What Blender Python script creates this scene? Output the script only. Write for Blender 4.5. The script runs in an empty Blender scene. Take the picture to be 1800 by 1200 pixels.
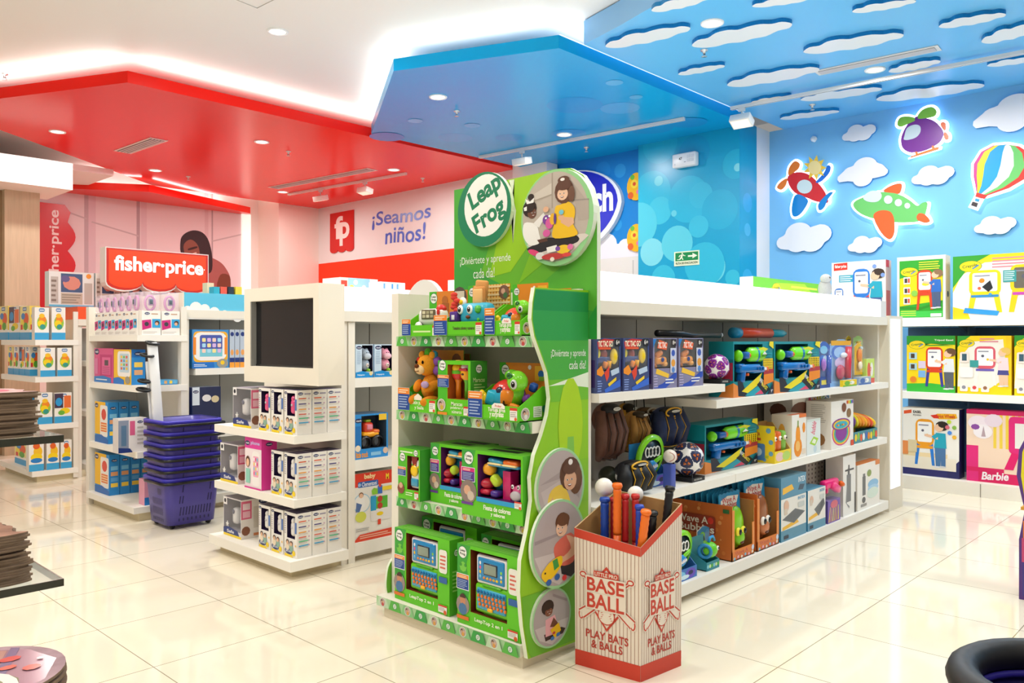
import bpy, bmesh, math, random
from mathutils import Vector, Matrix, Euler
RND = random.Random(11)
SC = bpy.context.scene
COL = SC.collection
# ------------------------------------------------------------------ camera, world, exposure
FPX, CPX, CPY, EYE = 1420.0, 900.0, 598.0, 1.30
TH = math.radians(43.595)
cam = bpy.data.objects.new('camera', bpy.data.cameras.new('camera')); COL.objects.link(cam)
cam.location = (0, 0, EYE); cam.rotation_euler = (math.pi/2, 0, TH - math.pi/2)
cam.data.sensor_width = 36; cam.data.lens = 36*FPX/1800; cam.data.shift_y = -2/1800
cam.data.clip_start = .02
SC.camera = cam
SC.view_settings.view_transform = 'Standard'; SC.view_settings.look = 'None'
SC.view_settings.gamma = 1; SC.view_settings.use_curve_mapping = False
SC.view_settings.exposure = -0.88
wd = bpy.data.worlds.new('mall'); SC.world = wd; wd.use_nodes = True
wd.node_tree.nodes['Background'].inputs[0].default_value = (1, .97, .93, 1)
wd.node_tree.nodes['Background'].inputs[1].default_value = 0.55
SC.cycles.max_bounces = 8; SC.cycles.diffuse_bounces = 5; SC.cycles.glossy_bounces = 3
SC.cycles.transparent_max_bounces = 8
SC.cycles.sample_clamp_indirect = 4
def area(name, loc, size, power, rot=(0,0,0), color=(1,.96,.9), shape='DISK', sy=None):
    l = bpy.data.lights.new(name, 'AREA'); l.shape = shape; l.size = size; l.energy = power; l.color = color
    if sy: l.size_y = sy
    o = bpy.data.objects.new(name, l); COL.objects.link(o); o.location = loc; o.rotation_euler = rot
    return o
# ------------------------------------------------------------------ pixel -> place (the photograph is 1800 x 1200)
FW = (math.cos(TH), math.sin(TH)); RT = (math.sin(TH), -math.cos(TH))
def ray(px, py=CPY):
    a = (px-CPX)/FPX
    return FW[0]+RT[0]*a, FW[1]+RT[1]*a, (CPY-py)/FPX
def onX(px, py, X): d = ray(px, py); t = X/d[0]; return d[1]*t, EYE+d[2]*t      # y, z
def onY(px, py, Y): d = ray(px, py); t = Y/d[1]; return d[0]*t, EYE+d[2]*t      # x, z
def onZ(px, py, Z): d = ray(px, py); t = (Z-EYE)/d[2]; return d[0]*t, d[1]*t    # x, y
# ------------------------------------------------------------------ colour and finish
def lin(c): return c/12.92 if c <= .04045 else ((c+.055)/1.055)**2.4
_cc = {}
def C(h):
    if isinstance(h, tuple): return h
    if h not in _cc: _cc[h] = tuple(lin(int(h[i:i+2], 16)/255) for i in (0, 2, 4)) + (1.0,)
    return _cc[h]
FIN = {}
def finish(k):
    if k in FIN: return FIN[k]
    m = bpy.data.materials.new(k); m.use_nodes = True; nt = m.node_tree; b = nt.nodes['Principled BSDF']
    at = nt.nodes.new('ShaderNodeAttribute'); at.attribute_name = 'Col'
    src = at.outputs['Color']
    rough, spec = {'card': (.42, .4), 'gloss': (.18, .5), 'matte': (.8, .2), 'cloth': (.95, .1), 'film': (.06, .5), 'metal': (.3, .5),
             'paint': (.55, .3), 'lacquer': (.22, .16), 'satin': (.3, .4), 'leather': (.5, .35), 'screen': (.08, .6), 'wood': (.6, .3), 'lit': (.5, .2), 'lamp': (.5, .2), 'halo': (.5, .2), 'board': (.9, .1), 'glass': (.03, .5), 'tint': (.1, .5)}[k]
    b.inputs['Roughness'].default_value = rough; b.inputs['Specular IOR Level'].default_value = spec
    def noise(scale, lo, hi, stretch=None):
        n = nt.nodes.new('ShaderNodeTexNoise'); n.inputs['Scale'].default_value = scale; n.inputs['Detail'].default_value = 4
        tc = nt.nodes.new('ShaderNodeTexCoord')
        if stretch:
            mp = nt.nodes.new('ShaderNodeMapping'); mp.inputs['Scale'].default_value = stretch
            nt.links.new(tc.outputs['Object'], mp.inputs[0]); nt.links.new(mp.outputs[0], n.inputs['Vector'])
        else: nt.links.new(tc.outputs['Object'], n.inputs['Vector'])
        r = nt.nodes.new('ShaderNodeMapRange'); r.inputs[3].default_value = lo; r.inputs[4].default_value = hi
        nt.links.new(n.outputs['Fac'], r.inputs[0])
        v = nt.nodes.new('ShaderNodeVectorMath'); v.operation = 'SCALE'
        nt.links.new(src, v.inputs[0]); nt.links.new(r.outputs[0], v.inputs['Scale'])
        return v.outputs[0]
    if k == 'cloth': src = noise(160, .75, 1.2)
    if k == 'leather': src = noise(45, .72, 1.2)
    if k == 'wood': src = noise(6, .82, 1.14, (9, 9, .5))
    if k == 'board': src = noise(14, .35, 1.7, (1, 1, 16))
    nt.links.new(src, b.inputs['Base Color'])
    if k in ('lit', 'lamp', 'halo'):
        nt.links.new(src, b.inputs['Emission Color'])
        b.inputs['Emission Strength'].default_value = {'lit': 1.15, 'lamp': 9, 'halo': 3.2}[k]
    if k == 'metal': b.inputs['Metallic'].default_value = .85
    if k == 'film': b.inputs['Alpha'].default_value = .06
    if k == 'tint': b.inputs['Alpha'].default_value = .3
    if k == 'glass': b.inputs['Alpha'].default_value = .45
    FIN[k] = m
    return m
# ------------------------------------------------------------------ mesh collector
class MB:
    def __init__(s, fin='card'): s.v = []; s.f = []; s.c = []; s.m = []; s.s = []; s.fin = fin; s.T = Matrix()
    def add(s, vs, fs, c, fin=None, smooth=False):
        o = len(s.v); T = s.T; s.v += [T @ Vector(p) for p in vs]; fin = fin or s.fin
        many = isinstance(c, list)
        for i, q in enumerate(fs):
            s.f.append([o+j for j in q]); s.c.append(C(c[i] if many else c)); s.m.append(fin); s.s.append(smooth)
        return s
    def box(s, x0, y0, z0, x1, y1, z1, c, fin=None):       # c: one colour or [front(-y), right, back, left, top, bottom]
        v = [(x0,y0,z0),(x1,y0,z0),(x1,y1,z0),(x0,y1,z0),(x0,y0,z1),(x1,y0,z1),(x1,y1,z1),(x0,y1,z1)]
        return s.add(v, [(0,1,5,4),(1,2,6,5),(2,3,7,6),(3,0,4,7),(4,5,6,7),(3,2,1,0)], c, fin)
    def rbox(s, cx, cy, cz, sx, sy, sz, r, c, fin=None, seg=2, rot=None):
        bm = bmesh.new(); bmesh.ops.create_cube(bm, size=1)
        for v in bm.verts: v.co = Vector((v.co.x*sx, v.co.y*sy, v.co.z*sz))
        bmesh.ops.bevel(bm, geom=bm.edges[:], offset=min(r, .49*min(sx, sy, sz)), segments=seg, profile=.5, affect='EDGES')
        X = (Matrix.Rotation(rot[0], 4, 'X') if rot else Matrix()); 
        if rot: X = Euler(rot).to_matrix().to_4x4()
        vs = [X @ v.co + Vector((cx, cy, cz)) for v in bm.verts]
        s.add(vs, [[v.index for v in f.verts] for f in bm.faces], c, fin, True); bm.free(); return s
    def ell(s, cx, cy, cz, rx, ry, rz, c, fin=None, n=12, k=8, rot=None, lo=-90, hi=90):
        vs = []; fs = []; X = Euler(rot).to_matrix() if rot else None
        for j in range(k+1):
            t = math.radians(lo+(hi-lo)*j/k)
            for i in range(n):
                a = 2*math.pi*i/n; p = Vector((rx*math.cos(t)*math.cos(a), ry*math.cos(t)*math.sin(a), rz*math.sin(t)))
                if X: p = X @ p
                vs.append(p+Vector((cx, cy, cz)))
        for j in range(k):
            for i in range(n): fs.append((j*n+i, j*n+(i+1) % n, (j+1)*n+(i+1) % n, (j+1)*n+i))
        return s.add(vs, fs, c, fin, True)
    def tube(s, pts, r, c, fin=None, n=8, cap=True, closed=False):
        pts = [Vector(p) for p in pts]; rs = r if isinstance(r, (list, tuple)) else [r]*len(pts); vs = []; fs = []; up = None
        N = len(pts)
        for i, p in enumerate(pts):
            if closed: d = pts[(i+1) % N]-pts[i-1]
            else: d = pts[min(i+1, N-1)]-pts[max(i-1, 0)]
            d.normalize()
            if up is None: up = Vector((0, 0, 1)) if abs(d.z) < .9 else Vector((1, 0, 0))
            a = d.cross(up); a.normalize(); b = a.cross(d); b.normalize(); up = b
            for k in range(n):
                t = 2*math.pi*k/n; vs.append(p+(a*math.cos(t)+b*math.sin(t))*rs[i])
        for i in range(N if closed else N-1):
            j = (i+1) % N
            for k in range(n): fs.append((i*n+k, i*n+(k+1) % n, j*n+(k+1) % n, j*n+k))
        if cap and not closed: fs += [list(range(n))[::-1], [(N-1)*n+k for k in range(n)]]
        return s.add(vs, fs, c, fin, True)
    def lathe(s, prof, c, ctr=(0, 0, 0), fin=None, n=16, rot=None):   # prof [(r, z)...]; c may be a list per ring gap
        vs = []; fs = []; cs = []; X = Euler(rot).to_matrix() if rot else None
        for r, z in prof:
            for i in range(n):
                a = 2*math.pi*i/n; p = Vector((r*math.cos(a), r*math.sin(a), z))
                vs.append((X @ p if X else p)+Vector(ctr))
        for j in range(len(prof)-1):
            for i in range(n): fs.append((j*n+i, j*n+(i+1) % n, (j+1)*n+(i+1) % n, (j+1)*n+i)); cs.append(c[j] if isinstance(c, list) else c)
        return s.add(vs, fs, cs, fin, True)
    def torus(s, ctr, R1, r, c, fin=None, rot=(0, 0, 0), n=20, m=8, sx=1, sy=1):
        X = Euler(rot).to_matrix()
        return s.tube([Vector(ctr)+X @ Vector((R1*sx*math.cos(2*math.pi*i/n), R1*sy*math.sin(2*math.pi*i/n), 0)) for i in range(n)], r, c, fin, m, closed=True)
    def prism(s, pts, o, u, v, n, cf, cs=None, fin=None, cb=None):
        """outline pts in the plane o,u,v pushed back along n (its full thickness)"""
        o, u, v, n = Vector(o), Vector(u), Vector(v), Vector(n); k = len(pts)
        vs = [o+u*a+v*b for a, b in pts]; vs += [p+n for p in vs]
        fs = [list(range(k)), list(range(2*k-1, k-1, -1))]+[(i, (i+1) % k, k+(i+1) % k, k+i) for i in range(k)]
        cs = cs or cf
        return s.add(vs, fs, [cf, cb or cs]+[cs]*k, fin)
    def build(s, name, parent=None, loc=None, rz=0):
        me = bpy.data.meshes.new(name); me.from_pydata([tuple(p) for p in s.v], [], s.f)
        kinds = list(dict.fromkeys(s.m))
        for k in kinds: me.materials.append(finish(k))
        ix = {k: i for i, k in enumerate(kinds)}
        me.polygons.foreach_set('material_index', [ix[k] for k in s.m])
        me.polygons.foreach_set('use_smooth', s.s)
        a = me.attributes.new('Col', 'FLOAT_COLOR', 'FACE'); a.data.foreach_set('color', [x for c in s.c for x in c])
        me.update()
        o = bpy.data.objects.new(name, me); COL.objects.link(o)
        if parent: o.parent = parent
        if loc is not None: o.location = loc; o.rotation_euler = (0, 0, rz)
        return o
# ------------------------------------------------------------------ text outlines (built-in font), cached
_tx = {}
def glyphs(t, bold, shear):
    k = (t, bold, shear)
    if k not in _tx:
        cu = bpy.data.curves.new('t', 'FONT'); cu.body = t; cu.resolution_u = 4; cu.offset = bold; cu.shear = shear; cu.fill_mode = 'FRONT'
        ob = bpy.data.objects.new('t', cu); me = ob.to_mesh()
        vs = [(v.co.x, v.co.y) for v in me.vertices]; fs = [tuple(p.vertices) for p in me.polygons]
        ob.to_mesh_clear(); bpy.data.objects.remove(ob); bpy.data.curves.remove(cu)
        xs = [p[0] for p in vs]; ys = [p[1] for p in vs]
        x0, x1, y0, y1 = min(xs), max(xs), min(ys), max(ys)
        _tx[k] = ([((x-x0)/(x1-x0), (y-y0)/(y1-y0)) for x, y in vs], fs)
    return _tx[k]
def smooth(p, k=4):
    n = len(p); out = []
    for i in range(n):
        a, b, c, d = p[i-1], p[i], p[(i+1) % n], p[(i+2) % n]
        for j in range(k):
            t = j/k; out.append(tuple(.5*(2*b[m]+(c[m]-a[m])*t+(2*a[m]-5*b[m]+4*c[m]-d[m])*t*t+(3*b[m]-a[m]-3*c[m]+d[m])*t**3) for m in (0, 1)))
    return out
class CV:
    """a printed face: o lower-left corner, u to the right, v up (full lengths), n outward"""
    def __init__(s, M, o, u, v, n, fin=None, gap=.00015):
        s.M = M; s.o = Vector(o); s.u = Vector(u); s.v = Vector(v); s.n = Vector(n); s.k = 1; s.fin = fin; s.asp = s.u.length/s.v.length; s.gap = gap
    def pts(s, pts, c, fin=None):
        s.k += 1; q = s.o+s.n*(s.gap*s.k)
        s.M.add([q+s.u*a+s.v*b for a, b in pts], [list(range(len(pts)))], c, fin or s.fin); return s
    def rect(s, x0, y0, x1, y1, c, fin=None): return s.pts([(x0, y0), (x1, y0), (x1, y1), (x0, y1)], c, fin)
    def el(s, cx, cy, rx, ry, c, n=14, a0=0, a1=360, rot=0, fin=None):   # rx in u, ry in v (None: round)
        if ry is None: ry = rx*s.asp
        p = []; m = n if a1-a0 >= 360 else n+1; cr, sr = math.cos(rot), math.sin(rot)
        for i in range(m):
            a = math.radians(a0+(a1-a0)*i/n); x, y = rx*math.cos(a), ry*math.sin(a)
            if rot: X, Y = x*s.asp, y; x, y = (X*cr-Y*sr)/s.asp, X*sr+Y*cr
            p.append((cx+x, cy+y))
        return s.pts(p, c, fin)
    def rr(s, x0, y0, x1, y1, r, c, fin=None):    # rounded rectangle, r in v
        rx = r/s.asp; p = []
        for (cx, cy, a0) in ((x1-rx, y1-r, 0), (x0+rx, y1-r, 90), (x0+rx, y0+r, 180), (x1-rx, y0+r, 270)):
            for i in range(4): a = math.radians(a0+30*i); p.append((cx+rx*math.cos(a), cy+r*math.sin(a)))
        return s.pts(p, c, fin)
    def txt(s, t, x0, y0, x1, y1, c, bold=.015, shear=0, rot=0, arc=0, fin=None):
        vs, fs = glyphs(t, bold, shear); s.k += 1; q = s.o+s.n*(s.gap*s.k); W, Hh = x1-x0, y1-y0; mx, my = (x0+x1)/2, (y0+y1)/2; out = []
        cr, sr = math.cos(rot), math.sin(rot)
        for a, b in vs:
            x, y = (a-.5)*W, (b-.5)*Hh+arc*(1-(2*a-1)**2)
            if rot: X, Y = x*s.asp, y; x, y = (X*cr-Y*sr)/s.asp, X*sr+Y*cr
            out.append(q+s.u*(mx+x)+s.v*(my+y))
        s.M.add(out, fs, c, fin or s.fin); return s
    def lines(s, x0, y0, x1, y1, n, c, ragged=.3):
        for i in range(n):
            h = (y1-y0)/n; y = y1-h*(i+.75); s.rect(x0, y, x1-(x1-x0)*ragged*RND.random(), y+h*.45, c)
        return s
    def sub(s, x0, y0, x1, y1):
        c = CV(s.M, s.o+s.u*x0+s.v*y0, s.u*(x1-x0), s.v*(y1-y0), s.n, s.fin, s.gap); c.k = s.k+1; s.k += 12; return c
def faces(M, w, d, h, y0=0, x0=None, z0=0):
    """canvases of a carton standing at the origin, front towards -y"""
    if x0 is None: x0 = -w/2
    x1 = x0+w
    return dict(F=CV(M, (x0, y0, z0), (w, 0, 0), (0, 0, h), (0, -1, 0)), R=CV(M, (x1, y0, z0), (0, d, 0), (0, 0, h), (1, 0, 0)),
                L=CV(M, (x0, y0+d, z0), (0, -d, 0), (0, 0, h), (-1, 0, 0)), T=CV(M, (x0, y0, z0+h), (w, 0, 0), (0, d, 0), (0, 0, 1)))
# ------------------------------------------------------------------ things and parts
def tag(o, label=None, cat=None, group=None, kind=None):
    if label: o['label'] = label
    if cat: o['category'] = cat
    if group: o['group'] = group
    if kind: o['kind'] = kind
    return o
def thing(name, label, cat, loc=(0, 0, 0), rz=0, group=None):
    o = bpy.data.objects.new(name, None); COL.objects.link(o); o.empty_display_size = .1
    o.location = loc; o.rotation_euler = (0, 0, rz)
    return tag(o, label, cat, group)
def kids(o): return [c for c in COL.objects if c.parent == o]
def dup(root, label, loc, rz, group=None):
    r = root.copy(); COL.objects.link(r); r.location = loc; r.rotation_euler = (0, 0, rz); r['label'] = label
    if group: r['group'] = group
    for ch in kids(root):
        c = ch.copy(); COL.objects.link(c); c.parent = r
        for g in kids(ch): e = g.copy(); COL.objects.link(e); e.parent = c
    return r
def struct(name, M, parent=None): return tag(M.build(name, parent), kind='structure')
NX = -math.pi/2        # front turned to -X (towards the end of an aisle)
ORD = 'first second third fourth fifth sixth seventh eighth ninth tenth eleventh'.split()
WHITE, CREAM, GREY = 'f4f1ea', 'ece6d8', '9a9a98'
# ================================================================== the room
def flatmat(name, colr, rough, spec=.5):
    m = bpy.data.materials.new(name); m.use_nodes = True; b = m.node_tree.nodes['Principled BSDF']
    b.inputs['Base Color'].default_value = C(colr); b.inputs['Roughness'].default_value = rough; b.inputs['Specular IOR Level'].default_value = spec
    return m
def floor():
    me = bpy.data.meshes.new('floor'); me.from_pydata([(-5, -5, 0), (8.6, -5, 0), (8.6, 13, 0), (-5, 13, 0)], [], [(0, 1, 2, 3)])
    o = bpy.data.objects.new('floor', me); COL.objects.link(o); tag(o, kind='structure')
    m = bpy.data.materials.new('polished tile'); m.use_nodes = True; nt = m.node_tree; b = nt.nodes['Principled BSDF']; L = nt.links
    tc = nt.nodes.new('ShaderNodeTexCoord'); mp = nt.nodes.new('ShaderNodeMapping')
    mp.inputs['Location'].default_value = (-1.345/.57, -.85/.6, 0); mp.inputs['Scale'].default_value = (1/.57, 1/.6, 1)
    L.new(tc.outputs['Object'], mp.inputs[0])
    br = nt.nodes.new('ShaderNodeTexBrick'); br.offset = 0; br.inputs['Scale'].default_value = 1; br.inputs['Brick Width'].default_value = 1; br.inputs['Row Height'].default_value = 1
    br.inputs['Mortar Size'].default_value = .0035; br.inputs['Mortar Smooth'].default_value = .1
    br.inputs['Color1'].default_value = C('efe6d1'); br.inputs['Color2'].default_value = C('ece2cc'); br.inputs['Mortar'].default_value = C('94886f')
    L.new(mp.outputs[0], br.inputs['Vector'])
    nz = nt.nodes.new('ShaderNodeTexNoise'); nz.inputs['Scale'].default_value = 2.2; nz.inputs['Detail'].default_value = 5; nz.inputs['Distortion'].default_value = 1.2
    L.new(tc.outputs['Object'], nz.inputs['Vector'])
    rg = nt.nodes.new('ShaderNodeMapRange'); rg.inputs[3].default_value = .94; rg.inputs[4].default_value = 1.05; L.new(nz.outputs['Fac'], rg.inputs[0])
    vm = nt.nodes.new('ShaderNodeVectorMath'); vm.operation = 'SCALE'; L.new(br.outputs['Color'], vm.inputs[0]); L.new(rg.outputs[0], vm.inputs['Scale'])
    L.new(vm.outputs[0], b.inputs['Base Color']); b.inputs['Roughness'].default_value = .07; b.inputs['Specular IOR Level'].default_value = .5
    me.materials.append(m)
floor()
ZC = 3.75                                                     # the white ceiling
M = MB('paint'); M.box(-5, -5, ZC, 8.6, 13, ZC+.1, 'f3f0ea'); struct('ceiling', M)
XW, XV, XT, XS, YB = 7.55, 7.74, 7.60, 8.27, 11.65            # picture wall, logo wall, teal pier, sky wall, back pier
# wall behind the red ceiling (facing -X): white with an orange-red band
M = MB('paint'); M.box(XW, 7.13, 0, XW+.1, YB, 3.5, 'e4e5e5')
zb = [onX(557, 460, XW)[1], onX(800, 441, XW)[1]]; zb = sum(zb)/2
cv = CV(M, (XW, YB, 0), (0, -(YB-7.13), 0), (0, 0, 3.5), (-1, 0, 0)); cv.rect(0, 0, 1, zb/3.5, 'ff3a10'); struct('wall_picture', M)
# white pier between the two brand areas
M = MB('paint'); M.box(XW-.05, 6.55, 0, XW+.15, 7.13, ZC, 'f6f3ee'); struct('wall_pier', M)
# logo wall, blue with cloud edge below
M = MB('paint'); M.box(XV, 4.12, 0, XV+.1, 6.9, 3.5, '1382cf')
cv = CV(M, (XV, 6.9, 0), (0, -2.78, 0), (0, 0, 3.5), (-1, 0, 0))
ya, za = onX(1050, 430, XV); f = lambda px, py: ((6.9-onX(px, py, XV)[0])/2.78, onX(px, py, XV)[1]/3.5)
a = f(1050, 432); b_ = f(1122, 430)
cv.rect(0, 0, 1, a[1], 'eceaf2')
for px, py, r in ((1035, 436, .035), (1068, 431, .05), (1099, 436, .04), (1130, 432, .045), (1000, 436, .05)): q = f(px, py); cv.el(q[0], q[1], r, None, 'eceaf2')
for px, py, r, c in ((1090, 300, .03, '2a96da'), (1075, 330, .02, '2f9bdd'), (1085, 395, .025, '2a96da'), (1060, 300, .04, '1f8cd6')): q = f(px, py); cv.el(q[0], q[1], r, None, c)
cv.rect(0, 0, 1, f(1050, 456)[1], 'e4e0da'); q = f(1113, 470); cv.rect(q[0]-.003, q[1]-.1, q[0]+.003, f(1113, 457)[1], 'c2bfba')
struct('wall_logo', M)
# teal pier with printed bubbles
yc = onX(1300, 300, XT)[0]; yl = onX(1122, 300, XT)[0]
M = MB('satin'); M.box(XT, yc, 0, XV, yl, 3.5, '0e9fc8'); M.box(XV, yc, 0, onY(1330, 300, yc)[0], yc+.1, 3.56, '0e9fc8')
cv = CV(M, (XT, yl, 0), (0, yc-yl, 0), (0, 0, 3.5), (-1, 0, 0)); f = lambda px, py: ((yl-onX(px, py, XT)[0])/(yl-yc), onX(px, py, XT)[1]/3.5)
def bub(px, py, r, c):
    q = f(px, py); rx, ry = r/178.0, None; ry = rx*cv.asp
    p = [(min(1, max(0, q[0]+rx*math.cos(t*math.pi/12))), q[1]+ry*math.sin(t*math.pi/12)) for t in range(24)]; cv.pts(p, c)
for px, py, r, c in ((1160, 252, 32, '1aabcf'), (1220, 268, 27, '1298c6'), (1145, 340, 36, '25b2d2'), (1160, 370, 22, '3cbcd6'), (1210, 350, 36, '22b0d2'), (1226, 345, 14, '55c5da'), (1232, 343, 20, '2db4d4'),
        (1265, 368, 30, '18a8cd'), (1122, 395, 36, '4fc4d9'), (1146, 443, 22, '7ad2e0'), (1190, 428, 28, '5ac8da'), (1228, 398, 17, '35b8d5'), (1250, 470, 24, '63cbdd'), (1238, 465, 34, '2eb5d3'), (1166, 490, 22, '34b8d5'), (1288, 488, 12, '32b6d3'),
        (1294, 288, 22, '1fadd0'), (1297, 294, 6, '7fd6e4'), (1158, 318, 8, '66cbdc'), (1185, 375, 5, '62c8da')): bub(px, py, r, c)
cv = CV(M, (XT, yc, 0), (XV-XT+.2, 0, 0), (0, 0, 3.5), (0, -1, 0))
for y, r, c in ((.78, .3, '2fa6d8'), (.7, .2, '4ab4dd'), (.55, .35, '38aedb'), (.3, .3, '2fa6d8')): cv.el(.5, y, r, None, c)
struct('wall_teal', M)
# white return at the side of the sky recess, sky wall
M = MB('paint'); M.box(onY(1330, 300, yc)[0]+.003, yc, 0, XS, yc+.1, 3.56, 'f2f0ee'); struct('trim_1', M)
M = MB('paint'); M.box(XS, -5, 0, XS+.1, yc+.1, 3.56, '7cc0f0'); struct('wall_sky', M)
# back wall: pale pink photo mural with grey window bars
M = MB('paint'); YM = 12.3; x0, x1 = onY(60, 400, YM)[0], onY(426, 400, YM)[0]
M.box(-5, YM, 0, XW, YM+.1, ZC, 'efe2dc'); struct('wall_back', M)
M = MB('paint'); M.box(x0, YM-.02, 1.6, x1, YM, 3.36, 'e2d2d5')
f = lambda px, py: ((onY(px, py, YM)[0]-x0)/(x1-x0), (onY(px, py, YM)[1]-1.6)/1.76)
cv = CV(M, (x0, YM-.02, 1.6), (x1-x0, 0, 0), (0, 0, 1.76), (0, -1, 0))
def strip(a, b, w, c): 
    (ax, ay), (bx, by) = f(*a), f(*b); dx, dy = bx-ax, by-ay; L = math.hypot(dx, dy); ox, oy = -dy/L*w, dx/L*w
    cv.pts([(ax+ox, ay+oy), (bx+ox, by+oy), (bx-ox, by-oy), (ax-ox, ay-oy)], c)
for px, w, c in ((152, .012, 'bfaab0'), (161, .016, 'd8bfc6'), (242, .008, 'b5a2a8'), (252, .014, 'd9c3c9'), (362, .01, 'd8c2c6'), (372, .004, 'b0a0a4')): strip((px, 340), (px, 500), w, c)
for a, b in (((60, 352), (152, 385)), ((160, 390), (243, 415)), ((372, 424), (424, 412))): strip(a, b, .006, 'c3b2b6')
# woman in the mural
P = lambda pts, c: cv.pts([f(*p) for p in smooth(pts)], c)
P([(362, 452), (385, 460), (398, 475), (404, 492), (398, 512), (345, 512), (350, 470)], 'a5605c')
P([(386, 483), (403, 486), (401, 512), (380, 512)], '7a4030')
P([(316, 425), (322, 412), (338, 405), (355, 409), (366, 424), (372, 452), (370, 478), (352, 478), (320, 452)], '38262a')
P([(322, 430), (334, 421), (347, 432), (349, 455), (330, 458), (324, 448)], '8a5243')
P([(330, 437), (344, 433), (345, 436), (331, 440)], '3a2020'); P([(333, 448), (344, 443), (342, 450)], 'd8b0a6')
M.build('wall_mural'); tag(bpy.data.objects['wall_mural'], kind='structure')
# red scalloped banner standing on the mural
yb = YM-.06; q0, q1 = onY(68, 475, yb), onY(133, 362, yb); w = q1[0]-q0[0]; z0 = 1.75; h = q1[1]-z0; M = MB('satin')
M.prism([(0, 0)]+[(w*(.78+.22*math.sin(math.pi*j/8)), h*(k+j/8)/3.6) for k in range(3) for j in range(9)]+[(w*.86, h*.93), (w*.7, h), (0, h)], (q0[0], yb, z0), (1, 0, 0), (0, 0, 1), (0, .035, 0), 'd0060f', 'b8060f')
cv = CV(M, (q0[0], yb, z0), (w, 0, 0), (0, 0, h), (0, -1, 0)); vs, fs = glyphs('fisher·price', .02, 0); M.add([(q0[0]+w*(.62-.36*b), yb-.001, z0+h*(.2+.74*a)) for a, b in vs], fs, 'f2d8d6')
tag(M.build('wall_banner'), 'tall red scalloped banner with white lettering on the pale mural', 'banner')
# bright lit strip at the mural's edge, white piers beside it
M = MB('lit'); q = onY(426, 400, YM-.06); M.box(q[0], YM-.06, 0, onY(441, 400, YM-.06)[0], YM-.001, 3.36, 'fff8ee'); struct('trim_2', M)
M = MB('paint'); q = onY(490, 400, YB)[0]; M.box(q, YB, 0, XW, YM, ZC, 'f0e2d9'); struct('wall_corner', M)
# wood-clad column and the white bulkhead over it
M = MB('wood'); YP = 10.4; M.box(onY(8, 400, YP)[0], YP, 0, onY(70, 400, YP)[0], YP+.35, 3.0, 'cdb79a'); M.box(onY(-40, 400, YP+.1)[0], YP+.1, 0, onY(8, 400, YP)[0], YP+.35, 3.0, 'a88b6b'); struct('column_wood', M)
# ------------------------------------------------------------------ coloured ceiling slabs
def slab(name, poly, z0, z1, c, cside=None, fin='lacquer'):
    M = MB(fin); M.prism(poly, (0, 0, z0), (1, 0, 0), (0, 1, 0), (0, 0, z1-z0), c, cside or c); return struct(name, M)
slab('ceiling_red', [(2.73, 7.13), (XW, 7.13), (XW, 11.65), (4.80, 11.62), (2.42, 9.70), (1.75, 9.2), (1.9, 8.9)], 3.5, 3.6, 'ee1f14')
slab('ceiling_blue', [(4.65, 3.94), (XV, 3.94), (XV, 7.0), (5.20, 7.02), (4.115, 5.255)], 3.5, 3.6, '059fdc')
M = MB('lit'); M.box(4.66, 3.936, 3.601, 7.6, 3.95, 3.607, 'fdfdff'); struct('trim_3', M)
M = MB('lacquer'); cv = CV(M, (4, 3.9, 3.5), (3.8, 0, 0), (0, 3.3, 0), (0, 0, -1), gap=.0003)
for px, py, r, c in ((800, 242, .05, '2f9ddc'), (895, 242, .04, '2c9adb'), (1010, 185, .07, '1f98d8'), (1090, 190, .05, '45a6e0'), (1000, 235, .05, '2d9bdc'), (985, 285, .05, '1f90d4'), (1145, 225, .06, '1d94d6'), (1080, 145, .02, '5ab2e4'), (1118, 170, .016, '52aee2'), (730, 212, .02, '6ab8e6'), (830, 220, .022, '4aa8e0'), (680, 240, .05, '3f86cc'), (1210, 215, .05, '1d94d6')): x, y = onZ(px, py, 3.5); cv.el((x-4)/3.8, (y-3.9)/3.3, r, None, c)
struct('ceiling_blue_print', M)
slab('ceiling_sky', [(4.85, 3.86), (XS, 3.86), (XS, -3), (2.6, -3), (4.74, 3.45)], 3.56, 3.74, '6cbcf0', '8cc2f0', 'satin')
cz = 3.36; g = lambda px, py: onZ(px, py, cz)
slab('ceiling_canopy', [g(85, 330), g(262, 337), g(440, 375), (g(440, 375)[0], YM), (g(72, 330)[0], YM)], cz, cz+.1, 'e5230f', None, 'satin')
M = MB('paint'); q = onY(-60, 300, YP)[0]; M.box(q-1.2, YP-.5, 3.0, onY(128, 300, YP-.5)[0], YP+.4, 3.3, 'f5f2ee'); struct('ceiling_bulkhead', M)
M = MB('paint'); M.box(-2, 10.9, 3.42, 4.0, YM, 3.5, 'f3f0ec'); struct('ceiling_lowered', M)
# cove light lines lying on the slabs' edges, throwing light up at the white ceiling
def cove(poly, inset, z, power, c=(1, .97, .92)):
    for (a, b) in poly:
        a, b = Vector(a), Vector(b); L = (b-a).length; m = (a+b)/2
        o = area('cove_light', (m.x, m.y, z), L*.96, power*L, (math.pi, 0, math.atan2(b.y-a.y, b.x-a.x)), c, 'RECTANGLE', .06)
cove([((2.78, 7.2), (7.4, 7.2)), ((2.73, 7.22), (1.97, 8.9)), ((4.75, 11.5), (2.5, 9.68)), ((7.4, 11.5), (4.9, 11.5))], 0, 3.605, 5.5)
cove([((4.70, 4.0), (7.4, 4.0)), ((4.66, 4.02), (4.16, 5.25)), ((4.18, 5.3), (5.2, 6.95))], 0, 3.605, 4.5)
cove([((4.0, 12.2), (6.2, 12.2)), ((3.5, 11.7), (4.5, 11.2)), ((4.6, 11.2), (6.4, 12.1))], 0, 3.47, 4)
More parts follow.
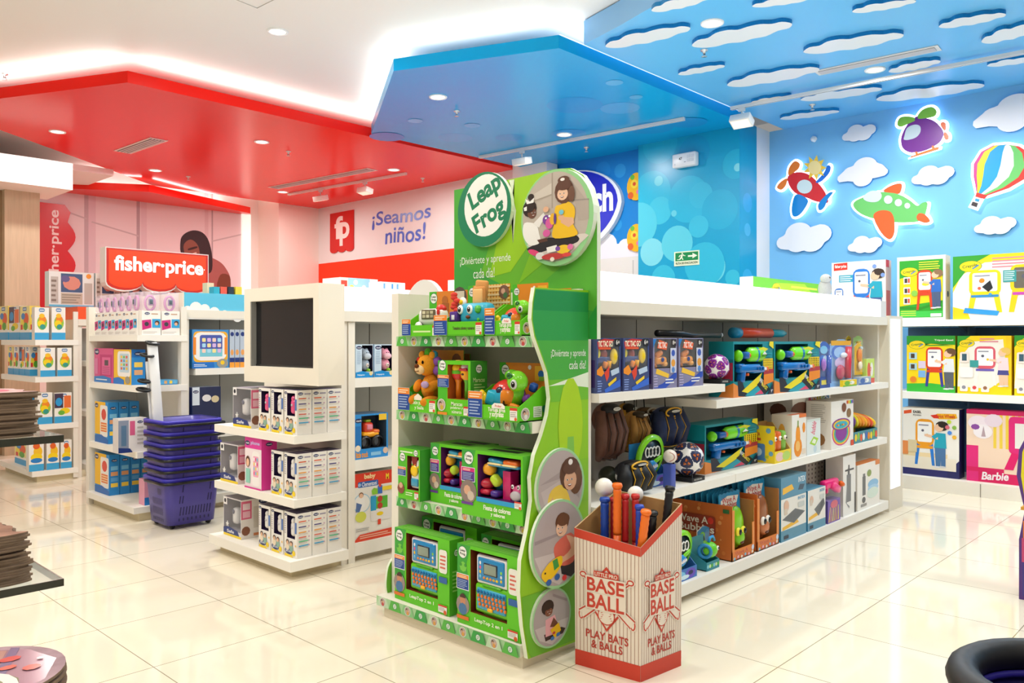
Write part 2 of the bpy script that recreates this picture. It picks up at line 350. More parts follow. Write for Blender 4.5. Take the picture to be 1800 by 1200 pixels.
# ------------------------------------------------------------------ recessed lights, vents, tracks, sprinklers
def downlight(x, y, z, label, power=9, r=.065, group='recessed ceiling lights'):
    t = thing('ceiling_light', label, 'ceiling light', (x, y, z), 0, group)
    m = MB('paint'); m.lathe([(r+.018, 0), (r+.016, -.008), (r, -.008), (r-.005, 0)], 'ffffff', n=20); m.build('trim_ring', t)
    m = MB('lamp'); m.lathe([(r-.004, -.003), (.001, -.003)], 'fff4e2', n=20); m.build('diffuser', t)
    if power: area('lamp', (x, y, z-.045), r*2.4, power)
DL = [((101, 231), 3.5, 'round recessed light near the outer edge of the red ceiling'), ((273, 299), 3.5, 'round recessed light in the red ceiling beyond the square vent'),
      ((460, 249), 3.5, 'round recessed light in the middle of the red ceiling'), ((692, 298), 3.5, 'round recessed light at the end of the red ceiling by the track'), ((497, 337), 3.5, 'small recessed light beside the long vent in the red ceiling'),
      ((770, 170), 3.5, 'round recessed light in the blue ceiling near its front edge'), ((992, 236), 3.5, 'round recessed light in the blue ceiling beside the track'),
      ((1252, 40), 3.56, 'round recessed light between clouds at the front of the sky ceiling'), ((1538, 122), 3.56, 'round recessed light beside a cloud in the middle of the sky ceiling'),
      ((488, 55), ZC, 'square-rimmed recessed light in the plain white ceiling')]
for (p, z, lb) in DL: x, y = onZ(p[0], p[1], z); downlight(x, y, z-.001, lb, 60 if z == ZC else 62 if z > 3.52 else 40 if 'blue' in lb else 42)
for x, y in ((.3, 1.2), (.3, 3.6), (.3, 6), (-1.8, 2), (-1.8, 5), (1.9, .2), (.4, -1.4), (1.6, 5.2), (2.6, 2.2), (1.2, 4.4)):       # added unseen lamps overhead, standing in for the rest of the store lighting
    area('lamp', (x, y, ZC-.03), .16, 44)
for x, y in ((5.2, 1.6), (6.6, .5), (5, -.6), (3.9, 1.6), (7.2, -.4), (7.6, .3)): area('lamp', (x, y, 3.5), .16, 39)  # unseen lamps added below the sky ceiling, without fixtures
def vent(a, b, wd, z, label, n=4, dark='6f6c6c', name='air_vent'):
    a, b = Vector(onZ(*a, z)), Vector(onZ(*b, z)); L = (b-a).length; t = thing(name, label, 'vent', ((a.x+b.x)/2, (a.y+b.y)/2, z), math.atan2(b.y-a.y, b.x-a.x))
    m = MB('paint'); m.box(-L/2, -wd/2, -.006, L/2, wd/2, .0, 'e9e4e2'); m.build('frame', t)
    m = MB('matte'); m.box(-L/2+.03, -wd/2+.025, -.008, L/2-.03, wd/2-.025, -.006, dark); m.build('opening', t)
    m = MB('paint')
    for i in range(n): y = -wd/2+.03+(wd-.06)*(i+.5)/n; m.box(-L/2+.03, y-.012, -.014, L/2-.03, y+.006, -.008, 'd4d0d4')
    m.build('louver', t)
vent((215, 267), (280, 244), .20, 3.499, 'square white slatted vent in the red ceiling')
vent((480, 330), (655, 297), .18, 3.499, 'long white slatted vent along the red ceiling', 3)
vent((1435, 128), (1652, 83), .14, 3.559, 'long narrow slotted vent between the ceiling clouds', 5, '3a5f7a', 'slot_vent')
def sprinkler(p, z, label):
    x, y = onZ(*p, z); t = thing('sprinkler', label, 'sprinkler', (x, y, z), 0)
    m = MB('metal'); m.lathe([(.03, 0), (.028, -.008), (.012, -.01), (.01, -.035)], 'dcdcdc', n=10); m.build('body', t)
    m = MB('metal'); m.lathe([(.002, -.05), (.022, -.05), (.022, -.052), (.002, -.052)], 'd0d0d0', n=10)
    m.tube([(.01, 0, -.03), (.012, 0, -.05)], .002, 'cccccc', n=4); m.tube([(-.01, 0, -.03), (-.012, 0, -.05)], .002, 'cccccc', n=4); m.build('deflector', t)
for p, z, lb in (((507, 266), 3.5, 'small sprinkler in the red ceiling before the long vent'), ((331, 310), 3.5, 'small sprinkler in the red ceiling past the square vent'), ((743, 313), 3.5, 'small sprinkler in the red ceiling beyond the track spotlights'),
        ((803, 195), 3.5, 'small sprinkler in the blue ceiling near its recessed front light'), ((1031, 259), 3.5, 'small sprinkler in the blue ceiling beyond the track'), ((1238, 88), 3.56, 'small sprinkler beside a large cloud in the sky ceiling'), ((1428, 184), 3.56, 'small sprinkler in front of the last cloud of the sky ceiling'), ((8, 130), ZC, 'small sprinkler in the plain white ceiling')): sprinkler(p, z-.001, lb)
def track(a, b, z, label, spots, drop=.10):
    a, b = Vector(onZ(*a, z)), Vector(onZ(*b, z)); L = (b-a).length; t = thing('light_track', label, 'light track', ((a.x+b.x)/2, (a.y+b.y)/2, z), math.atan2(b.y-a.y, b.x-a.x))
    m = MB('paint'); m.box(-L/2, -.018, -.03, L/2, .018, 0, 'f0eeec'); m.build('rail', t)
    m = MB('metal'); m.box(-L/2, -.004, -.031, L/2, .004, -.03, '777777'); m.build('groove', t)
    for k, lb, tilt in spots:
        p = a.lerp(b, k); s = thing('track_spotlight', lb, 'spotlight', (p.x, p.y, z-.0315), math.atan2(b.y-a.y, b.x-a.x), 'white track spotlights')
        m = MB('paint'); m.box(-.03, -.015, -.03, .03, .015, 0, 'efefef'); m.tube([(0, 0, -.03), (0, 0, -.075)], .008, 'e4e4e4'); m.build('bracket', s)
        m = MB('paint'); m.T = Matrix.Translation((0, 0, -.12)) @ Matrix.Rotation(tilt, 4, 'X'); m.rbox(0, 0, 0, .2, .13, .075, .008, 'f6f4f0'); m.build('lamp_housing', s)
        m2 = MB('lit'); m2.T = m.T; m2.box(-.085, -.05, -.040, .085, .05, -.038, 'fff2dc'); m2.build('lens', s)
track((507, 340), (714, 303), 3.498, 'white light track under the red ceiling', [(.30, 'white box spotlight on the red ceiling track nearer the mural', .25), (.68, 'white box spotlight on the red ceiling track nearer the picture wall end', -.2)])
track((843, 274), (1203, 206), 3.498, 'long white light track under the blue ceiling', [(.24, 'white box spotlight hanging from the blue ceiling track', .2)])
track((1285, 188), (1800, 88), 3.528, 'long white light track across the sky ceiling', [(.045, 'white box spotlight at the corner of the sky ceiling', -.5)])
# square access line in the white ceiling
M = MB('matte'); a, b, c_ = onZ(405, -5, ZC), onZ(452, 14, ZC), onZ(490, -5, ZC)
for p, q in ((a, b), (b, c_)): M.tube([(p[0], p[1], ZC-.001), (q[0], q[1], ZC-.001)], .003, 'b9b4ac', n=4)
struct('ceiling_seam', M)
# ================================================================== store furniture
PAN, EDGE, GREYP = 'ece6da', 'f3efe6', 'd3cdc2'
def pic(cv, x0, y0, x1, y1):
    """draw in the coordinates of a sketch whose picture spans x0..x1, y0 (top)..y1 (bottom)"""
    f = lambda p: ((p[0]-x0)/(x1-x0), (y1-p[1])/(y1-y0))
    def P(c, *pts): cv.pts([f(p) for p in (smooth(pts, 3) if len(pts) > 5 else pts)], c)
    def E(c, x, y, rx, ry=None, n=14, rot=0): q = f((x, y)); cv.el(q[0], q[1], rx/(x1-x0), (ry or rx)/(y1-y0), c, n, rot=rot)
    def R(c, x, y, X, Y): P(c, (x, Y), (X, Y), (X, y), (x, y))
    return P, E, R
def face(E, P, x, y, r, skin, hair, look=0):
    E(skin, x, y, r, r*1.15); E('ffffff', x+look-r*.35, y-r*.1, r*.16, r*.12, 8); E('ffffff', x+look+r*.35, y-r*.1, r*.16, r*.12, 8)
    E('2a1a14', x+look-r*.35, y-r*.1, r*.1, r*.11, 8); E('2a1a14', x+look+r*.35, y-r*.1, r*.1, r*.11, 8)
    P('7a3228', (x+look-r*.35, y+r*.42), (x+look+r*.35, y+r*.42), (x+look+r*.15, y+r*.68), (x+look-r*.15, y+r*.68))
    P('ffffff', (x+look-r*.28, y+r*.44), (x+look+r*.28, y+r*.44), (x+look+r*.15, y+r*.54), (x+look-r*.15, y+r*.54))
    E(skin, x+look, y+r*.18, r*.12, r*.1, 8)
def disc(name, t, ctr, rx, rz, axis, ring, draw, thick=.016):
    """round board with a printed picture; axis 'x' faces -X, 'y' faces -Y"""
    M = MB('card'); n = 40
    u, v, nn = ((0, -1, 0), (0, 0, 1), (1, 0, 0)) if axis == 'x' else ((1, 0, 0), (0, 0, 1), (0, 1, 0))
    M.prism([(rx*math.cos(2*math.pi*i/n), rz*math.sin(2*math.pi*i/n)) for i in range(n)], ctr, u, v, [q*thick for q in nn], ring, 'dfe8d4')
    U, V, N_ = Vector(u), Vector(v), Vector(nn)
    cv = CV(M, Vector(ctr)-U*rx-V*rz, U*2*rx, V*2*rz, -N_)
    draw(cv)
    return M.build(name, t)
def lf_mark(cv, x, y, r, ring='17804f'):
    cv.el(x, y, r, None, ring, 16); cv.el(x, y, r*.88, None, 'f6f7f2', 16)
    cv.txt('Leap', x-r*.62, y+r*.02*cv.asp, x+r*.62, y+r*.5*cv.asp, '3a4a40', .03); cv.txt('Frog', x-r*.6, y-r*.52*cv.asp, x+r*.6, y-r*.04*cv.asp, '3a4a40', .03)
def mini_photo(cv, x, y, r):
    cv.el(x, y, r, None, 'e9e6df', 12); cv.el(x, y, r*.88, None, 'b9aca4', 12)
    cv.el(x-r*.25, y+r*.25*cv.asp, r*.32, None, '4a3028', 8); cv.el(x-r*.2, y+r*.1*cv.asp, r*.24, None, 'd9a98c', 8); cv.el(x+r*.1, y-r*.4*cv.asp, r*.4, None, RND.choice(['e0a050', 'c94c4c', 'e8e4dc', 'd0b040']), 8)
    cv.el(x+r*.4, y+r*.1*cv.asp, r*.25, None, 'e2b79c', 8)
def promo_strip(M, o, u, v, n, ph):
    cv = CV(M, o, u, v, n); cv.rect(0, 0, 1, 1, 'a9d3a0'); N_ = 10; a = cv.asp
    for i in range(N_):
        x = (i+.5)/N_
        cv.pts([(x-.05, 0), (x+.05, 0), (x+.03, 1), (x-.03, 1)], ['5cb84a', '8cc98a', '3fa64b', 'c4dfbc'][(i+ph) % 4])
        if (i+ph) % 2: mini_photo(cv, x, .5, .48/a)
        else:
            cv.el(x, .5, .32/a, None, '2f8a5c', 12); cv.el(x, .5, .26/a, None, 'e6efe4', 12); cv.txt('LF', x-.12/a, .34, x+.12/a, .66, '2f8a5c')
# ------------------------------------------------------------------ green endcap display (front at x 2.39, between y 2.15 and 3.07)
LX, LYL, LYR = 2.39, 3.035, 2.165
LZ = [1.318, .972, .564, .095]
t = thing('endcap_display', 'white four-shelf endcap with tall green header board and wavy green side panel', 'display shelf', (LX, 2.6, 0))
def at0(M): M.T = Matrix.Translation((-LX, -2.6, 0)); return M
M = at0(MB('paint')); M.box(2.405, LYL, .05, 2.72, LYL+.05, 1.522, PAN); M.build('side_panel', t)
M = at0(MB('paint')); M.box(2.69, LYR, .05, 2.715, LYL, 1.52, 'e3dccd'); M.build('back_panel', t)
M = at0(MB('paint')); M.box(2.345, LYR+.01, 0, 2.715, LYL+.03, .049, 'e6dcc4'); M.build('toe_kick', t)
for i, z in enumerate(LZ):
    xf = 2.325 if i == 3 else LX; yl, yr = (3.1, 2.172) if i == 3 else (LYL-.002, LYR+.002)
    M = at0(MB('paint')); M.box(xf+.003, yr, z-.045, 2.689, yl, z, 'f0eadd'); sh = M.build('shelf', t)
    M = at0(MB('card')); promo_strip(M, (xf+.002, yl, z-.045), (0, -(yl-yr), 0), (0, 0, .045), (-1, 0, 0), i); M.build('price_strip', sh)
# wavy side panel
wv = [onY(px, py, 2.14) for px, py in ((940, 505), (936, 530), (934, 560), (939, 590), (948, 615), (962, 655), (967, 700), (963, 730), (953, 765), (940, 800), (933, 840), (935, 880), (928, 930), (916, 985), (914, 1040), (919, 1100), (928, 1158))]
M = at0(MB('card')); out = [(x, z) for x, z in wv]+[(2.72, .035), (2.72, 1.513)]
M.prism(out, (0, 2.14, 0), (1, 0, 0), (0, 0, 1), (0, .02, 0), '8cc51e', 'e8f0da')
cv = CV(M, (2.25, 2.14, 0), (.47, 0, 0), (0, 0, 1.513), (0, -1, 0)); f = lambda x, z: ((x-2.25)/.47, z/1.513)
cl = lambda z: next((a[0]+(b[0]-a[0])*(z-a[1])/(b[1]-a[1]) for a, b in zip(wv, wv[1:]) if b[1] <= z <= a[1]), 2.35)+.006
def band(z0, z1, c, x1=2.719, slant=0):
    zs = [z0+(z1-z0)*k/8 for k in range(9)]; cv.pts([f(cl(z), z) for z in zs]+[f(x1, z1+slant), f(x1, z0+slant)], c)
band(1.14, 1.505, '4aa83c'); band(1.30, 1.503, '2f9a46'); band(1.42, 1.50, '1f8c45'); band(1.05, 1.14, '6fb92c')
cv.pts([f(2.46, 1.115), f(2.56, 1.135), f(2.718, 1.165), f(2.718, 1.10), f(2.56, 1.118)], 'e3ecd6')
band(.62, .80, '84c024'); band(.05, .30, '6db52e')
cv.el(f(2.6, .95)[0], .95/1.513, .17, .13, 'a8cf1a'); cv.pts([f(2.57, .70), f(2.63, .70), f(2.62, .9), f(2.58, .9)], '7dbd4a')
cv.txt('¡Diviértete y aprende', *f(2.475, 1.225), *f(2.70, 1.262), 'f2f7ea', 0); cv.txt('cada día!', *f(2.59, 1.18), *f(2.70, 1.216), 'f2f7ea', 0)
wp = M.build('side_graphic_panel', t)
M = at0(MB('card')); M.prism(smooth([(2.45, .05), (2.40, .06), (2.378, .11), (2.378, .17), (2.395, .23), (2.45, .26)]), (0, 3.088, 0), (1, 0, 0), (0, 0, 1), (0, .014, 0), '6db52e', 'e8f0da'); M.build('side_graphic_panel', t)
def photo_girl(cv):
    P, E, R = pic(cv, 1215, 280, 1600, 740); E('9ccf9a', 1407, 510, 192, 230, 36); E('b3a5a3', 1407, 510, 178, 216, 36)
    P('a39593', (1240, 480), (1400, 420), (1560, 560), (1555, 600), (1400, 460)); P('c1b4b1', (1250, 520), (1400, 470), (1420, 640), (1300, 660))
    P('e2c04c', (1330, 520), (1420, 500), (1480, 600), (1460, 700), (1330, 690), (1300, 600)); P('d79f80', (1340, 560), (1310, 600), (1290, 660), (1310, 690), (1350, 640))
    E('5c3a28', 1480, 440, 85, 100, 16, -.3); E('6b452f', 1525, 480, 55, 90); face(E, P, 1480, 480, 52, 'dba988', '5c3a28', -6); E('5c3a28', 1478, 405, 62, 38); E('f0e8e4', 1480, 370, 18)
def photo_baby(cv):
    P, E, R = pic(cv, 1150, 600, 1610, 1210); E('9ccf9a', 1380, 905, 230, 305, 36); E('afa3a4', 1380, 905, 214, 288, 36)
    P('c7bdbd', (1180, 960), (1580, 960), (1540, 1080), (1380, 1190), (1240, 1100)); P('998d90', (1180, 850), (1370, 830), (1370, 850), (1180, 875))
    P('2f2a30', (1390, 1060), (1530, 980), (1545, 1120), (1480, 1160), (1400, 1120)); P('d8695a', (1350, 900), (1480, 850), (1530, 950), (1500, 1060), (1390, 1060), (1340, 980))
    P('e3b294', (1440, 860), (1540, 920), (1530, 1000), (1420, 1040), (1385, 1020), (1480, 960)); E('e3b294', 1398, 1022, 26)
    E('6b4530', 1405, 760, 58, 66); face(E, P, 1400, 805, 48, 'e8bca0', '6b4530', -12); E('6b4530', 1412, 745, 54, 44)
    P('f0c419', (1240, 1080), (1290, 1020), (1390, 990), (1400, 1050), (1330, 1120), (1260, 1140)); E('f0c419', 1270, 1090, 40); P('3d9a48', (1320, 1010), (1360, 1000), (1375, 1060), (1335, 1080)); E('2f5fa8', 1290, 1150, 22); E('2f5fa8', 1360, 1130, 22)
    E('d6343a', 1420, 1150, 20); E('1a1a1a', 1260, 1080, 7)
def photo_toddler(cv):
    P, E, R = pic(cv, 1060, 530, 1330, 950); E('9ccf9a', 1195, 740, 135, 210, 36); E('aaa0a2', 1195, 740, 125, 197, 36)
    P('c3bbbc', (1080, 780), (1310, 780), (1290, 860), (1195, 930), (1110, 870)); P('96898c', (1200, 570), (1300, 640), (1300, 660), (1200, 590))
    P('3a2a2a', (1140, 840), (1260, 830), (1290, 850), (1270, 880), (1150, 890)); P('e2a5ae', (1150, 740), (1215, 725), (1230, 800), (1225, 860), (1150, 860))
    P('6d4030', (1205, 740), (1235, 790), (1225, 815), (1180, 800)); E('2c1a16', 1165, 655, 42, 52); face(E, P, 1172, 690, 26, '7d4c38', '2c1a16', 3); E('2c1a16', 1165, 640, 38, 32)
    P('e9b91c', (1180, 820), (1240, 790), (1255, 850), (1210, 890)); E('3a74b8', 1195, 885, 14); E('3a74b8', 1235, 872, 14); E('c84848', 1205, 850, 10)
disc('photo_disc', t, (2.523-LX, 2.126-2.6, .703), .152, .158, 'y', 'a9d69c', photo_girl, .012)
disc('photo_disc', t, (2.494-LX, 2.112-2.6, .480), .170, .178, 'y', 'a9d69c', photo_baby, .012)
disc('photo_disc', t, (2.466-LX, 2.126-2.6, .184), .120, .119, 'y', 'a9d69c', photo_toddler, .012)
# header board
M = at0(MB('card')); HX = 2.722
HP = [(2.99, 1.32), (2.99, 2.05), (2.55, 2.05), (2.33, 2.058), (2.24, 2.05), (2.17, 2.01), (2.125, 1.95), (2.10, 1.87), (2.095, 1.80), (2.095, 1.305), (2.20, 1.305)]
M.prism(HP, (HX, 0, 0), (0, 1, 0), (0, 0, 1), (.024, 0, 0), '6cb52d', 'dfe8d0')
cv = CV(M, (HX, 2.99, 1.3), (0, -.895, 0), (0, 0, .76), (-1, 0, 0)); f = lambda y, z: ((2.99-y)/.895, (z-1.3)/.76); G = lambda c, *p: cv.pts([f(*q) for q in p], c)
G('3f9f41', (2.99, 1.33), (2.99, 1.70), (2.80, 1.62), (2.5, 1.5), (2.096, 1.42), (2.096, 1.306), (2.5, 1.306)); G('4aa53a', (2.99, 1.70), (2.99, 2.05), (2.80, 2.05), (2.72, 1.8), (2.80, 1.62))
G('9acb1f', (2.62, 2.05), (2.34, 2.055), (2.42, 1.8), (2.60, 1.62), (2.74, 1.60), (2.68, 1.8)); G('86c322', (2.34, 2.055), (2.22, 2.03), (2.15, 1.98), (2.3, 1.7), (2.55, 1.56), (2.42, 1.8))
G('58ad35', (2.096, 1.80), (2.096, 1.42), (2.5, 1.5), (2.3, 1.62)); G('2f9a3f', (2.096, 1.45), (2.096, 1.306), (2.2, 1.306))
G('dfe9cf', (2.61, 2.046), (2.575, 2.046), (2.60, 1.9), (2.585, 1.75), (2.565, 1.9))
def arcs(): pass
cv.txt('¡Diviértete y aprende', *f(2.945, 1.66), *f(2.60, 1.708), 'f2f7ea', 0); cv.txt('cada día!', *f(2.85, 1.60), *f(2.705, 1.648), 'f2f7ea', 0)
hb = M.build('header_board', t)
def logo(cv): cv.el(.5, .5, .5, .5, '1b7f58', 40); cv.el(.53, .55, .40, .415, 'f6f5f0', 36); cv.txt('Leap', .22, .55, .83, .88, '1b7f58', .035, rot=.42); cv.txt('Frog', .30, .22, .90, .55, '1b7f58', .035, rot=.42)
disc('logo_disc', t, (2.700-LX, 2.757-2.6, 1.925), .182, .178, 'x', '1b7f58', logo, .02)
def photo_girls(cv):
    P, E, R = pic(cv, 155, 75, 810, 940); E('93cf8f', 482, 508, 326, 430, 40); E('bdb1a6', 470, 500, 300, 402, 40)
    P('cfc5ba', (250, 280), (450, 190), (450, 300), (240, 350)); R('a6998c', 443, 105, 455, 420); P('a6998c', (250, 330), (450, 290), (450, 302), (250, 345)); P('b3a69c', (620, 200), (740, 380), (770, 400), (770, 560), (680, 560)); P('99908a', (620, 370), (772, 382), (772, 395), (620, 384))
    P('d9d0c8', (240, 700), (740, 680), (700, 760), (560, 870), (400, 880), (290, 800))
    P('262226', (215, 760), (300, 725), (420, 680), (520, 700), (640, 680), (690, 720), (640, 760), (420, 790), (280, 820), (240, 790))
    P('f2efec', (190, 520), (270, 530), (310, 560), (330, 640), (340, 715), (250, 735), (195, 680), (172, 600)); P('5b382b', (310, 690), (400, 680), (410, 710), (330, 720)); P('ece8e4', (270, 540), (370, 450), (390, 480), (330, 580))
    E('2c1b17', 240, 395, 66, 78); E('2c1b17', 252, 290, 30); face(E, P, 262, 440, 42, '6d4433', '2c1b17', 14); E('2c1b17', 232, 385, 56, 44); P('f6f3f0', (200, 300), (245, 330), (285, 300), (280, 345), (215, 350)); P('f6f3f0', (185, 380), (215, 370), (215, 410), (190, 410))
    P('efbe1d', (480, 420), (530, 400), (600, 385), (650, 440), (655, 510), (640, 590), (680, 680), (560, 700), (455, 680), (470, 560)); P('e2b08f', (540, 510), (640, 530), (650, 580), (600, 610), (530, 560)); E('e2b08f', 535, 515, 26)
    E('5f3a2a', 560, 285, 84, 112); E('5f3a2a', 555, 185, 52, 34); E('f3ece8', 547, 180, 20, 14); face(E, P, 548, 310, 48, 'eec3a6', '5f3a2a', -4); E('5f3a2a', 560, 238, 66, 40); E('6f4a38', 628, 320, 28, 70)
    E('7a3f9c', 402, 520, 34, 44); E('d65aa0', 430, 555, 36, 50); E('e9b22a', 460, 520, 26, 52); E('5a3a8c', 482, 520, 12, 50); E('d65aa0', 405, 640, 34, 34); E('ffffff', 432, 490, 10); E('ffffff', 400, 505, 9); E('e2b08f', 400, 425, 26); E('74c2d8', 540, 470, 22)
    P('f3f0ee', (405, 770), (500, 755), (500, 810), (415, 820)); E('e0447a', 290, 805, 60, 26, rot=-.3); E('e6dfdf', 345, 840, 40, 34); E('c33b3b', 470, 855, 110, 30); E('f2c52b', 560, 800, 62, 40); E('e070a8', 620, 785, 26); E('7c4aa8', 510, 790, 22); E('e04545', 590, 850, 40, 18); E('efe5d8', 460, 880, 20)
disc('photo_disc', t, (2.695-LX, 2.300-2.6, 1.838), .208, .212, 'x', '9fd48f', photo_girls, .025)
# ------------------------------------------------------------------ double-sided aisle units running away along X
def aisle(label, x0, x1, y0, y1, shelves, top=1.42, header=None, endshelves=(), xe=None, zend=1.56, side=True, back='d8d2c8', yend=None):
    cx, cy = x0, (y0+y1)/2; t = thing('gondola_shelving', label, 'shelving unit', (cx, cy, 0)); ym = (y0+y1)/2
    mk = lambda fin='paint': (lambda M: (setattr(M, 'T', Matrix.Translation((-cx, -cy, 0))), M)[1])(MB(fin))
    M = mk(); M.box(x0+.03, y0+.06, 0, x1, y1-.06, .06, 'e6dcc4'); M.build('toe_kick', t)
    M = mk(); M.box(x0, y0+.002, 0, x0+.04, y1, zend, PAN); M.build('end_panel', t)
    M = mk(); M.box(x1-.04, y0+.04, 0, x1, y1, top, PAN); M.build('end_panel', t)
    M = mk(); M.box(x0+.04, ym-.02, .06, x1-.04, ym+.02, top, back)
    M.build('back_panel', t)
    M = mk('matte'); k = x0+.5
    while k < x1-.1: M.box(k, ym-.0215, .1, k+.005, ym-.02, top, '4a4640'); k += .48
    M.build('panel_joint', t)
    for (xa, xb, yf, z, th) in shelves:
        M = mk(); M.box(xa, yf, z-th, xb, ym-.0215, z, EDGE); M.build('shelf', t)
    M = mk(); M.box(x0+.04, ym+.02, .06, x1-.04, y1, .11, EDGE); M.build('shelf', t)
    if header:
        z0, z1, c, fin, xh = header
        M = mk('paint'); M.box(x0+.001, y0-.02, z0-.06, x1, y1+.02, z0, 'e9e2d4'); M.build('top_panel', t)
        M = mk(fin); M.box(x0, y0-.01, z0+.001, xh, y1+.01, z1, c, fin); hd = M.build('header', t)
        if fin == 'lit' and xh < x1: M = mk('paint'); M.box(xh, y0-.008, z0+.001, x1, y1, z1-.01, 'dcdad8'); M.build('header_end', t)
    return t, mk
# unit joined to the green endcap
t, mk = aisle('long white shelving unit with glowing white header running back from the green endcap', 2.752, 6.40, 2.18, 3.06,
    [(2.795, 3.89, 2.14, 1.068, .04), (3.80, 6.355, 2.14, .985, .042), (2.795, 4.02, 2.15, .572, .045), (4.025, 6.355, 2.15, .572, .045), (2.795, 6.355, 2.14, .095, .06)],
    1.415, (1.475, 1.605, 'fbfcff', 'lit', 6.28), zend=1.47, back='d9d4cc')
M = mk(); M.box(6.40, 2.15, 0, 6.70, 3.04, 1.487, 'e4dccb'); M.build('end_column', t)
M = mk('lit'); M.box(6.425, 2.146, .17, 6.635, 2.1495, 1.462, 'eef2fb'); M.build('light_panel', t)
# middle unit with three stepped end shelves
t, mk = aisle('white shelving unit with glowing header and the boxed-in screen on its end', 2.70, 6.4, 3.93, 4.80,
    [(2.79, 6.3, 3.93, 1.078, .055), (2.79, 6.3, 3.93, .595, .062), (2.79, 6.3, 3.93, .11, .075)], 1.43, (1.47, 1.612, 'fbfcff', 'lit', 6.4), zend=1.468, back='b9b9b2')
M = mk(); M.box(2.745, 3.925, .0, 2.79, 3.96, 1.409, PAN); M.build('corner_post', t)
for z in (.78, .432, .105):
    M = mk(); M.box(2.36 if z > .2 else 2.325, 3.88 if z > .2 else 3.86, z-.045 if z > .2 else z-.055, 2.70, 4.80, z, EDGE); M.build('end_shelf', t)
M = mk(); M.box(2.38, 3.94, 0, 2.70, 4.76, .05, 'e0d2b0'); M.build('end_toe_kick', t)
# screen box bolted to the end of the middle unit
t = thing('screen_cabinet', 'white box with a dark recessed screen above the white monitor packs', 'screen', (2.41, 4.11, 0))
M = MB('paint'); a, b, z0, z1 = -.39, .41, 1.055, 1.607
fw = [onX(px, py, 2.41) for px, py in ((440, 530), (550.5, 527), (440, 643), (549, 649))]
ya, yb = fw[0][0]-4.11, fw[1][0]-4.11; za, zb = fw[2][1], fw[0][1]
for q in ((a, z0, b, za), (a, zb, b, z1), (a, za, yb, zb), (ya, za, b, zb)): M.box(0, q[0], q[1], .04, q[2], q[3], 'ece5d6')
M.box(.04, a, z0, .165, b, z1, 'ece5d6'); M.box(.165, -.15, 1.1, .285, .3, 1.44, 'c9c2b4'); M.build('housing', t)
M = MB('screen'); M.box(.034, yb, za, .0395, ya, zb, '17171a'); M.build('screen', t)
M = MB('gloss'); M.box(.002, ya-.01, za, .034, ya-.0005, zb, '8d8d8a'); M.box(.03, yb+.004, za+.002, .033, ya-.012, za+.012, '2b2b2b'); M.box(.03, yb+.004, zb-.012, .033, ya-.012, zb-.002, '2b2b2b'); M.build('bezel', t)
# third unit: blue header with white cloud edge
t, mk = aisle('white shelving unit with blue cloud header behind the stacked baskets', 2.70, 6.2, 5.98, 6.90,
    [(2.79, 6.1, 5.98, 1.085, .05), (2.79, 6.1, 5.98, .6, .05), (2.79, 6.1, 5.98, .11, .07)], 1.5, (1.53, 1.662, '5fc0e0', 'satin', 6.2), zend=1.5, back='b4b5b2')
M = mk(); cv = CV(M, (2.702, 5.965, 1.46), (.7, 0, 0), (0, 0, .2), (0, -1, 0))
for x, y, r in ((.03, .33, .05), (.12, .42, .07), (.22, .38, .06), (.33, .28, .06), (.45, .2, .05), (.6, .13, .06), (.75, .22, .06), (.87, .34, .07), (.98, .42, .07)): cv.el(x, y, r, None, 'f5f3ef')
cv.rect(0, 0, 1, .2, 'f5f3ef'); M.build('cloud_print', t)
M = mk(); M.box(2.692, 5.975, 1.50, 2.6995, 6.855, 1.66, 'efe8d8'); M.build('header_end', t)
M = mk(); M.box(2.33, 6.86, 0, 2.70, 6.92, 1.565, PAN); M.build('side_panel', t)
M = mk(); M.box(2.656, 5.926, .02, 2.6985, 5.985, 1.55, PAN); M.build('corner_post', t)
for z in (1.338, .972, .50, .105):
    M = mk(); M.box(2.335 if z > .2 else 2.31, 5.92, z-.045, 2.70, 6.86, z, EDGE); M.build('end_shelf', t)
M = mk(); M.box(2.36, 5.95, 0, 2.70, 6.84, .059, 'e0d2b0'); M.build('end_toe_kick', t)
# fourth unit at the far left: orange header
t, mk = aisle('white shelving unit with orange header nearest the mural', 2.70, 6.0, 8.25, 9.15,
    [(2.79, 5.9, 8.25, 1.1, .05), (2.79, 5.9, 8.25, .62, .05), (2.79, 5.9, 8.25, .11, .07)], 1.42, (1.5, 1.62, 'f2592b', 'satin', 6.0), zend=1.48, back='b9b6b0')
M = mk(); cv = CV(M, (2.70, 8.235, 1.5), (.6, 0, 0), (0, 0, .12), (0, -1, 0)); cv.txt('fisher·price', .12, .15, .9, .85, 'fbe9df', .02); M.build('header_print', t)
for z in (1.305, .965, .53, .105):
    M = mk(); M.box(2.335 if z > .2 else 2.31, 8.22, z-.05, 2.70, 9.30, z, EDGE); M.build('end_shelf', t)
M = mk(); M.box(2.66, 8.226, 0.01, 2.6985, 8.25, 1.57, PAN); M.build('corner_post', t)
M = mk(); M.box(2.36, 8.26, 0, 2.70, 9.25, .055, 'e0d2b0'); M.build('end_toe_kick', t)
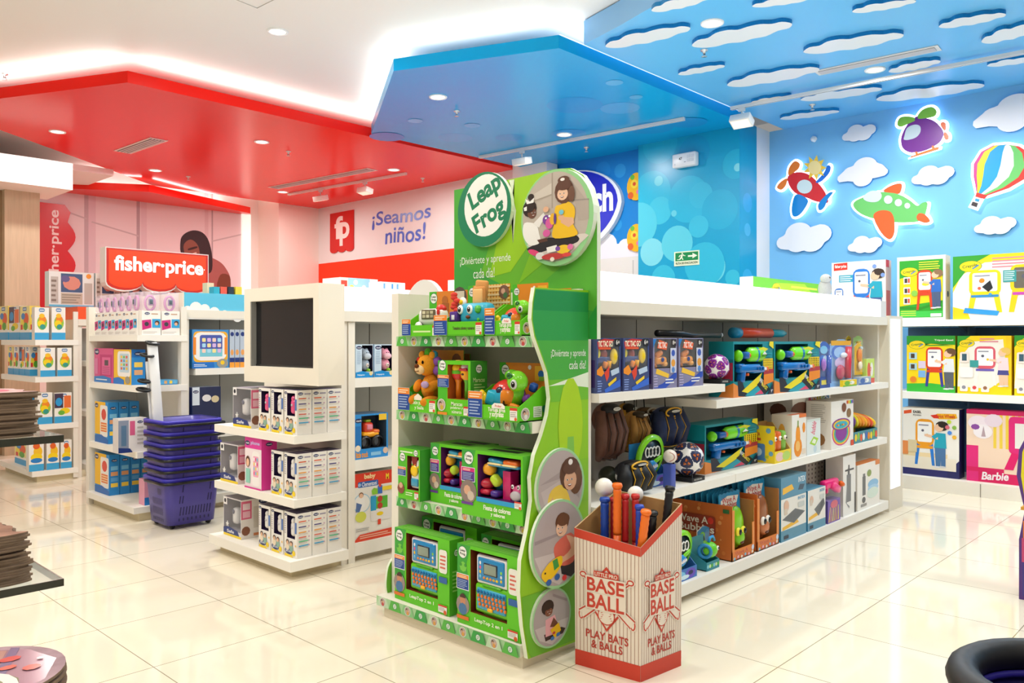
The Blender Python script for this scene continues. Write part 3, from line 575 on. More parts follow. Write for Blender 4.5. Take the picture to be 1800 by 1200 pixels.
# arched white board standing behind the green endcap
M = MB('paint'); yc_, w_ = 3.295, .17
M.prism([(-w_, 1.3), (w_, 1.3)]+[(w_*math.cos(math.pi*i/20), 1.40+.222*math.sin(math.pi*i/20)) for i in range(21)], (2.78, yc_, 0), (0, 1, 0), (0, 0, 1), (.03, 0, 0), 'e2e0dc')
M.box(2.785, yc_-.02, 0, 2.805, yc_+.02, 1.3, 'd8d5d0'); M.box(2.70, yc_-.16, 0, 2.89, yc_+.16, .012, 'd8d5d0')
tag(M.build('arched_board', loc=(0, 0, 0)), 'plain light grey board with rounded top behind the green endcap', 'board')
# orange shop sign standing over the units
YS = 8.3; x0, z1 = onY(187, 435, YS); x1, z1b = onY(365, 449, YS); z1 = (z1+z1b)/2; zb = onY(275, 512, YS)[1]; W = x1-x0
t = thing('brand_sign', 'orange scalloped sign with white lettering standing above the shelving', 'sign', (x0, YS, 0))
def scallop(w, zt, zl, dip, n=3, m=8):
    p = [(w, zt), (0, zt)]
    for k in range(n):
        for i in range(m+1): a = math.pi*i/m; p.append((w*(k+.5-.5*math.cos(a))/n, zl-dip*math.sin(a)))
    return p
zl = zb+.075
M = MB('paint'); M.prism(scallop(W+.02, z1+.01, zl-.005, .085), (-.01, 0.0, 0), (1, 0, 0), (0, 0, 1), (0, .14, 0), 'f6f2ec', 'f6f2ec'); M.build('sign_box', t)
M = MB('lit'); M.prism(scallop(W, z1, zl, .075), (0, -.004, 0), (1, 0, 0), (0, 0, 1), (0, .0035, 0), 'd8260a', None, 'satin'); cv = CV(M, (0, -.004, zb), (W, 0, 0), (0, 0, z1-zb), (0, -1, 0))
cv.pts([(.02+.96*x/W, (.05+.92*(z-zb)/(z1-zb))) for x, z in scallop(W, z1, zl, .075)], 'fb4b0c', 'satin'); cv.txt('fisher·price', .07, .36, .95, .84, 'fffaf4', .03); cv.rect(.955, .6, .965, .63, 'fffaf4'); M.build('sign_face', t)
M = MB('paint'); M.box(W*.4, .05, 1.63, W*.4+.04, .09, zl-.05, 'e8e4de'); M.box(W*.4-.1, .0, 1.6205, W*.4+.14, .14, 1.632, 'e8e4de'); M.build('stand', t)
# tall white shelf table with products carrying the sign area (behind the third unit)
# ------------------------------------------------------------------ wall shelving under the sky wall
t = thing('wall_shelving', 'white wall shelving with slate-blue back below the sky mural', 'shelving unit', (7.55, 1.0, 0))
mk = lambda fin='paint': (lambda M: (setattr(M, 'T', Matrix.Translation((-7.55, -1.0, 0))), M)[1])(MB(fin))
M = mk(); M.box(8.10, -2.5, .10, 8.2695, 2.55, 1.42, '55789b'); M.build('back_panel', t)
for z, th in ((1.478, .055), (.848, .06)):
    M = mk(); M.box(7.55, -2.5, z-th, 8.10, 2.55, z, 'f6f4ee'); M.box(8.0, -2.5, z-th, 8.2, 2.55, z-.002, 'f6f4ee'); M.build('shelf', t)
M = mk(); M.box(7.52, -2.5, .0, 8.10, 2.55, .115, 'efe9dc'); M.build('base', t)
M = mk('matte'); M.box(7.518, 1.80, 0, 7.5198, 1.806, .11, '8a8478'); M.build('base_joint', t)
for z in (1.42, .785):
    M = mk(); M.prism([(0, 0), (.4, 0), (.4, -.10)], (7.68, 2.0, z), (1, 0, 0), (0, 0, 1), (0, .012, 0), '48688a'); M.build('shelf_bracket', t)
M = mk(); M.box(7.9, 1.98, .115, 8.1, 2.0, 1.42, '5b7d9f'); M.build('upright', t)
# ================================================================== products: helpers
def fx(X, pL, pR, z, pT):
    """stands on height z, front in the plane x=X: place, width, height"""
    a, b = onX(pL, CPY, X)[0], onX(pR, CPY, X)[0]; return (X, (a+b)/2, z), abs(a-b), onX(pT[0], pT[1], X)[1]-z
def fy(Y, pL, pR, z, pT):
    a, b = onY(pL, CPY, Y)[0], onY(pR, CPY, Y)[0]; return ((a+b)/2, Y, z), abs(a-b), onY(pT[0], pT[1], Y)[1]-z
def carton(M, w, d, h, c, win=None, dep=.03, cin=None, z0=0):
    """carton standing at the origin; c: colour or [front,right,back,left,top,bottom]; win=(x0,z0,x1,z1) is an opening in the front, in fractions"""
    if not win: return M.box(-w/2, 0, z0, w/2, d, z0+h, c)
    cs = c if isinstance(c, list) else [c]*6; a, b = -w/2+win[0]*w, -w/2+win[2]*w; e, f = z0+win[1]*h, z0+win[3]*h
    x0, x1, zt = -w/2, w/2, z0+h; cin = cin or cs[0]; D = min(dep, d*.9)
    V = [(x0,0,z0),(x1,0,z0),(x1,0,zt),(x0,0,zt),(a,0,e),(b,0,e),(b,0,f),(a,0,f),(a,D,e),(b,D,e),(b,D,f),(a,D,f),(x0,d,z0),(x1,d,z0),(x1,d,zt),(x0,d,zt)]
    F = [(0,1,5,4),(1,2,6,5),(2,3,7,6),(3,0,4,7),(4,5,9,8),(5,6,10,9),(6,7,11,10),(7,4,8,11),(8,9,10,11),(1,13,14,2),(13,12,15,14),(12,0,3,15),(3,2,14,15),(0,12,13,1)]
    return M.add(V, F, [cs[0]]*4+[cin]*5+[cs[1], cs[2], cs[3], cs[4], cs[5]])
def tray(M, w, d, h, lip, c, cback, cin=None, ks=.55):
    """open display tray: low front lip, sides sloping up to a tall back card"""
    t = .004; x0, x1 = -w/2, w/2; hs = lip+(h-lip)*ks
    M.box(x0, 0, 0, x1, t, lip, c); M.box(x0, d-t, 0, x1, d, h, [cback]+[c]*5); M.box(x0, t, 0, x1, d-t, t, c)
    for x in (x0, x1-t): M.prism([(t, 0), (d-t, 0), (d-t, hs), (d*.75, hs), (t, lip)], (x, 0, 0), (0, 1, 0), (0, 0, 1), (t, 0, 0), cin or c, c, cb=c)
def lf_tag(cv, x0, y0, x1, y1, top='ef8a2c', bot='1f4a9c'):
    cv.rr(x0-.008, y0-.01, x1+.008, y1+.01, .03*(y1-y0), 'f0eef4'); cv.rect(x0, y0, x1, y1, bot); cv.rect(x0, y0+(y1-y0)*.72, x1, y1, top)
    cv.lines(x0+(x1-x0)*.1, y0+(y1-y0)*.76, x1-(x1-x0)*.1, y1-(y1-y0)*.05, 2, 'fbe6c8'); cv.lines(x0+(x1-x0)*.1, y0+(y1-y0)*.08, x1-(x1-x0)*.1, y0+(y1-y0)*.66, 5, '9fb4dc')
def lf_price(cv, x0, y0, x1, y1): cv.rect(x0, y0, x1, y1, 'f4f0ea'); cv.rect(x0, y0+(y1-y0)*.78, x1, y1, 'd8402c'); cv.lines(x0+(x1-x0)*.1, y0+(y1-y0)*.25, x1-(x1-x0)*.1, y0+(y1-y0)*.72, 3, 'b9b2ac'); cv.el(x1-(x1-x0)*.2, y0+(y1-y0)*.12, (x1-x0)*.18, None, 'e0632a', 8)
LG = '62c81e'; LGD = '2f9a3a'
def eyes(M, x, y, z, r, dx, look=0, white='ffffff', iris='201510'):
    for s in (-1, 1): M.ell(x+s*dx, y, z, r, r*.5, r*1.15, white, n=10, k=6); M.ell(x+s*dx+look, y-r*.35, z, r*.6, r*.3, r*.7, iris, n=8, k=6); M.ell(x+s*dx+look+r*.15, y-r*.55, z+r*.25, r*.2, r*.12, r*.2, 'ffffff', n=6, k=4)
# ------------------------------------------------------------------ toys shown in the green display
def toy_turtle(t, s, x, y, z, shell):
    """shape-sorter turtle: patchwork shell, green head with flower patch, loose shapes at its side"""
    g = thing_part = None
    M = MB('gloss'); M.T = Matrix.Translation((x, y, z)) @ Matrix.Scale(s, 4)
    pan = ['2558b8', '7a3f9f', 'e8472c', 'f2c51c', '2aa6c8', 'ef8a1c'] if shell else ['7a3f9f', '6b3a98', 'd62f2a', 'd62f2a', '2aa6c8', 'ef8a1c']
    n, k = 18, 8; vs = []; fs = []; cs = []
    for j in range(k+1):
        a = math.radians(-35+125*j/k)
        for i in range(n): b = 2*math.pi*i/n; vs.append((.085*math.cos(a)*math.cos(b), .055*math.cos(a)*math.sin(b)*1.1, .075+.075*math.sin(a)))
    for j in range(k):
        for i in range(n): fs.append((j*n+i, j*n+(i+1) % n, (j+1)*n+(i+1) % n, (j+1)*n+i)); cs.append(pan[((i+1)//3) % 6] if j < 4 else pan[((i+2)//6) % 3])
    M.add(vs, fs, cs, 'gloss', True)
    M.ell(.0, -.045, .1, .026, .012, .022, '17233f', n=10); M.prism([(.02*math.cos(a*math.pi/5+math.pi/2)*(1 if a % 2 == 0 else .45), .02*math.sin(a*math.pi/5+math.pi/2)*(1 if a % 2 == 0 else .45)) for a in range(10)], (.035, -.064, .05), (1, 0, 0), (0, 0, 1), (0, .006, 0), '3a2810')
    M.build('turtle_shell', t)
    M = MB('gloss'); M.T = Matrix.Translation((x, y, z)) @ Matrix.Scale(s, 4)
    M.tube([(.06, -.02, .05), (.085, -.03, .09), (.09, -.035, .125)], [.022, .02, .024], '6cc224'); M.ell(.088, -.04, .145, .045, .036, .042, '78d02a'); M.ell(.02, 0, .165, .032, .026, .024, '66bd22')
    eyes(M, .098, -.072, .135, .017, .0, .002); M.ell(.075, -.071, .16, .009, .004, .006, '1f6d2a'); M.ell(.086, -.073, .168, .006, .004, .009, '1f6d2a'); M.ell(.064, -.069, .166, .006, .004, .009, '1f6d2a'); M.ell(.074, -.071, .174, .009, .004, .006, '1f6d2a')
    M.ell(-.03, -.045, .025, .03, .025, .022, '6cc224'); M.ell(.06, -.045, .02, .03, .025, .02, '6cc224'); M.build('turtle_head', t)
    mk = lambda: (lambda M: (setattr(M, 'T', Matrix.Translation((x, y, z)) @ Matrix.Scale(s, 4)), M)[1])(MB('gloss'))
    M = mk(); M.rbox(-.04, -.052, .075, .05, .02, .06, .012, '29a9c6', rot=(0, .3, .2)); M.build('puzzle_piece', t)
    M = mk(); M.ell(-.085, -.055, .07, .024, .014, .032, 'f6cf1e', n=10, k=6); M.ell(-.085, -.06, .092, .014, .012, .016, 'f6cf1e', n=8, k=5); M.build('yellow_block', t)
    M = mk(); M.rbox(.09, -.06, .045, .036, .03, .03, .006, 'ef8a2c', rot=(0, .3, .4)); M.build('orange_block', t)
    M = mk(); M.prism([(.024*math.cos(a*math.pi/5)*(1 if a % 2 == 0 else .5), .024*math.sin(a*math.pi/5)*(1 if a % 2 == 0 else .5)) for a in range(10)], (.095, -.085, .026), (1, 0, 0), (0, 0, 1), (0, .02, 0), 'f4e022'); M.build('star_block', t)
    M = mk(); M.rbox(.108, .03, .12, .03, .03, .035, .008, '2f62c0' if not shell else 'd8402c', rot=(.2, .4, .2)); M.build('cube_block', t)
    M = mk(); M.rbox(.105, -.01, .08, .03, .03, .025, .006, '8a47ad', rot=(.2, -.3, .2)); M.build('purple_block', t)
def turtle_box(X, pL, pR, z, pT, label, shell, d=.17, group=None):
    loc, w, h = fx(X, pL, pR, z, pT); t = thing('toy_turtle_box', label, 'toy box', loc, NX, group); lip = .062
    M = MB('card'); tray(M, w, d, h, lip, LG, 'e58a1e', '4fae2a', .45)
    cv = CV(M, (-w/2, d-.004, 0), (w, 0, 0), (0, 0, h), (0, -1, 0)); cv.pts([(0, 0), (.16, 0), (.2, .5), (.13, 1), (0, 1)], '4cba28'); lf_mark(cv, .12, .86, .085)
    cv.rect(.72, .68, .97, .95, 'f3b92c'); cv.el(.84, .80, .06, None, '2b6fc0', 8); cv.rect(.80, .68, .9, .76, '8ac43c'); cv.el(.62, .92, .035, None, 'f4efe6', 8)
    fv = CV(M, (-w/2, 0, 0), (w, 0, 0), (0, 0, lip), (0, -1, 0)); fv.rect(.0, 0, 1, .12, '53b31a'); fv.txt('Tortuga giros', .40, .5, .74, .85, 'fbfbea', .03); fv.txt('y sorpresas', .43, .14, .71, .5, 'fbfbea', .03); lf_price(fv, .83, .1, .97, .92)
    rv = CV(M, (w/2, 0, 0), (0, d, 0), (0, 0, lip), (1, 0, 0)); mini_photo(rv, .2, .5, .14); rv.rect(.45, .25, .72, .95, 'e9efe2'); rv.lines(.47, .3, .7, .9, 5, '8fb08a'); rv.el(.8, .75, .08, None, '1b7f58', 10)
    M.build('tray', t)
    M = MB('card'); cv = CV(M, (-w/2-.002, -.003, 0), (w*.3, 0, 0), (0, 0, lip*1.9), (0, -1, 0)); lf_tag(cv, .02, .06, .98, .97); M.build('info_tag', t)
    M = MB('card'); cv = CV(M, (-w*.02, -.002, lip*.8), (w*.26, 0, 0), (0, 0, .022), (0, -1, 0)); cv.pts([(0, 0), (1, 0), (1, .5), (.8, 1), (.2, 1), (0, .5)], 'f5f0e8'); cv.txt('Probar', .25, .25, .75, .7, 'd8402c'); M.build('try_me_tab', t)
    toy_turtle(t, min(w*.9/.24, (h-.02)/.19)*.98, -w*.02, d*.5, .006, shell)
    return t
P1, P2 = 2.372, 2.34
# --- top shelf
z = LZ[0]+.001
loc, w, h = fx(P1, 707, 774, z, (745, 508)); d = .17
t = thing('toy_radio_box', 'small open tray with a white toy radio car, far end of the top green shelf', 'toy box', loc, NX)
M = MB('card'); tray(M, w, d, h, .05, LG, 'e0832a', '54b82a', .45)
cv = CV(M, (-w/2, d-.004, 0), (w, 0, 0), (0, 0, h), (0, -1, 0)); cv.rect(0, 0, .2, 1, '4cba28'); lf_mark(cv, .12, .85, .1); cv.el(.8, .85, .18, None, '5a5046', 12); cv.rect(.68, .78, .92, .98, 'd8d0bc'); cv.el(.42, .8, .08, None, 'b86a2c', 8); cv.rect(.34, .5, .52, .74, 'a85f28')
fv = CV(M, (-w/2, 0, 0), (w, 0, 0), (0, 0, .05), (0, -1, 0)); fv.lines(.3, .25, .75, .6, 1, 'd4f0a8', 0); lf_price(fv, .8, .05, .96, .95); M.build('tray', t)
M = MB('card'); cv = CV(M, (-w/2, -.002, 0), (w*.24, 0, 0), (0, 0, .08), (0, -1, 0)); lf_tag(cv, .02, .05, .98, .97); M.build('info_tag', t); M = MB('card'); cv = CV(M, (w*.34, -.0025, 0), (w*.34, 0, 0), (0, 0, .095), (0, -1, 0)); lf_tag(cv, .02, .05, .98, .97); M.build('info_tag', t)
M = MB('gloss'); M.rbox(0, d*.45, .085, w*.66, .06, .085, .03, 'f3f1ea', seg=3); M.rbox(-.0, d*.45-.031, .1, w*.36, .006, .045, .004, '6a6048'); cv = CV(M, (-w*.16, d*.45-.035, .082), (w*.32, 0, 0), (0, 0, .036), (0, -1, 0))
for i in range(3):
    for j in range(2): cv.rect(.05+.32*i, .08+.48*j, .3+.32*i, .46+.48*j, ['c9c2a0', 'e0d8b8', 'b0a888'][(i+j) % 3])
M.rbox(w*.25, d*.45-.03, .11, .016, .01, .028, .005, 'd8302a'); M.ell(w*.2, d*.45, .125, .03, .02, .02, 'd8302a')
M.build('toy_radio', t)
M = MB('gloss')
for s, c in ((-1, '3a3a3a'), (1, 'e8702a')): M.lathe([(.0, .0), (.024, .0), (.026, .008), (.024, .014), (0, .016)], [c, c, 'f0efe8' if s < 0 else c, 'f0efe8' if s < 0 else 'f6b48a'], (s*w*.24, d*.45-.026, .042), rot=(math.pi/2, 0, 0))
M.build('wheel', t)
loc, w, h = fx(P1, 776, 849, z, (810, 497)); d = .17
t = thing('toy_toaster_box', 'open tray with a blue smiling toy toaster and gingham back card', 'toy box', loc, NX)
M = MB('card'); tray(M, w, d, h, .062, LG, 'e9a52c', '4fae2a', .45)
cv = CV(M, (-w/2, d-.004, 0), (w, 0, 0), (0, 0, h), (0, -1, 0))
for i in range(12): cv.rect(.14+.07*i, .1, .14+.07*i+.035, 1, 'f4cf84')
for j in range(12): cv.rect(.14, .08+.078*j, 1, .08+.078*j+.038, 'f6dca4' if j % 2 else 'f3c873')
cv.pts([(0, 0), (.14, 0), (.18, .6), (.12, 1), (0, 1)], '4cba28'); lf_mark(cv, .1, .87, .085); cv.el(.87, .84, .12, None, '7a5a48', 14); cv.el(.85, .86, .05, None, 'd9a98c', 8); cv.el(.9, .78, .05, None, '4a7a4c', 8)
fv = CV(M, (-w/2, 0, 0), (w, 0, 0), (0, 0, .062), (0, -1, 0)); fv.rect(0, 0, 1, .12, '53b31a'); fv.txt('Tostadora colores y numeros', .28, .36, .8, .66, '4a3a2a', .03); lf_price(fv, .83, .1, .97, .92); M.build('tray', t)
M = MB('gloss'); M.rbox(.02, d*.45, .095, w*.66, .075, .10, .028, '31a9c9', seg=3); eyes(M, -.02, d*.45-.038, .115, .018, .03); M.ell(.0, d*.45-.04, .083, .014, .006, .008, '7a3a1c'); M.lathe([(0, 0), (.017, 0), (.017, .008), (0, .01)], '4ab53a', (w*.24, d*.45-.036, .115), rot=(math.pi/2, 0, 0)); M.ell(w*.24, d*.45-.038, .07, .008, .005, .008, '64c83a'); M.build('toy_toaster', t)
M = MB('matte'); M.rbox(.03, d*.45, .17, .075, .02, .09, .012, 'c98a4c'); M.rbox(.03, d*.45-.008, .17, .06, .012, .07, .01, 'e9b878'); M.rbox(.015, d*.5+.02, .2, .075, .018, .09, .012, 'd39a58', rot=(0, .12, 0)); M.build('bread_slice', t)
M = MB('matte'); 
for k in range(7): M.ell(-w*.36+.012*math.sin(k*2), d*.4-.02, .10+.014*k, .020, .012, .011, 'd8453a', n=8, k=5)
M.ell(-w*.24, d*.38, .15, .024, .01, .022, 'f6f2ea'); M.ell(-w*.24, d*.32, .15, .011, .008, .01, 'f2c222'); M.rbox(-w*.33, d*.25, .085, .05, .03, .045, .005, '5a3a8c'); M.rbox(-w*.33, d*.2-.005, .082, .02, .004, .022, .001, 'eee8f2'); M.build('play_food', t)
turtle_box(P1, 853, 916, z, (921, 492), 'open tray with a turtle shape sorter, blue shell panel, on the top green shelf', True)
loc, w, h = fx(P1+.19, 900, 975, z, (985, 503)); t = thing('toy_turtle_box', 'orange turtle sorter back card showing over the top of the wavy panel', 'toy box', loc, NX)
M = MB('card'); tray(M, w*.95, .12, h, .06, LG, 'e58a1e', '4fae2a', .45); cv = CV(M, (-w*.475, .116, 0), (w*.95, 0, 0), (0, 0, h), (0, -1, 0)); cv.rect(.72, .72, .97, .95, 'f3b92c'); cv.el(.84, .82, .06, None, '2b6fc0', 8); cv.el(.6, .92, .04, None, 'f4efe6', 8); M.build('tray', t)
# --- second shelf
z = LZ[1]+.001
loc, w, h = fx(P1, 700, 767, z, (745, 618)); d = .17
t = thing('plush_lion_box', 'tray with a sitting orange plush lion with multicoloured mane', 'toy box', loc, NX)
M = MB('card'); tray(M, w, d, h*1.02, .062, LG, 'd98a2c', '4aa02a', .35); cv = CV(M, (-w/2, d-.004, 0), (w, 0, 0), (0, 0, h), (0, -1, 0)); cv.el(.82, .85, .12, None, '7a4a30', 10); cv.rect(0, 0, .16, .9, '3fa62c')
fv = CV(M, (-w/2, 0, 0), (w, 0, 0), (0, 0, .062), (0, -1, 0)); fv.txt('León juegos', .38, .48, .74, .85, 'eef7d8', .02); fv.txt('y baila', .44, .14, .68, .46, 'eef7d8', .02); lf_price(fv, .82, .1, .97, .92); rv = CV(M, (w/2, 0, 0), (0, d, 0), (0, 0, .062), (1, 0, 0)); rv.lines(.2, .3, .7, .9, 3, 'bfe59a'); M.build('tray', t)
M = MB('card'); cv = CV(M, (-w/2, -.002, 0), (w*.32, 0, 0), (0, 0, .11), (0, -1, 0)); lf_tag(cv, .02, .05, .98, .97); M.build('info_tag', t); M = MB('card'); cv = CV(M, (-w*.06, -.002, .055), (w*.2, 0, 0), (0, 0, .03), (0, -1, 0)); cv.pts([(0, 0), (1, 0), (1, .5), (.5, 1), (0, .5)], 'f3ead8'); M.build('try_me_tab', t)
lion = t
M = MB('cloth'); M.ell(.01, d*.5, .12, .055, .045, .075, 'e08a26'); M.ell(.01, d*.5-.03, .12, .035, .02, .05, 'eda33c'); M.ell(-.05, d*.3, .13, .022, .05, .026, 'e08a26', rot=(.5, 0, .5)); M.ell(.065, d*.3, .13, .022, .05, .026, 'e08a26', rot=(.5, 0, -.5)); M.ell(-.055, d*.2, .06, .028, .055, .028, 'e08a26', rot=(.1, 0, .4)); M.ell(.065, d*.2, .055, .028, .055, .028, 'e08a26', rot=(.1, 0, -.4))
M.ell(-.075, d*.05+.01, .075, .026, .016, .026, '3f9a3c', n=10); M.ell(.05, d*.3-.04, .14, .03, .012, .018, 'b49ac4', n=8); M.build('plush_body', t)
M = MB('cloth'); M.ell(-.005, d*.42, .235, .058, .05, .055, 'e89a2c'); M.ell(-.012, d*.42-.04, .215, .034, .022, .026, 'f3cf9a'); M.ell(-.015, d*.42-.06, .232, .016, .01, .011, '6a3a20', n=8); M.ell(-.035, d*.42-.046, .252, .007, .005, .009, '1a1210', n=8); M.ell(.015, d*.42-.046, .252, .007, .005, .009, '1a1210', n=8); M.tube([(-.03, d*.42-.062, .208), (-.014, d*.42-.066, .203), (.004, d*.42-.062, .208)], .002, '6a3a20', n=5); M.ell(-.045, d*.42, .288, .02, .012, .02, 'e89a2c'); M.ell(.035, d*.42, .288, .02, .012, .02, 'e89a2c'); M.build('plush_head', t)
M = MB('cloth')
for a, c in ((20, '8a55a8'), (55, '3f9ac4'), (95, '58b83a'), (130, 'e06a2c'), (160, 'd0342c'), (200, 'd0342c'), (335, '8a55a8')): q = math.radians(a); M.ell(-.005+.068*math.cos(q), d*.5, .235+.06*math.sin(q), .03, .018, .024, c, rot=(0, -q, 0), n=10)
M.build('plush_mane', t)
for c_ in kids(t):
    if c_.name.startswith('plush'): c_.scale = (.9, .9, .9)
loc, w, h = fx(P1, 770, 827, z, (800, 634)); d = .10
t = thing('toy_maracas_box', 'window box with two toy maracas between the plush lion and the turtle', 'toy box', loc, NX)
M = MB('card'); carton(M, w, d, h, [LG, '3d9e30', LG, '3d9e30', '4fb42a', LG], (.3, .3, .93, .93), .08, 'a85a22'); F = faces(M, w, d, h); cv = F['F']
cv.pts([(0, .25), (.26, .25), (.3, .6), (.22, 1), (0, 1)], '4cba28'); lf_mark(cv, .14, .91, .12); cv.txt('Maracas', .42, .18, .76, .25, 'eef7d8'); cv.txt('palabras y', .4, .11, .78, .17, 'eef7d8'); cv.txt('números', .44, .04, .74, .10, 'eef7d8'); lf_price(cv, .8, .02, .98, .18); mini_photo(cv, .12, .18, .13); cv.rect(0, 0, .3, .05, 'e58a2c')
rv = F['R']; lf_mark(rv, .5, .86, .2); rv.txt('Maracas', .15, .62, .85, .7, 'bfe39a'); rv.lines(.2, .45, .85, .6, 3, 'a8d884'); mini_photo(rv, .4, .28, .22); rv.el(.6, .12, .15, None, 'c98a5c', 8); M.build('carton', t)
M = MB('card'); cv = CV(M, (-w*.5, -.003, h*.5), (w*.36, 0, 0), (0, 0, h*.24), (0, -1, 0)); lf_tag(cv, .02, .05, .98, .97); M.build('info_tag', t)
for s, (c1, c2, c3) in ((0, ('e8861c', 'd6302a', 'f2c41e')), (1, ('5cba2a', 'f0a81e', 'e9e9ea'))):
    M = MB('gloss'); x = w*(-.09+.27*s); M.lathe([(.006, .0), (.013, .0), (.012, .07), (.018, .085), (.028, .095), (.03, .11), (.03, .125)], [c1, c1, c1, c2, c2, '62b92c' if s == 0 else c2], (x, .045, .07), n=14); M.ell(x, .045, .205, .03, .03, .028, c3); 
    if s: M.rbox(x, .02, .2, .05, .012, .014, .005, 'c02838'); M.ell(x, .022, .18, .01, .012, .006, '3a2a1a', n=8)
    else: M.lathe([(.022, .0), (.012, .01)], 'f6dd62', (x, .045, .23), n=12)
    M.build('maraca', t)
turtle_box(P2, 824, 912, z, (900, 640), 'open tray with a turtle shape sorter, purple shell panel, second green shelf', False, .19)
loc, w, h = fx(P1+.2, 760, 800, z, (790, 622))
t = thing('plush_lion_box', 'orange-backed plush toy tray behind the lion on the second green shelf', 'toy box', loc, NX); M = MB('card'); tray(M, w, .1, h, .06, LG, 'd0802a', '4aa02a', .35); cv = CV(M, (-w/2, .096, 0), (w, 0, 0), (0, 0, h), (0, -1, 0)); cv.el(.6, .86, .14, None, '7a4a30', 10); M.build('tray', t)
# --- third shelf
z = LZ[2]+.001
loc, w, h = fx(P1, 700, 738, z, (716, 786)); d = .1
t = thing('toy_remote_box', 'narrow green box with a toy remote control, end of the third green shelf', 'toy box', loc, NX)
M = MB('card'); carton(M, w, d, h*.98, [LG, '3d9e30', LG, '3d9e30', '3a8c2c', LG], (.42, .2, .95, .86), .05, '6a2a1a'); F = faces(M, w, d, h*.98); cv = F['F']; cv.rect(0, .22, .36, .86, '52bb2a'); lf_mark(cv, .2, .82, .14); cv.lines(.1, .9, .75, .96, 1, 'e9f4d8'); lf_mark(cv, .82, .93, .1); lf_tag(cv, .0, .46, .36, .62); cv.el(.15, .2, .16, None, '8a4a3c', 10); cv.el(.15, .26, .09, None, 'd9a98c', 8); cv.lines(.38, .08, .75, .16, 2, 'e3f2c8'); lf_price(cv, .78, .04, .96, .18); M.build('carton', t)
M = MB('gloss'); x = w*.19; M.rbox(x, .022, h*.5, w*.38, .024, h*.56, .014, 'eceae6', seg=3); M.prism([(-w*.14, .03), (w*.14, .03), (w*.08, -.02), (-w*.08, -.02)], (x, .008, h*.73), (1, 0, 0), (0, 0, 1), (0, .006, 0), '8a1f1c'); M.rbox(x, .012, h*.34, w*.32, .012, h*.16, .008, '3f9cc0'); M.lathe([(0, 0), (.026, 0), (.026, .006), (.014, .008), (0, .008)], ['8cc83a', '8cc83a', 'f2c81e', 'f2c81e'], (x, .012, h*.56), rot=(math.pi/2, 0, 0), n=14)
for i in range(5): M.ell(x-w*.1+.02*(i % 3), .01, h*(.64+.035*(i//3)), .006, .004, .006, ['e04a3c', '3fa4cc', 'f2c81e', '58b83a', 'e87a2a'][i], n=8, k=5)
M.build('toy_remote', t)
def cake_box(X, pL, pR, pT, label):
    loc, w, h = fx(X, pL, pR, z, pT); d = .18; t = thing('toy_cake_stand_box', label, 'toy box', loc, NX)
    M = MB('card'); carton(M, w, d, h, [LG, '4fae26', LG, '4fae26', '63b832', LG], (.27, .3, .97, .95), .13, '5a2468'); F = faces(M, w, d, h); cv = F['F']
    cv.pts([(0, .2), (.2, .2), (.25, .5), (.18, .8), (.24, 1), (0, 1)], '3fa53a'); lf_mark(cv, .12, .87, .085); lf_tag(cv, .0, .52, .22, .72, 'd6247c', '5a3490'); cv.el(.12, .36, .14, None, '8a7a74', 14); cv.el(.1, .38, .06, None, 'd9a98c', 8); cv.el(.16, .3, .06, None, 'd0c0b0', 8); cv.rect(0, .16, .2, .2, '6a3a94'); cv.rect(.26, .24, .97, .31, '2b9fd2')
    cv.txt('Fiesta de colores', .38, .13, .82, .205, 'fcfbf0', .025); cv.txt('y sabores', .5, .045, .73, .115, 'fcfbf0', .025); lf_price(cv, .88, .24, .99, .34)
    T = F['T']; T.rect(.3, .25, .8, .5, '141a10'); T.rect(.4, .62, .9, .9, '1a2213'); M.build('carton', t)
    M = MB('gloss'); M.box(w*.08, .04, h*.3, w*.2, .09, h*.72, 'd6206e'); M.rbox(w*.14, .06, h*.8, w*.5, .09, h*.04, .01, '3f9ed0'); M.rbox(w*.02, .05, h*.86, w*.24, .08, h*.08, .015, '3aa2c6', rot=(0, .1, 0)); M.rbox(w*.26, .05, h*.86, w*.24, .08, h*.09, .015, 'ee7420'); M.rbox(w*.02, .04, h*.825, w*.22, .07, h*.03, .008, 'f3dc9a'); M.rbox(w*.26, .04, h*.825, w*.22, .07, h*.03, .008, 'f3dc9a'); M.build('cake_stand', t)
    M = MB('gloss'); M.rbox(-w*.12, .035, h*.72, w*.16, .05, h*.18, .02, 'eea724', rot=(0, .15, 0)); M.ell(-w*.16, .04, h*.5, w*.09, .035, h*.08, 'b8283c'); M.rbox(-w*.16, .035, h*.38, w*.16, .05, h*.09, .012, 'c2203f'); M.rbox(w*.0, .035, h*.37, w*.12, .05, h*.1, .01, '4a2f8c'); M.rbox(.0, .03, h*.57, w*.15, .04, h*.14, .014, 'b8d432', rot=(0, .75, 0)); M.lathe([(0, 0), (w*.17, 0), (w*.18, .008), (0, .01)], '2aa0c8', (-w*.02, .07, h*.62), rot=(math.pi/2, 0, 0)); M.build('play_food', t)
    M = MB('gloss'); M.rbox(w*.36, .05, h*.43, w*.22, .07, h*.24, .03, 'e8649a', seg=3); M.ell(w*.36, .012, h*.4, w*.09, .01, h*.075, 'b9b2b8'); eyes(M, w*.35, .014, h*.53, .008, .016); M.ell(w*.36, .03, h*.32, .014, .014, .01, '3aa2d0'); M.build('toy_mixer', t)
cake_box(P1+.05, 757, 826, (775, 780), 'green window box with a toy cake stand, the one next to the toy remote')
cake_box(P2, 812, 919, (880, 797), 'large green window box with a toy cake stand in front, by the wavy panel')
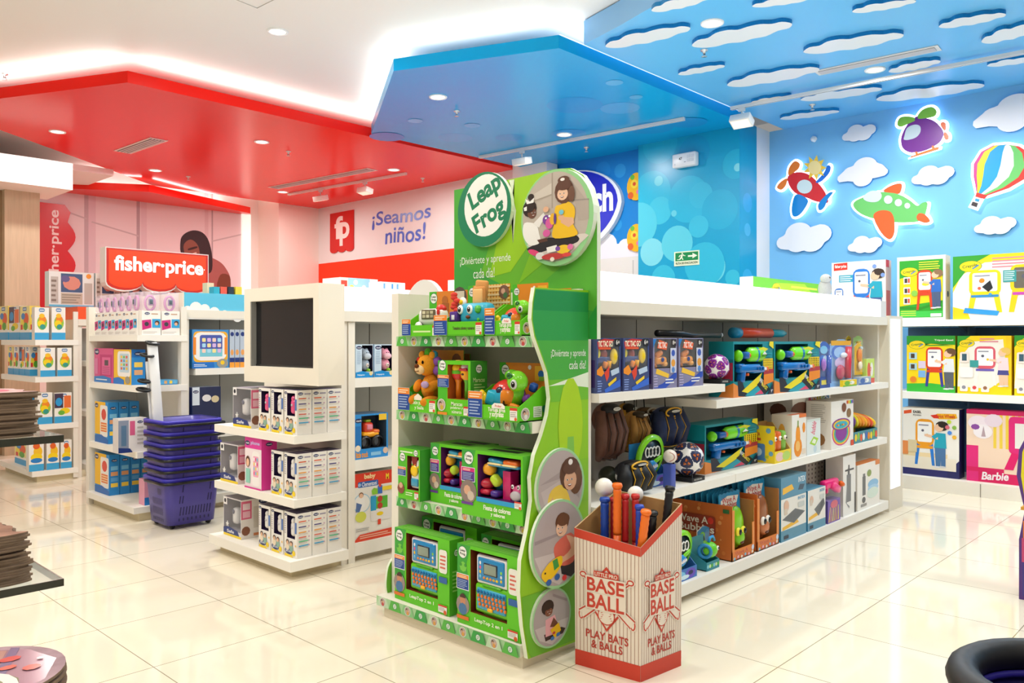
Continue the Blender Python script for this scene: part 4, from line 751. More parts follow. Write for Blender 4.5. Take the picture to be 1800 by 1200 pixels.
# --- bottom shelf
z = LZ[3]+.001
def laptop_box(X, pL, pR, pT, label, tilt=.0, front=True):
    loc, w, h = fx(X, pL, pR, z, pT); d = .085; t = thing('toy_laptop_box', label, 'toy box', loc, NX)
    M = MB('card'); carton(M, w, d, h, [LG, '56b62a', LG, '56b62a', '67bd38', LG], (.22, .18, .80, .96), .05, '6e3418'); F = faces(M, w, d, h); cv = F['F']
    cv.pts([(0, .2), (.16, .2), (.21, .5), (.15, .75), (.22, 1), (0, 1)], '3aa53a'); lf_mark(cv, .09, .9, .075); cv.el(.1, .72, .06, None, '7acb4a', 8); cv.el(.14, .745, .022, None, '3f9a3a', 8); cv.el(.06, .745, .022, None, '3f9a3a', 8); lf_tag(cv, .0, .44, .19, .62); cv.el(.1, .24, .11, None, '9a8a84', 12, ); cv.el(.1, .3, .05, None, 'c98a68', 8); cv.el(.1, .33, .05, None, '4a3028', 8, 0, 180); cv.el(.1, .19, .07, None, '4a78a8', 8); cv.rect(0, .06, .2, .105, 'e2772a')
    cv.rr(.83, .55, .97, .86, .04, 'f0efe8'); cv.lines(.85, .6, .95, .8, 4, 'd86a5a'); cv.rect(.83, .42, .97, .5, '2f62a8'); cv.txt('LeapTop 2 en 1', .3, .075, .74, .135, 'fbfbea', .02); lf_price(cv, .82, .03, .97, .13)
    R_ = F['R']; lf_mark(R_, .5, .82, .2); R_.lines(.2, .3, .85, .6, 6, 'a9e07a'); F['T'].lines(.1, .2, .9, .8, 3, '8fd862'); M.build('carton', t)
    if front:
        M = MB('gloss'); M.rbox(.0, .02, h*.74, w*.5, .026, h*.36, .022, 'f0eff0', seg=3); M.rbox(.0, .008, h*.745, w*.42, .012, h*.29, .016, '1f86c2', seg=3); M.rbox(.0, .004, h*.765, w*.22, .01, h*.15, .004, '16243a'); M.rbox(.0, .0005, h*.765, w*.19, .006, h*.12, .002, '8d9a8c')
        for i in range(5): M.ell(-w*.1+w*.05*i, .003, h*.65, .008, .005, .006, ['e88a2c', 'e0b22a', 'e88a2c', 'e0b22a', 'f2c81e'][i], n=8, k=5)
        for i, c in enumerate(('7ac8e8', 'f2c81e', 'e05a8c', 'f0f0f0')): M.ell(-w*.165, .004, h*(.66+.055*i), .007, .004, .009, c, n=8, k=5)
        for i, c in enumerate(('f2c81e', 'f0f0f0', '8ad04a')): M.ell(w*.165, .004, h*(.66+.05*i), .007, .004, .008, c, n=8, k=5)
        M.build('toy_laptop_screen', t)
        M = MB('gloss'); M.rbox(0, .022, h*.375, w*.55, .026, h*.36, .035, '68c81e', seg=3); M.rbox(0, .008, h*.38, w*.45, .01, h*.26, .012, '3aa7cf', seg=2); M.rbox(0, .012, h*.555, w*.3, .016, h*.03, .006, '58b41a')
        for r in range(4):
            for c in range(8 if r else 9): 
                nn = 8 if r else 9; M.ell(-w*.2+w*.4*c/(nn-1)+(.004*r), .001, h*(.47-.052*r), .0072, .006, .0078, '1c6ea8' if r == 0 else 'ec7a2a', n=8, k=4)
        M.rbox(.0, -.001, h*.275, .03, .008, h*.045, .004, 'f2b71e'); M.tube([(-w*.2, .03, h*.22), (-w*.14, .03, h*.185), (w*.14, .03, h*.185), (w*.2, .03, h*.22)], .01, '5cba1a'); M.build('toy_laptop_keyboard', t)
        for c_ in kids(t)[1:]: c_.location.x = .014
    return t
laptop_box(2.36, 694, 790, (750, 940), 'green window box with a toy laptop, bottom green shelf end away from the wavy panel')
laptop_box(2.345, 804, 915, (860, 968), 'green window box with a toy laptop, bottom green shelf beside the wavy panel')
laptop_box(2.53, 742, 838, (800, 920), 'dark-shaded green box with a toy laptop standing behind the front pair, farther one', 0, True)
laptop_box(2.53, 846, 935, (900, 950), 'dark-shaded green box with a toy laptop standing behind the front pair, nearer one', 0, True)
# ================================================================== products on the long unit beside the green endcap
Y1 = 2.158; Z1A, Z1B, Z2, Z3 = 1.0685, .9855, .5725, .0955
def pack_tictac(pL, pR, label, kind):
    loc, w, h = fy(Y1, pL, pR, Z1A, ((pL+pR)/2, 594)); d = .09; t = thing('toy_game_pack', label, 'toy box', loc, 0)
    M = MB('card'); carton(M, w, d, h, ['3f4c80', '5a6088', '3a4468', '4a5688', '5a5a66', '3a4468'] if kind == 0 else ['8a86a8', 'd8c8b0', '6a6880', '6a6488', '6a6870', '6a6880'], (.06, .40, .94, .98), .06, '49506a' if kind == 0 else '77706e'); F = faces(M, w, d, h); cv = F['F']
    if kind == 0:
        cv.pts([(.06, .8), (.5, .84), (.72, .97), (.3, .99), (.02, .93)], 'c8302a'); cv.txt('TIC TAC GO', .06, .84, .66, .95, 'fdf6d8', .03); cv.rect(.1, .79, .58, .83, 'e2582c'); cv.rect(.76, .85, .98, .99, '1a1414'); cv.txt('6+', .8, .88, .95, .97, 'f4f0e8')
        cv.pts([(0, .42), (.18, .5), (.3, .36), (.18, .3), (0, .34)], 'f2921e'); cv.pts([(.3, .36), (.52, .5), (.5, .3), (.4, .2)], 'e0442a'); cv.pts([(.3, .06), (.98, .24), (.98, .1), (.35, .0)], '3a6ad0'); cv.pts([(.45, .16), (.8, .28), (.8, .22), (.5, .11)], 'f4d02a'); cv.lines(.02, .02, .22, .24, 5, '8ba0dc'); cv.pts([(.55, .4), (.9, .46), (.92, .36), (.6, .3)], 'bcd0e8')
    else:
        cv.pts([(.16, .8), (.55, .76), (.6, .9), (.25, .97)], 'e8602a'); cv.txt('TIC TAC', .2, .8, .55, .92, 'fdf6f0', .03); cv.pts([(0, .8), (.14, .98), (0, .98)], '2a7ac8'); cv.rect(.78, .84, .97, .98, '2a1a1a'); cv.txt('8+', .81, .87, .94, .95, 'f4f0e8')
        cv.pts([(.1, .3), (.62, .2), (.66, .28), (.14, .4)], 'f4c53a'); cv.pts([(0, .02), (.5, .0), (.98, .2), (.98, .34), (.4, .1)], '2f4fb8'); cv.lines(.5, .08, .9, .2, 2, 'f0f0f4'); cv.lines(.02, .02, .2, .28, 5, 'b8b0d8'); cv.rect(.7, .3, .95, .8, 'd0d4e8'); cv.el(.82, .7, .08, None, '3a5ab8', 8); cv.el(.82, .5, .09, None, 'e8a03a', 8); cv.el(.82, .36, .07, None, '5a8ad0', 8)
    L = F['L']; L.rect(.1, .1, .9, .6, '3a2a6a'); M.build('carton', t)
    M = MB('gloss')
    if kind == 0:
        M.ell(-w*.3, .025, h*.72, .018, .014, .026, 'e8d82a', n=10); M.ell(w*.0, .03, h*.7, .024, .014, .026, 'a83a2c', n=10); M.ell(w*.3, .012, h*.66, .026, .012, .036, 'f4d218', n=10); M.rbox(0, .035, h*.6, w*.7, .04, .03, .008, '3a4a8c')
        M.tube([(-w*.1, .014, h*.45), (-w*.05, .012, h*.56)], .012, 'f28a1e'); M.tube([(w*.08, .014, h*.45), (w*.1, .012, h*.58)], .012, 'f2b01e'); M.build('toy_launcher', t)
    else:
        M.rbox(-w*.06, .025, h*.55, w*.44, .036, h*.16, .014, 'f29a1e', seg=3); M.rbox(-w*.14, .02, h*.68, w*.26, .03, h*.12, .012, 'e88414', rot=(0, -.4, 0)); M.rbox(w*.1, .02, h*.48, w*.16, .03, h*.1, .01, 'f2a83a'); M.ell(-w*.08, .004, h*.57, .012, .006, .012, '3a4a8c', n=8); M.tube([(-w*.2, .03, h*.42), (-w*.26, .03, h*.5)], .012, 'e88414'); M.build('toy_blaster', t)
    M = MB('film'); M.box(-w*.42, .0015, h*.42, w*.42, .0025, h*.98, 'eef2f8'); M.build('window_film', t)
    if kind: M = MB('card'); M.box(w*.5-.0005, .004, .0, w*.5+.004, d*.9, h, ['e8dcc8', 'e8dcc8', 'e8dcc8', 'e8dcc8', 'e8dcc8', 'e8dcc8']); M.build('side_flap', t)
pack_tictac(1049, 1091, 'navy game pack with yellow toy, first from the green endcap', 0)
pack_tictac(1096, 1141, 'navy game pack with yellow toy, second from the green endcap', 0)
pack_tictac(1148, 1190, 'clear game pack with an orange toy blaster, third from the green endcap', 1)
pack_tictac(1193, 1236, 'clear game pack with an orange toy blaster, next to the purple football', 1)
# footballs with white stars
ICO = []
_p = (1+5**.5)/2
for a in (-1, 1):
    for b in (-_p, _p): ICO += [(0, a, b), (a, b, 0), (b, 0, a)]
def football(x, y, z, r, label, c1, c2, c3, rot, base):
    t = thing('football', label, 'football', (x, y, z), 0); X = Euler(rot).to_matrix(); M = MB('satin'); hb = .022
    M.ell(0, 0, r+hb, r, r, r, c1, n=28, k=16); ctr = Vector((0, 0, r+hb))
    for v in ICO:
        d = X @ Vector(v).normalized(); u = d.orthogonal().normalized(); w = d.cross(u); ref = max(ICO, key=lambda q: -1 if (Vector(q)-Vector(v)).length < .1 else Vector(q).dot(Vector(v)))
        e = (X @ Vector(ref).normalized()); e = (e-d*e.dot(d)).normalized(); w = d.cross(e)
        def pt(ang, a, rr): return ctr+(d*math.cos(ang)+(e*math.cos(a)+w*math.sin(a))*math.sin(ang))*rr
        star = [pt(math.radians(31 if i % 2 == 0 else 13), i*math.pi/5, r*1.008) for i in range(10)]
        mid = [pt(math.radians(16 if i % 2 == 0 else 9), i*math.pi/5, r*1.012) for i in range(10)]
        vs = [ctr+d*r*1.012]+mid+star
        M.add(vs, [(0, 1+i, 1+(i+1) % 10) for i in range(10)]+[(1+i, 11+i, 11+(i+1) % 10, 1+(i+1) % 10) for i in range(10)], 'f3f1f2', None, True)
        for i in range(0, 10, 2):
            q = [pt(math.radians(a), i*math.pi/5+b+math.pi/5, r*1.004) for a, b in ((24, -.12), (34, -.16), (34, .02), (24, .04))]; M.add(q, [(0, 1, 2, 3)], c2)
            q = [pt(math.radians(a), i*math.pi/5+b+math.pi/5, r*1.005) for a, b in ((26, .06), (33, .05), (32, .2), (27, .2))]; M.add(q, [(0, 1, 2, 3)], c3)
    M.build('ball', t)
    M = MB('card'); M.box(-r*.75, -r*.75, 0, r*.75, r*.75, hb, '17161a'); M.box(-r*.7, -r*.76, 0, -r*.62, -r*.7, r*.5, '17161a')
    if base: cv = CV(M, (-r*.75, -r*.75, 0), (r*1.5, 0, 0), (0, 0, hb), (0, -1, 0)); cv.txt('SOCCER BALL', .2, .3, .8, .7, 'd8d4cc')
    M.build('card_stand', t)
x, zz = onY(1260, 630, 2.215); football(x, 2.215, Z1A, .068, 'purple football with white stars in a black stand on the upper shelf', '8a2a9a', '5a1a7a', 'f08a4a', (.3, .2, .5), True)
x, zz = onY(1208, 806, 2.245); football(x, 2.245, Z2, .087, 'orange and navy football with white stars on the middle shelf', '2c3358', 'd8742c', '8a4a2a', (.5, .1, .2), True)
# bagged bat lying on the packs, red and blue water cannon lying on the blaster boxes
M = MB('satin'); a, b = onY(1155, 588, 2.215), onY(1268, 596, 2.215); L = b[0]-a[0]
t = thing('toy_bat_case', 'long black bat case lying on top of the game packs', 'bat', (a[0], 2.215, 1.335), 0)
M.tube([(0, 0, .0), (L*.35, 0, .0), (L*.5, 0, -.008), (L*.97, 0, -.006)], [.017, .017, .013, .016], '17181c', n=12); M.build('barrel', t); M = MB('gloss'); M.tube([(L*.97, 0, -.006), (L, 0, -.006)], [.016, .012], 'c9cdd2'); M.build('end_cap', t)
def blaster(pL, pR, z, pT, label, Y=Y1+.01, side=True):
    loc, w, h = fy(Y, pL, pR, z, pT); d = .15; t = thing('water_blaster_box', label, 'toy box', loc, 0); TE = '0f8a96'
    M = MB('card'); carton(M, w, d, h, [TE, '0c7480', TE, '12909a', '15929c', TE], (.02, .28, .73, .95), .1, '0c6f7c'); F = faces(M, w, d, h); cv = F['F']
    cv.pts([(0, 0), (.3, 0), (.12, .2), (0, .26)], 'e88a3a'); cv.pts([(.12, .02), (.3, 0), (.34, .02), (.2, .3), (.1, .3)], '1c2030'); cv.pts([(.2, .1), (.72, .42), (.62, .2), (.35, .06)], 'f0dc1a'); cv.pts([(.28, .02), (.9, .3), (.95, .2), (.5, 0)], '1fa3b5'); cv.pts([(.52, .02), (.72, .12), (.8, .02)], 'e0486a'); cv.el(.78, .06, .05, .05, '1f9ad0', 10); cv.pts([(.58, .2), (.74, .32), (.92, .1), (.78, .0)], '1a1c22'); cv.txt('WATER', .64, .2, .8, .29, 'f2f2f2', .03, rot=-.5); cv.txt('BLAST', .70, .12, .86, .20, 'f2e21e', .03, rot=-.5)
    cv.rect(.74, .48, 1, .68, 'f2d21e'); 
    for i in range(6):
        for j in range(4): cv.el(.76+.04*i, .51+.045*j, .009, None, '4a3a10', 6)
    cv.rect(.74, .38, 1, .48, 'b02a3a'); cv.pts([(.74, .18), (1, .24), (1, .4), (.74, .38)], 'ee8a1e'); cv.pts([(.84, .0), (1, .0), (1, .22)], '1c2438'); cv.txt('9"', .93, .03, .98, .09, 'f2f2f2'); cv.pts([(.5, .82), (.72, .9), (.86, .86), (.7, .78)], 'e8e02a'); cv.pts([(.88, .93), (1, .86), (1, 1), (.9, 1)], 'f0dc1a'); cv.lines(.8, .7, .97, .8, 2, '1a9ea8')
    if side: l = F['L']; l.rect(.0, .3, .98, .62, 'a82a44'); l.pts([(.4, 0), (1, .0), (1, .26), (.7, .2)], 'e88a3a'); l.rect(.0, .62, 1, .68, '0a6a74')
    M.build('carton', t)
    g = MB('gloss'); g.lathe([(0, -.5), (.3, -.5), (.5, -.38), (.52, 0), (.52, .3), (.42, .46), (.2, .5), (0, .5)], '7ee61c', (0, 0, 0), n=18); Mx = Matrix.Translation((w*.10, .05, h*.76)) @ Matrix.Rotation(math.pi/2, 4, 'Y') @ Matrix.Diagonal((h*.27, .05, w*.44, 1)); g.v = [Mx @ p for p in g.v]
    g.T = Matrix(); g.lathe([(.53, -.04), (.54, 0), (.53, .06)], '1f7fae', n=18); k = len(g.v)-54; g.v[k:] = [Mx @ p for p in g.v[k:]]
    cv = CV(g, (w*.14, .018, h*.72), (w*.15, 0, 0), (0, 0, h*.1), (0, -1, 0)); cv.pts([(.1, .4), (.5, 1), (.9, .4)], 'f2f2f0'); cv.txt('BLASTER', 0, .0, 1, .4, '2a4a1a', .03); g.build('water_tank', t)
    g = MB('gloss'); g.ell(-w*.33, .05, h*.74, w*.05, .03, h*.11, '76dd18'); g.rbox(-w*.18, .05, h*.75, w*.12, .05, h*.13, .01, '1f5fae'); g.tube([(-w*.12, .05, h*.75), (-w*.085, .05, h*.75)], .022, 'f0702a', n=12)
    g.build('tank_neck', t)
    g = MB('gloss'); g.rbox(-w*.1, .045, h*.51, w*.5, .045, h*.15, .012, '1473c4', seg=2); g.rbox(w*.12, .045, h*.48, w*.3, .04, h*.13, .012, '1a7fd0'); g.rbox(-w*.27, .045, h*.38, w*.09, .04, h*.24, .01, '1266b4', rot=(0, .25, 0)); g.rbox(-w*.3, .045, h*.56, w*.14, .04, h*.08, .01, '1266b4')
    for i in range(3): g.rbox(w*(.04+.07*i), .02, h*.5, .008, .01, h*.06, .002, '0d559c')
    g.rbox(-w*.18, .03, h*.4, .012, .02, h*.05, .004, 'e8642a'); g.build('blaster_body', t)
    g = MB('gloss'); g.tube([(w*.24, .045, h*.48), (w*.33, .045, h*.48)], .017, 'f4f2f0', n=12); g.tube([(w*.33, .045, h*.48), (w*.37, .045, h*.48)], [.022, .018], 'f0702a', n=12); g.build('nozzle', t)
    for c_ in kids(t)[1:]: c_.location.y = -.035
    return t
blaster(1289, 1358, Z1B, (1330, 600), 'teal water blaster box next to the purple football')
blaster(1361, 1440, Z1B, (1400, 600), 'teal water blaster box by the blue bubble wand packs')
blaster(1239, 1330, Z2, (1280, 742), 'teal water blaster box behind the orange football on the middle shelf', 2.262)
a, b = onY(1288, 588, 2.24), onY(1380, 590, 2.24); L = b[0]-a[0]; t = thing('water_cannon', 'red tubular water cannon with blue ends lying on the blaster boxes', 'toy', (a[0], 2.24, 1.343), 0)
M = MB('satin'); M.tube([(L*.1, 0, 0), (L*.68, 0, 0)], .03, 'd8482a', n=14); M.build('barrel', t)
M = MB('satin'); M.tube([(0, 0, 0), (L*.1, 0, 0)], .031, '1f86b4', n=14); M.build('end_cap', t)
M = MB('satin'); M.tube([(L*.68, 0, 0), (L*.93, 0, 0), (L*.96, 0, 0), (L, 0, 0)], [.024, .024, .012, .012], '1a98ae', n=14); M.build('plunger', t)
# hanging carded toys at the far end of the upper shelf
def carded(pL, pR, pT, pB, Y, name, label, cc, blobs, z=None, ang=0, cat='toy pack'):
    (x0, z1), (x1, _), (_, z0) = onY(pL, pT, Y), onY(pR, pT, Y), onY((pL+pR)/2, pB, Y); w, h = x1-x0, z1-z0
    if z is not None: z0 = z; h = z1-z0
    t = thing(name, label, cat, ((x0+x1)/2, Y, z0), ang)
    M = MB('card'); M.prism([(-w/2, 0), (w/2, 0), (w/2, h*.9), (w*.3, h*.96), (w*.12, h), (-w*.12, h), (-w*.3, h*.94), (-w/2, h*.9)], (0, 0, 0), (1, 0, 0), (0, 0, 1), (0, .006, 0), cc, 'e9e6e0'); cv = CV(M, (-w/2, 0, 0), (w, 0, 0), (0, 0, h), (0, -1, 0))
    for k, x, y, rx, ry, c in [b for b in blobs if b[0] in 'er']:
        cv.el(x, y, rx, ry, c, 12) if k == 'e' else cv.rect(x-rx, y-ry, x+rx, y+ry, c)
    M.build('backing_card', t)
    M = MB('gloss'); n = 0
    for k, x, y, rx, ry, c in [b for b in blobs if b[0] == 's']: M.ell(-w/2+w*x, -.012, h*y, w*rx, .014, h*ry, c, n=10, k=6); n += 1
    for k, x, y, rx, ry, c in [b for b in blobs if b[0] == 't']: M.tube([(-w/2+w*x, -.01, h*(y-ry)), (-w/2+w*x+w*.04, -.01, h*(y+ry))], w*rx, c); n += 1
    if n: M.build('toy', t)
    M = MB('film'); M.rbox(0, -.014, h*.46, w*.86, .028, h*.76, .012, 'f4f8fc'); M.build('blister', t)
    return t
WB = [('e', .5, .82, .3, .09, '7ec4e8'), ('e', .4, .55, .36, .16, '3f7ad0'), ('e', .6, .6, .2, .1, 'c9e2f4'), ('r', .5, .12, .5, .12, '1a4aa0'), ('r', .5, .12, .2, .05, 'f2e04a'), ('s', .35, .5, .16, .14, 'a86ac8'), ('t', .75, .4, .09, .3, '1a4ab0')]
carded(1437, 1459, 600, 684, 2.19, 'bubble_wand_pack', 'dark blue bubble wand pack next to the teal blaster box', '2f62b8', WB, Z1B)
carded(1459, 1497, 596, 682, 2.20, 'bubble_wand_pack', 'light blue bubble wand pack with a red wand on the upper shelf', '86b4e8', [('e', .45, .72, .4, .18, '3f72cc'), ('e', .45, .72, .28, .12, '9cc4f0'), ('e', .5, .5, .3, .12, 'd8c4ec'), ('r', .5, .92, .46, .05, 'f0b020'), ('s', .4, .3, .2, .16, 'c43a5a'), ('t', .72, .5, .07, .34, 'd8344a'), ('s', .55, .66, .14, .06, 'e8eef8')], Z1B)
carded(1502, 1516, 603, 660, 2.225, 'bubble_toy_pack', 'yellow carded bubble toy with an orange body on the upper shelf', 'f2b81e', [('e', .5, .6, .42, .3, 'fbd65a'), ('s', .45, .62, .24, .22, 'ef8a1e'), ('s', .5, .3, .2, .14, 'f4e8d0'), ('s', .6, .85, .1, .06, 'c8e2f0')], 1.05)
carded(1500, 1516, 590, 634, 2.29, 'bubble_toy_pack', 'pale green carded toy hanging at the end of the upper shelf', 'a8d67a', [('e', .4, .6, .3, .16, 'e8f0c8'), ('e', .5, .3, .24, .14, '6ab0d0'), ('r', .8, .5, .06, .3, 'd88aa0'), ('s', .4, .7, .18, .08, 'f0c83a')], 1.16)
carded(1487, 1496, 590, 640, 2.33, 'bubble_toy_pack', 'small yellow and black carded toy hanging behind the orange one', 'f2d21e', [('r', .5, .8, .3, .05, '2a2a2a'), ('e', .5, .4, .3, .2, '8ac43c'), ('s', .5, .5, .2, .12, '3a9ad0')], 1.15)
for px, Yh, z0 in ((1525, 2.26, 1.29), (1507, 2.27, 1.30), (1509, 2.205, 1.232)):
    pass
def lowpack(pL, pR, pT, Y, z, label, c, c2, name='toy_carton', d=.08, cat='toy box'):
    loc, w, h = fy(Y, pL, pR, z, pT); M = MB('card'); M.box(-w/2, 0, 0, w/2, d, h, [c, c, c, c, 'dfe4e0', c]); cv = faces(M, w, d, h)['F']; cv.el(.3, .5, .2, .35, c2, 10); cv.el(.65, .55, .18, .3, 'f0f0e8', 10); cv.rect(0, 0, 1, .2, c2); cv.txt('toy', .4, .4, .62, .7, c2)
    return tag(M.build(name, None, loc), label, cat)
lowpack(1482, 1506, (1495, 667), 2.143, Z1B, 'low yellow toy tray in front of the carded toys', 'f0cf1e', '6ab83a', d=.022)
lowpack(1510, 1531, (1520, 662), 2.15, Z1B, 'small silver and blue toy box at the end of the upper shelf', '9ab0c8', '3a6ab0', d=.04)
lowpack(1523, 1537, (1530, 630), 2.2, Z1B, 'lime green carton standing at the back corner of the upper shelf', 'c4e06a', 'e05a4a', d=.04)
# ------------------------------------------------------------------ baseball gloves and small toys, middle shelf near the endcap
def glove(px, pT, pB, pw, Y, name, label, c, lace, inner, style=0):
    x0, z1 = onY(px-pw/2, pT, Y); x1, _ = onY(px+pw/2, pT, Y); z0 = onY(px, pB, Y)[1]; w, h = (x1-x0), z1-z0; t = thing(name, label, 'baseball glove', ((x0+x1)/2, Y, z0), 0)
    M = MB('leather'); n = 4
    M.ell(0, .03, h*.72, w*.46, .045, h*.26, c, n=16, k=10)
    for i in range(n):
        a = (i-(n-1)/2)/n; M.tube([(a*w*.9, .025-.03*(1-abs(a)), h*.85), (a*w*1.12, .012-.04*(1-abs(a)), h*.5), (a*w*1.0, .01-.02*(1-abs(a)), h*.2), (a*w*.7, .03, h*.05)], [w*.12, w*.155, w*.14, w*.08], c, n=10)
    M.tube([(w*.3, .05, h*.75), (w*.47, .05, h*.5), (w*.36, .06, h*.28)], [w*.12, w*.13, w*.08], c, n=10); M.build('glove_leather', t)
    M = MB('satin')
    for i in range(n-1):
        a = (i-(n-2)/2)/n; M.tube([(a*w*1.0, -.02, h*.82), (a*w*1.2, -.052, h*.5), (a*w*1.02, -.03, h*.2)], .0022, lace, n=5)
    M.tube([(-w*.36, .01, h*.08), (-w*.12, -.02, h*.05), (w*.12, -.02, h*.05), (w*.36, .01, h*.09)], .003, lace, n=5); M.tube([(-w*.4, .0, h*.66), (0, -.035, h*.72), (w*.4, .0, h*.66)], .003, lace, n=5)
    if style: M.tube([(w*.3*math.cos(q*math.pi/8), -.02-.012*math.sin(q*math.pi/16), h*.86+h*.10*math.sin(q*math.pi/8)) for q in range(16)], .005, lace, n=6, closed=True)
    M.build('lacing', t)
    M = MB('leather'); M.ell(0, .0, h*.88, w*.32, .04, h*.1, inner, n=12); cv = CV(M, (-w*.16, -.043, h*.86), (w*.3, 0, 0), (0, 0, h*.06), (0, -1, 0)); cv.el(.5, .5, .5, .5, 'd8d4cc', 12); cv.txt('glove', .2, .3, .8, .7, '2a2a2a'); M.build('wrist_band', t)
    return t
def hook(x, Y, zt, z0): 
    pass
G_ = [glove(1072, 708, 812, 44, 2.33, 'baseball_glove', 'dark brown baseball glove hanging nearest the green endcap', '6b4638', '2a1c18', '18161a'),
 glove(1105, 708, 798, 24, 2.50, 'baseball_glove', 'narrow mustard glove hanging edge-on beside the dark brown one', 'c8922e', '3a2a14', '2a2016'),
 glove(1123, 722, 788, 26, 2.36, 'baseball_glove', 'tan glove hanging in front of the cream-laced one', 'b98642', '5a3f1c', '3a2c1a'),
 glove(1139, 716, 770, 30, 2.505, 'baseball_glove', 'brown glove with cream lacing between the tan and navy ones', '6f5132', 'e6dccb', '8a6c48', 1),
 glove(1176, 716, 787, 50, 2.36, 'baseball_glove', 'navy glove with yellow lacing hanging above the orange football', '1c2a52', 'e0a824', '14161e', 1),
 glove(1116, 808, 862, 52, 2.19, 'baseball_glove', 'black glove with yellow lacing lying on the shelf by the bats', '16171c', 'e6b01e', '101014', 1)]
G_[5].location.z = Z2+.012
for g_, nm in ((0, 1), (1, 1), (2, 1), (3, 1), (4, 1)):
    o = G_[g_]; h = 1.0272-o.location.z; M = MB('metal'); M.tube([(0, .02, h*.0+ (h-.12)*.6), (0, .03, h-.02), (0, .03, h)], .003, '2c2c2c', n=5); M.build('hanging_cord', o)
def ball(px, py, Y, r, name, label, c, seam=None, z=None, cat='ball', fin='satin'):
    x, zz = onY(px, py, Y); t = MB(fin); t.ell(0, 0, r, r, r, r, c, n=20, k=12)
    if seam:
        for s in (-1, 1): t.tube([(s*r*.5+s*r*.18*math.cos(a*.5), -r*math.sqrt(max(0, 1-(.5+.18*math.cos(a*.5))**2))*math.cos((a-6)/6*1.1)*1.005, r+r*math.sqrt(max(0, 1-(.5+.18*math.cos(a*.5))**2))*math.sin((a-6)/6*1.1)) for a in range(13)], .0016, seam, n=4)
    return tag(t.build(name, None, (x, Y, zz-r if z is None else z)), label, cat)
def disc_pack(px, pyc, pr, Y, z, name, label):
    """lime bubble disc in a blue printed tray"""
    x, zc = onY(px, pyc, Y); r = onY(px+pr, pyc, Y)[0]-x; t = thing(name, label, 'bubble toy', (x, Y, z), 0); hz = zc-z
    M = MB('card'); tray(M, r*2.2, .07, hz+r*.6, max(.03, hz-r*.8), '3a74c0', '2f86c4', None, .3); cv = CV(M, (-r*1.1, 0, 0), (r*2.2, 0, 0), (0, 0, max(.03, hz-r*.8)), (0, -1, 0)); cv.el(.3, .5, .25, .4, '7ec8f0', 10); cv.el(.75, .5, .2, .45, '6a4ac0', 10); cv.el(.75, .55, .1, .2, '2a2a5a', 8); cv.el(.5, .3, .2, .2, 'd8f0fa', 8); M.build('tray', t)
    M = MB('gloss'); R_ = (math.pi/2+.15, 0, 0); M.lathe([(r*.78, -.012), (r, -.008), (r, .008), (r*.78, .012)], '86dd22', (0, .03, hz), rot=R_, n=22); M.build('ring', t)
    M = MB('satin'); M.lathe([(.001, -.004), (r*.8, -.004), (r*.8, .006), (.001, .006)], '1c2a30', (0, .03, hz), rot=R_, n=22); M.build('net', t)
    M = MB('gloss'); M.T = Matrix.Translation((0, .016, hz)) 
    for k in range(4): M.torus((-r*.42+k*r*.27, -.004, r*.22), r*.15, r*.035, 'f4f6f2', rot=(math.pi/2, 0, 0), n=12, m=5, sy=1.4)
    M.rbox(r*.3, -.004, -r*.18, r*.75, .014, r*.2, .006, '78d41c', rot=(0, -.35, 0)); M.build('bubble_wand', t)
    M = MB('gloss'); M.ell(-r*.05, .012, hz-r*.42, r*.42, .012, r*.28, '2a90d8'); cv = CV(M, (-r*.4, -.001, hz-r*.6), (r*.7, 0, 0), (0, 0, r*.36), (0, -1, 0)); cv.txt('bubble', .1, .3, .9, .8, 'f4f6f8', .04, rot=.15); M.build('emblem', t)
    return t
disc_pack(1151, 803, 22, 2.25, Z2+.0005, 'bubble_disc_pack', 'round lime green bubble disc pack between the gloves on the middle shelf')
ball(1178, 798, 2.19, .034, 'baseball', 'white baseball resting against the orange football', 'efe6dc', 'b8584a', Z2+.12)
o = bpy.data.objects['baseball']; M = MB('card'); M.rbox(0, 0, .058, .042, .05, .115, .004, '4a5cb4'); M.T = Matrix(); tag(M.build('small_carton', None, (o.location.x, o.location.y+.005, Z2+.0006)), 'small blue carton under the white baseball', 'toy box')
ball(1070, 823, 2.42, .052, 'toy_ball_pack', 'dark olive ball pack with a white badge below the brown glove', '3a3d30', None, Z2, 'toy')
M = MB('card'); o = bpy.data.objects['toy_ball_pack']; M.lathe([(.001, 0), (.021, 0), (.021, .004), (.001, .004)], 'e8e4da', (0, -.054, .06), rot=(math.pi/2, 0, 0)); M.build('badge', o)
ball(1113, 777, 2.44, .05, 'toy_ball', 'small red toy ball half hidden behind the tan glove', 'c8382a', None, Z2, 'ball')
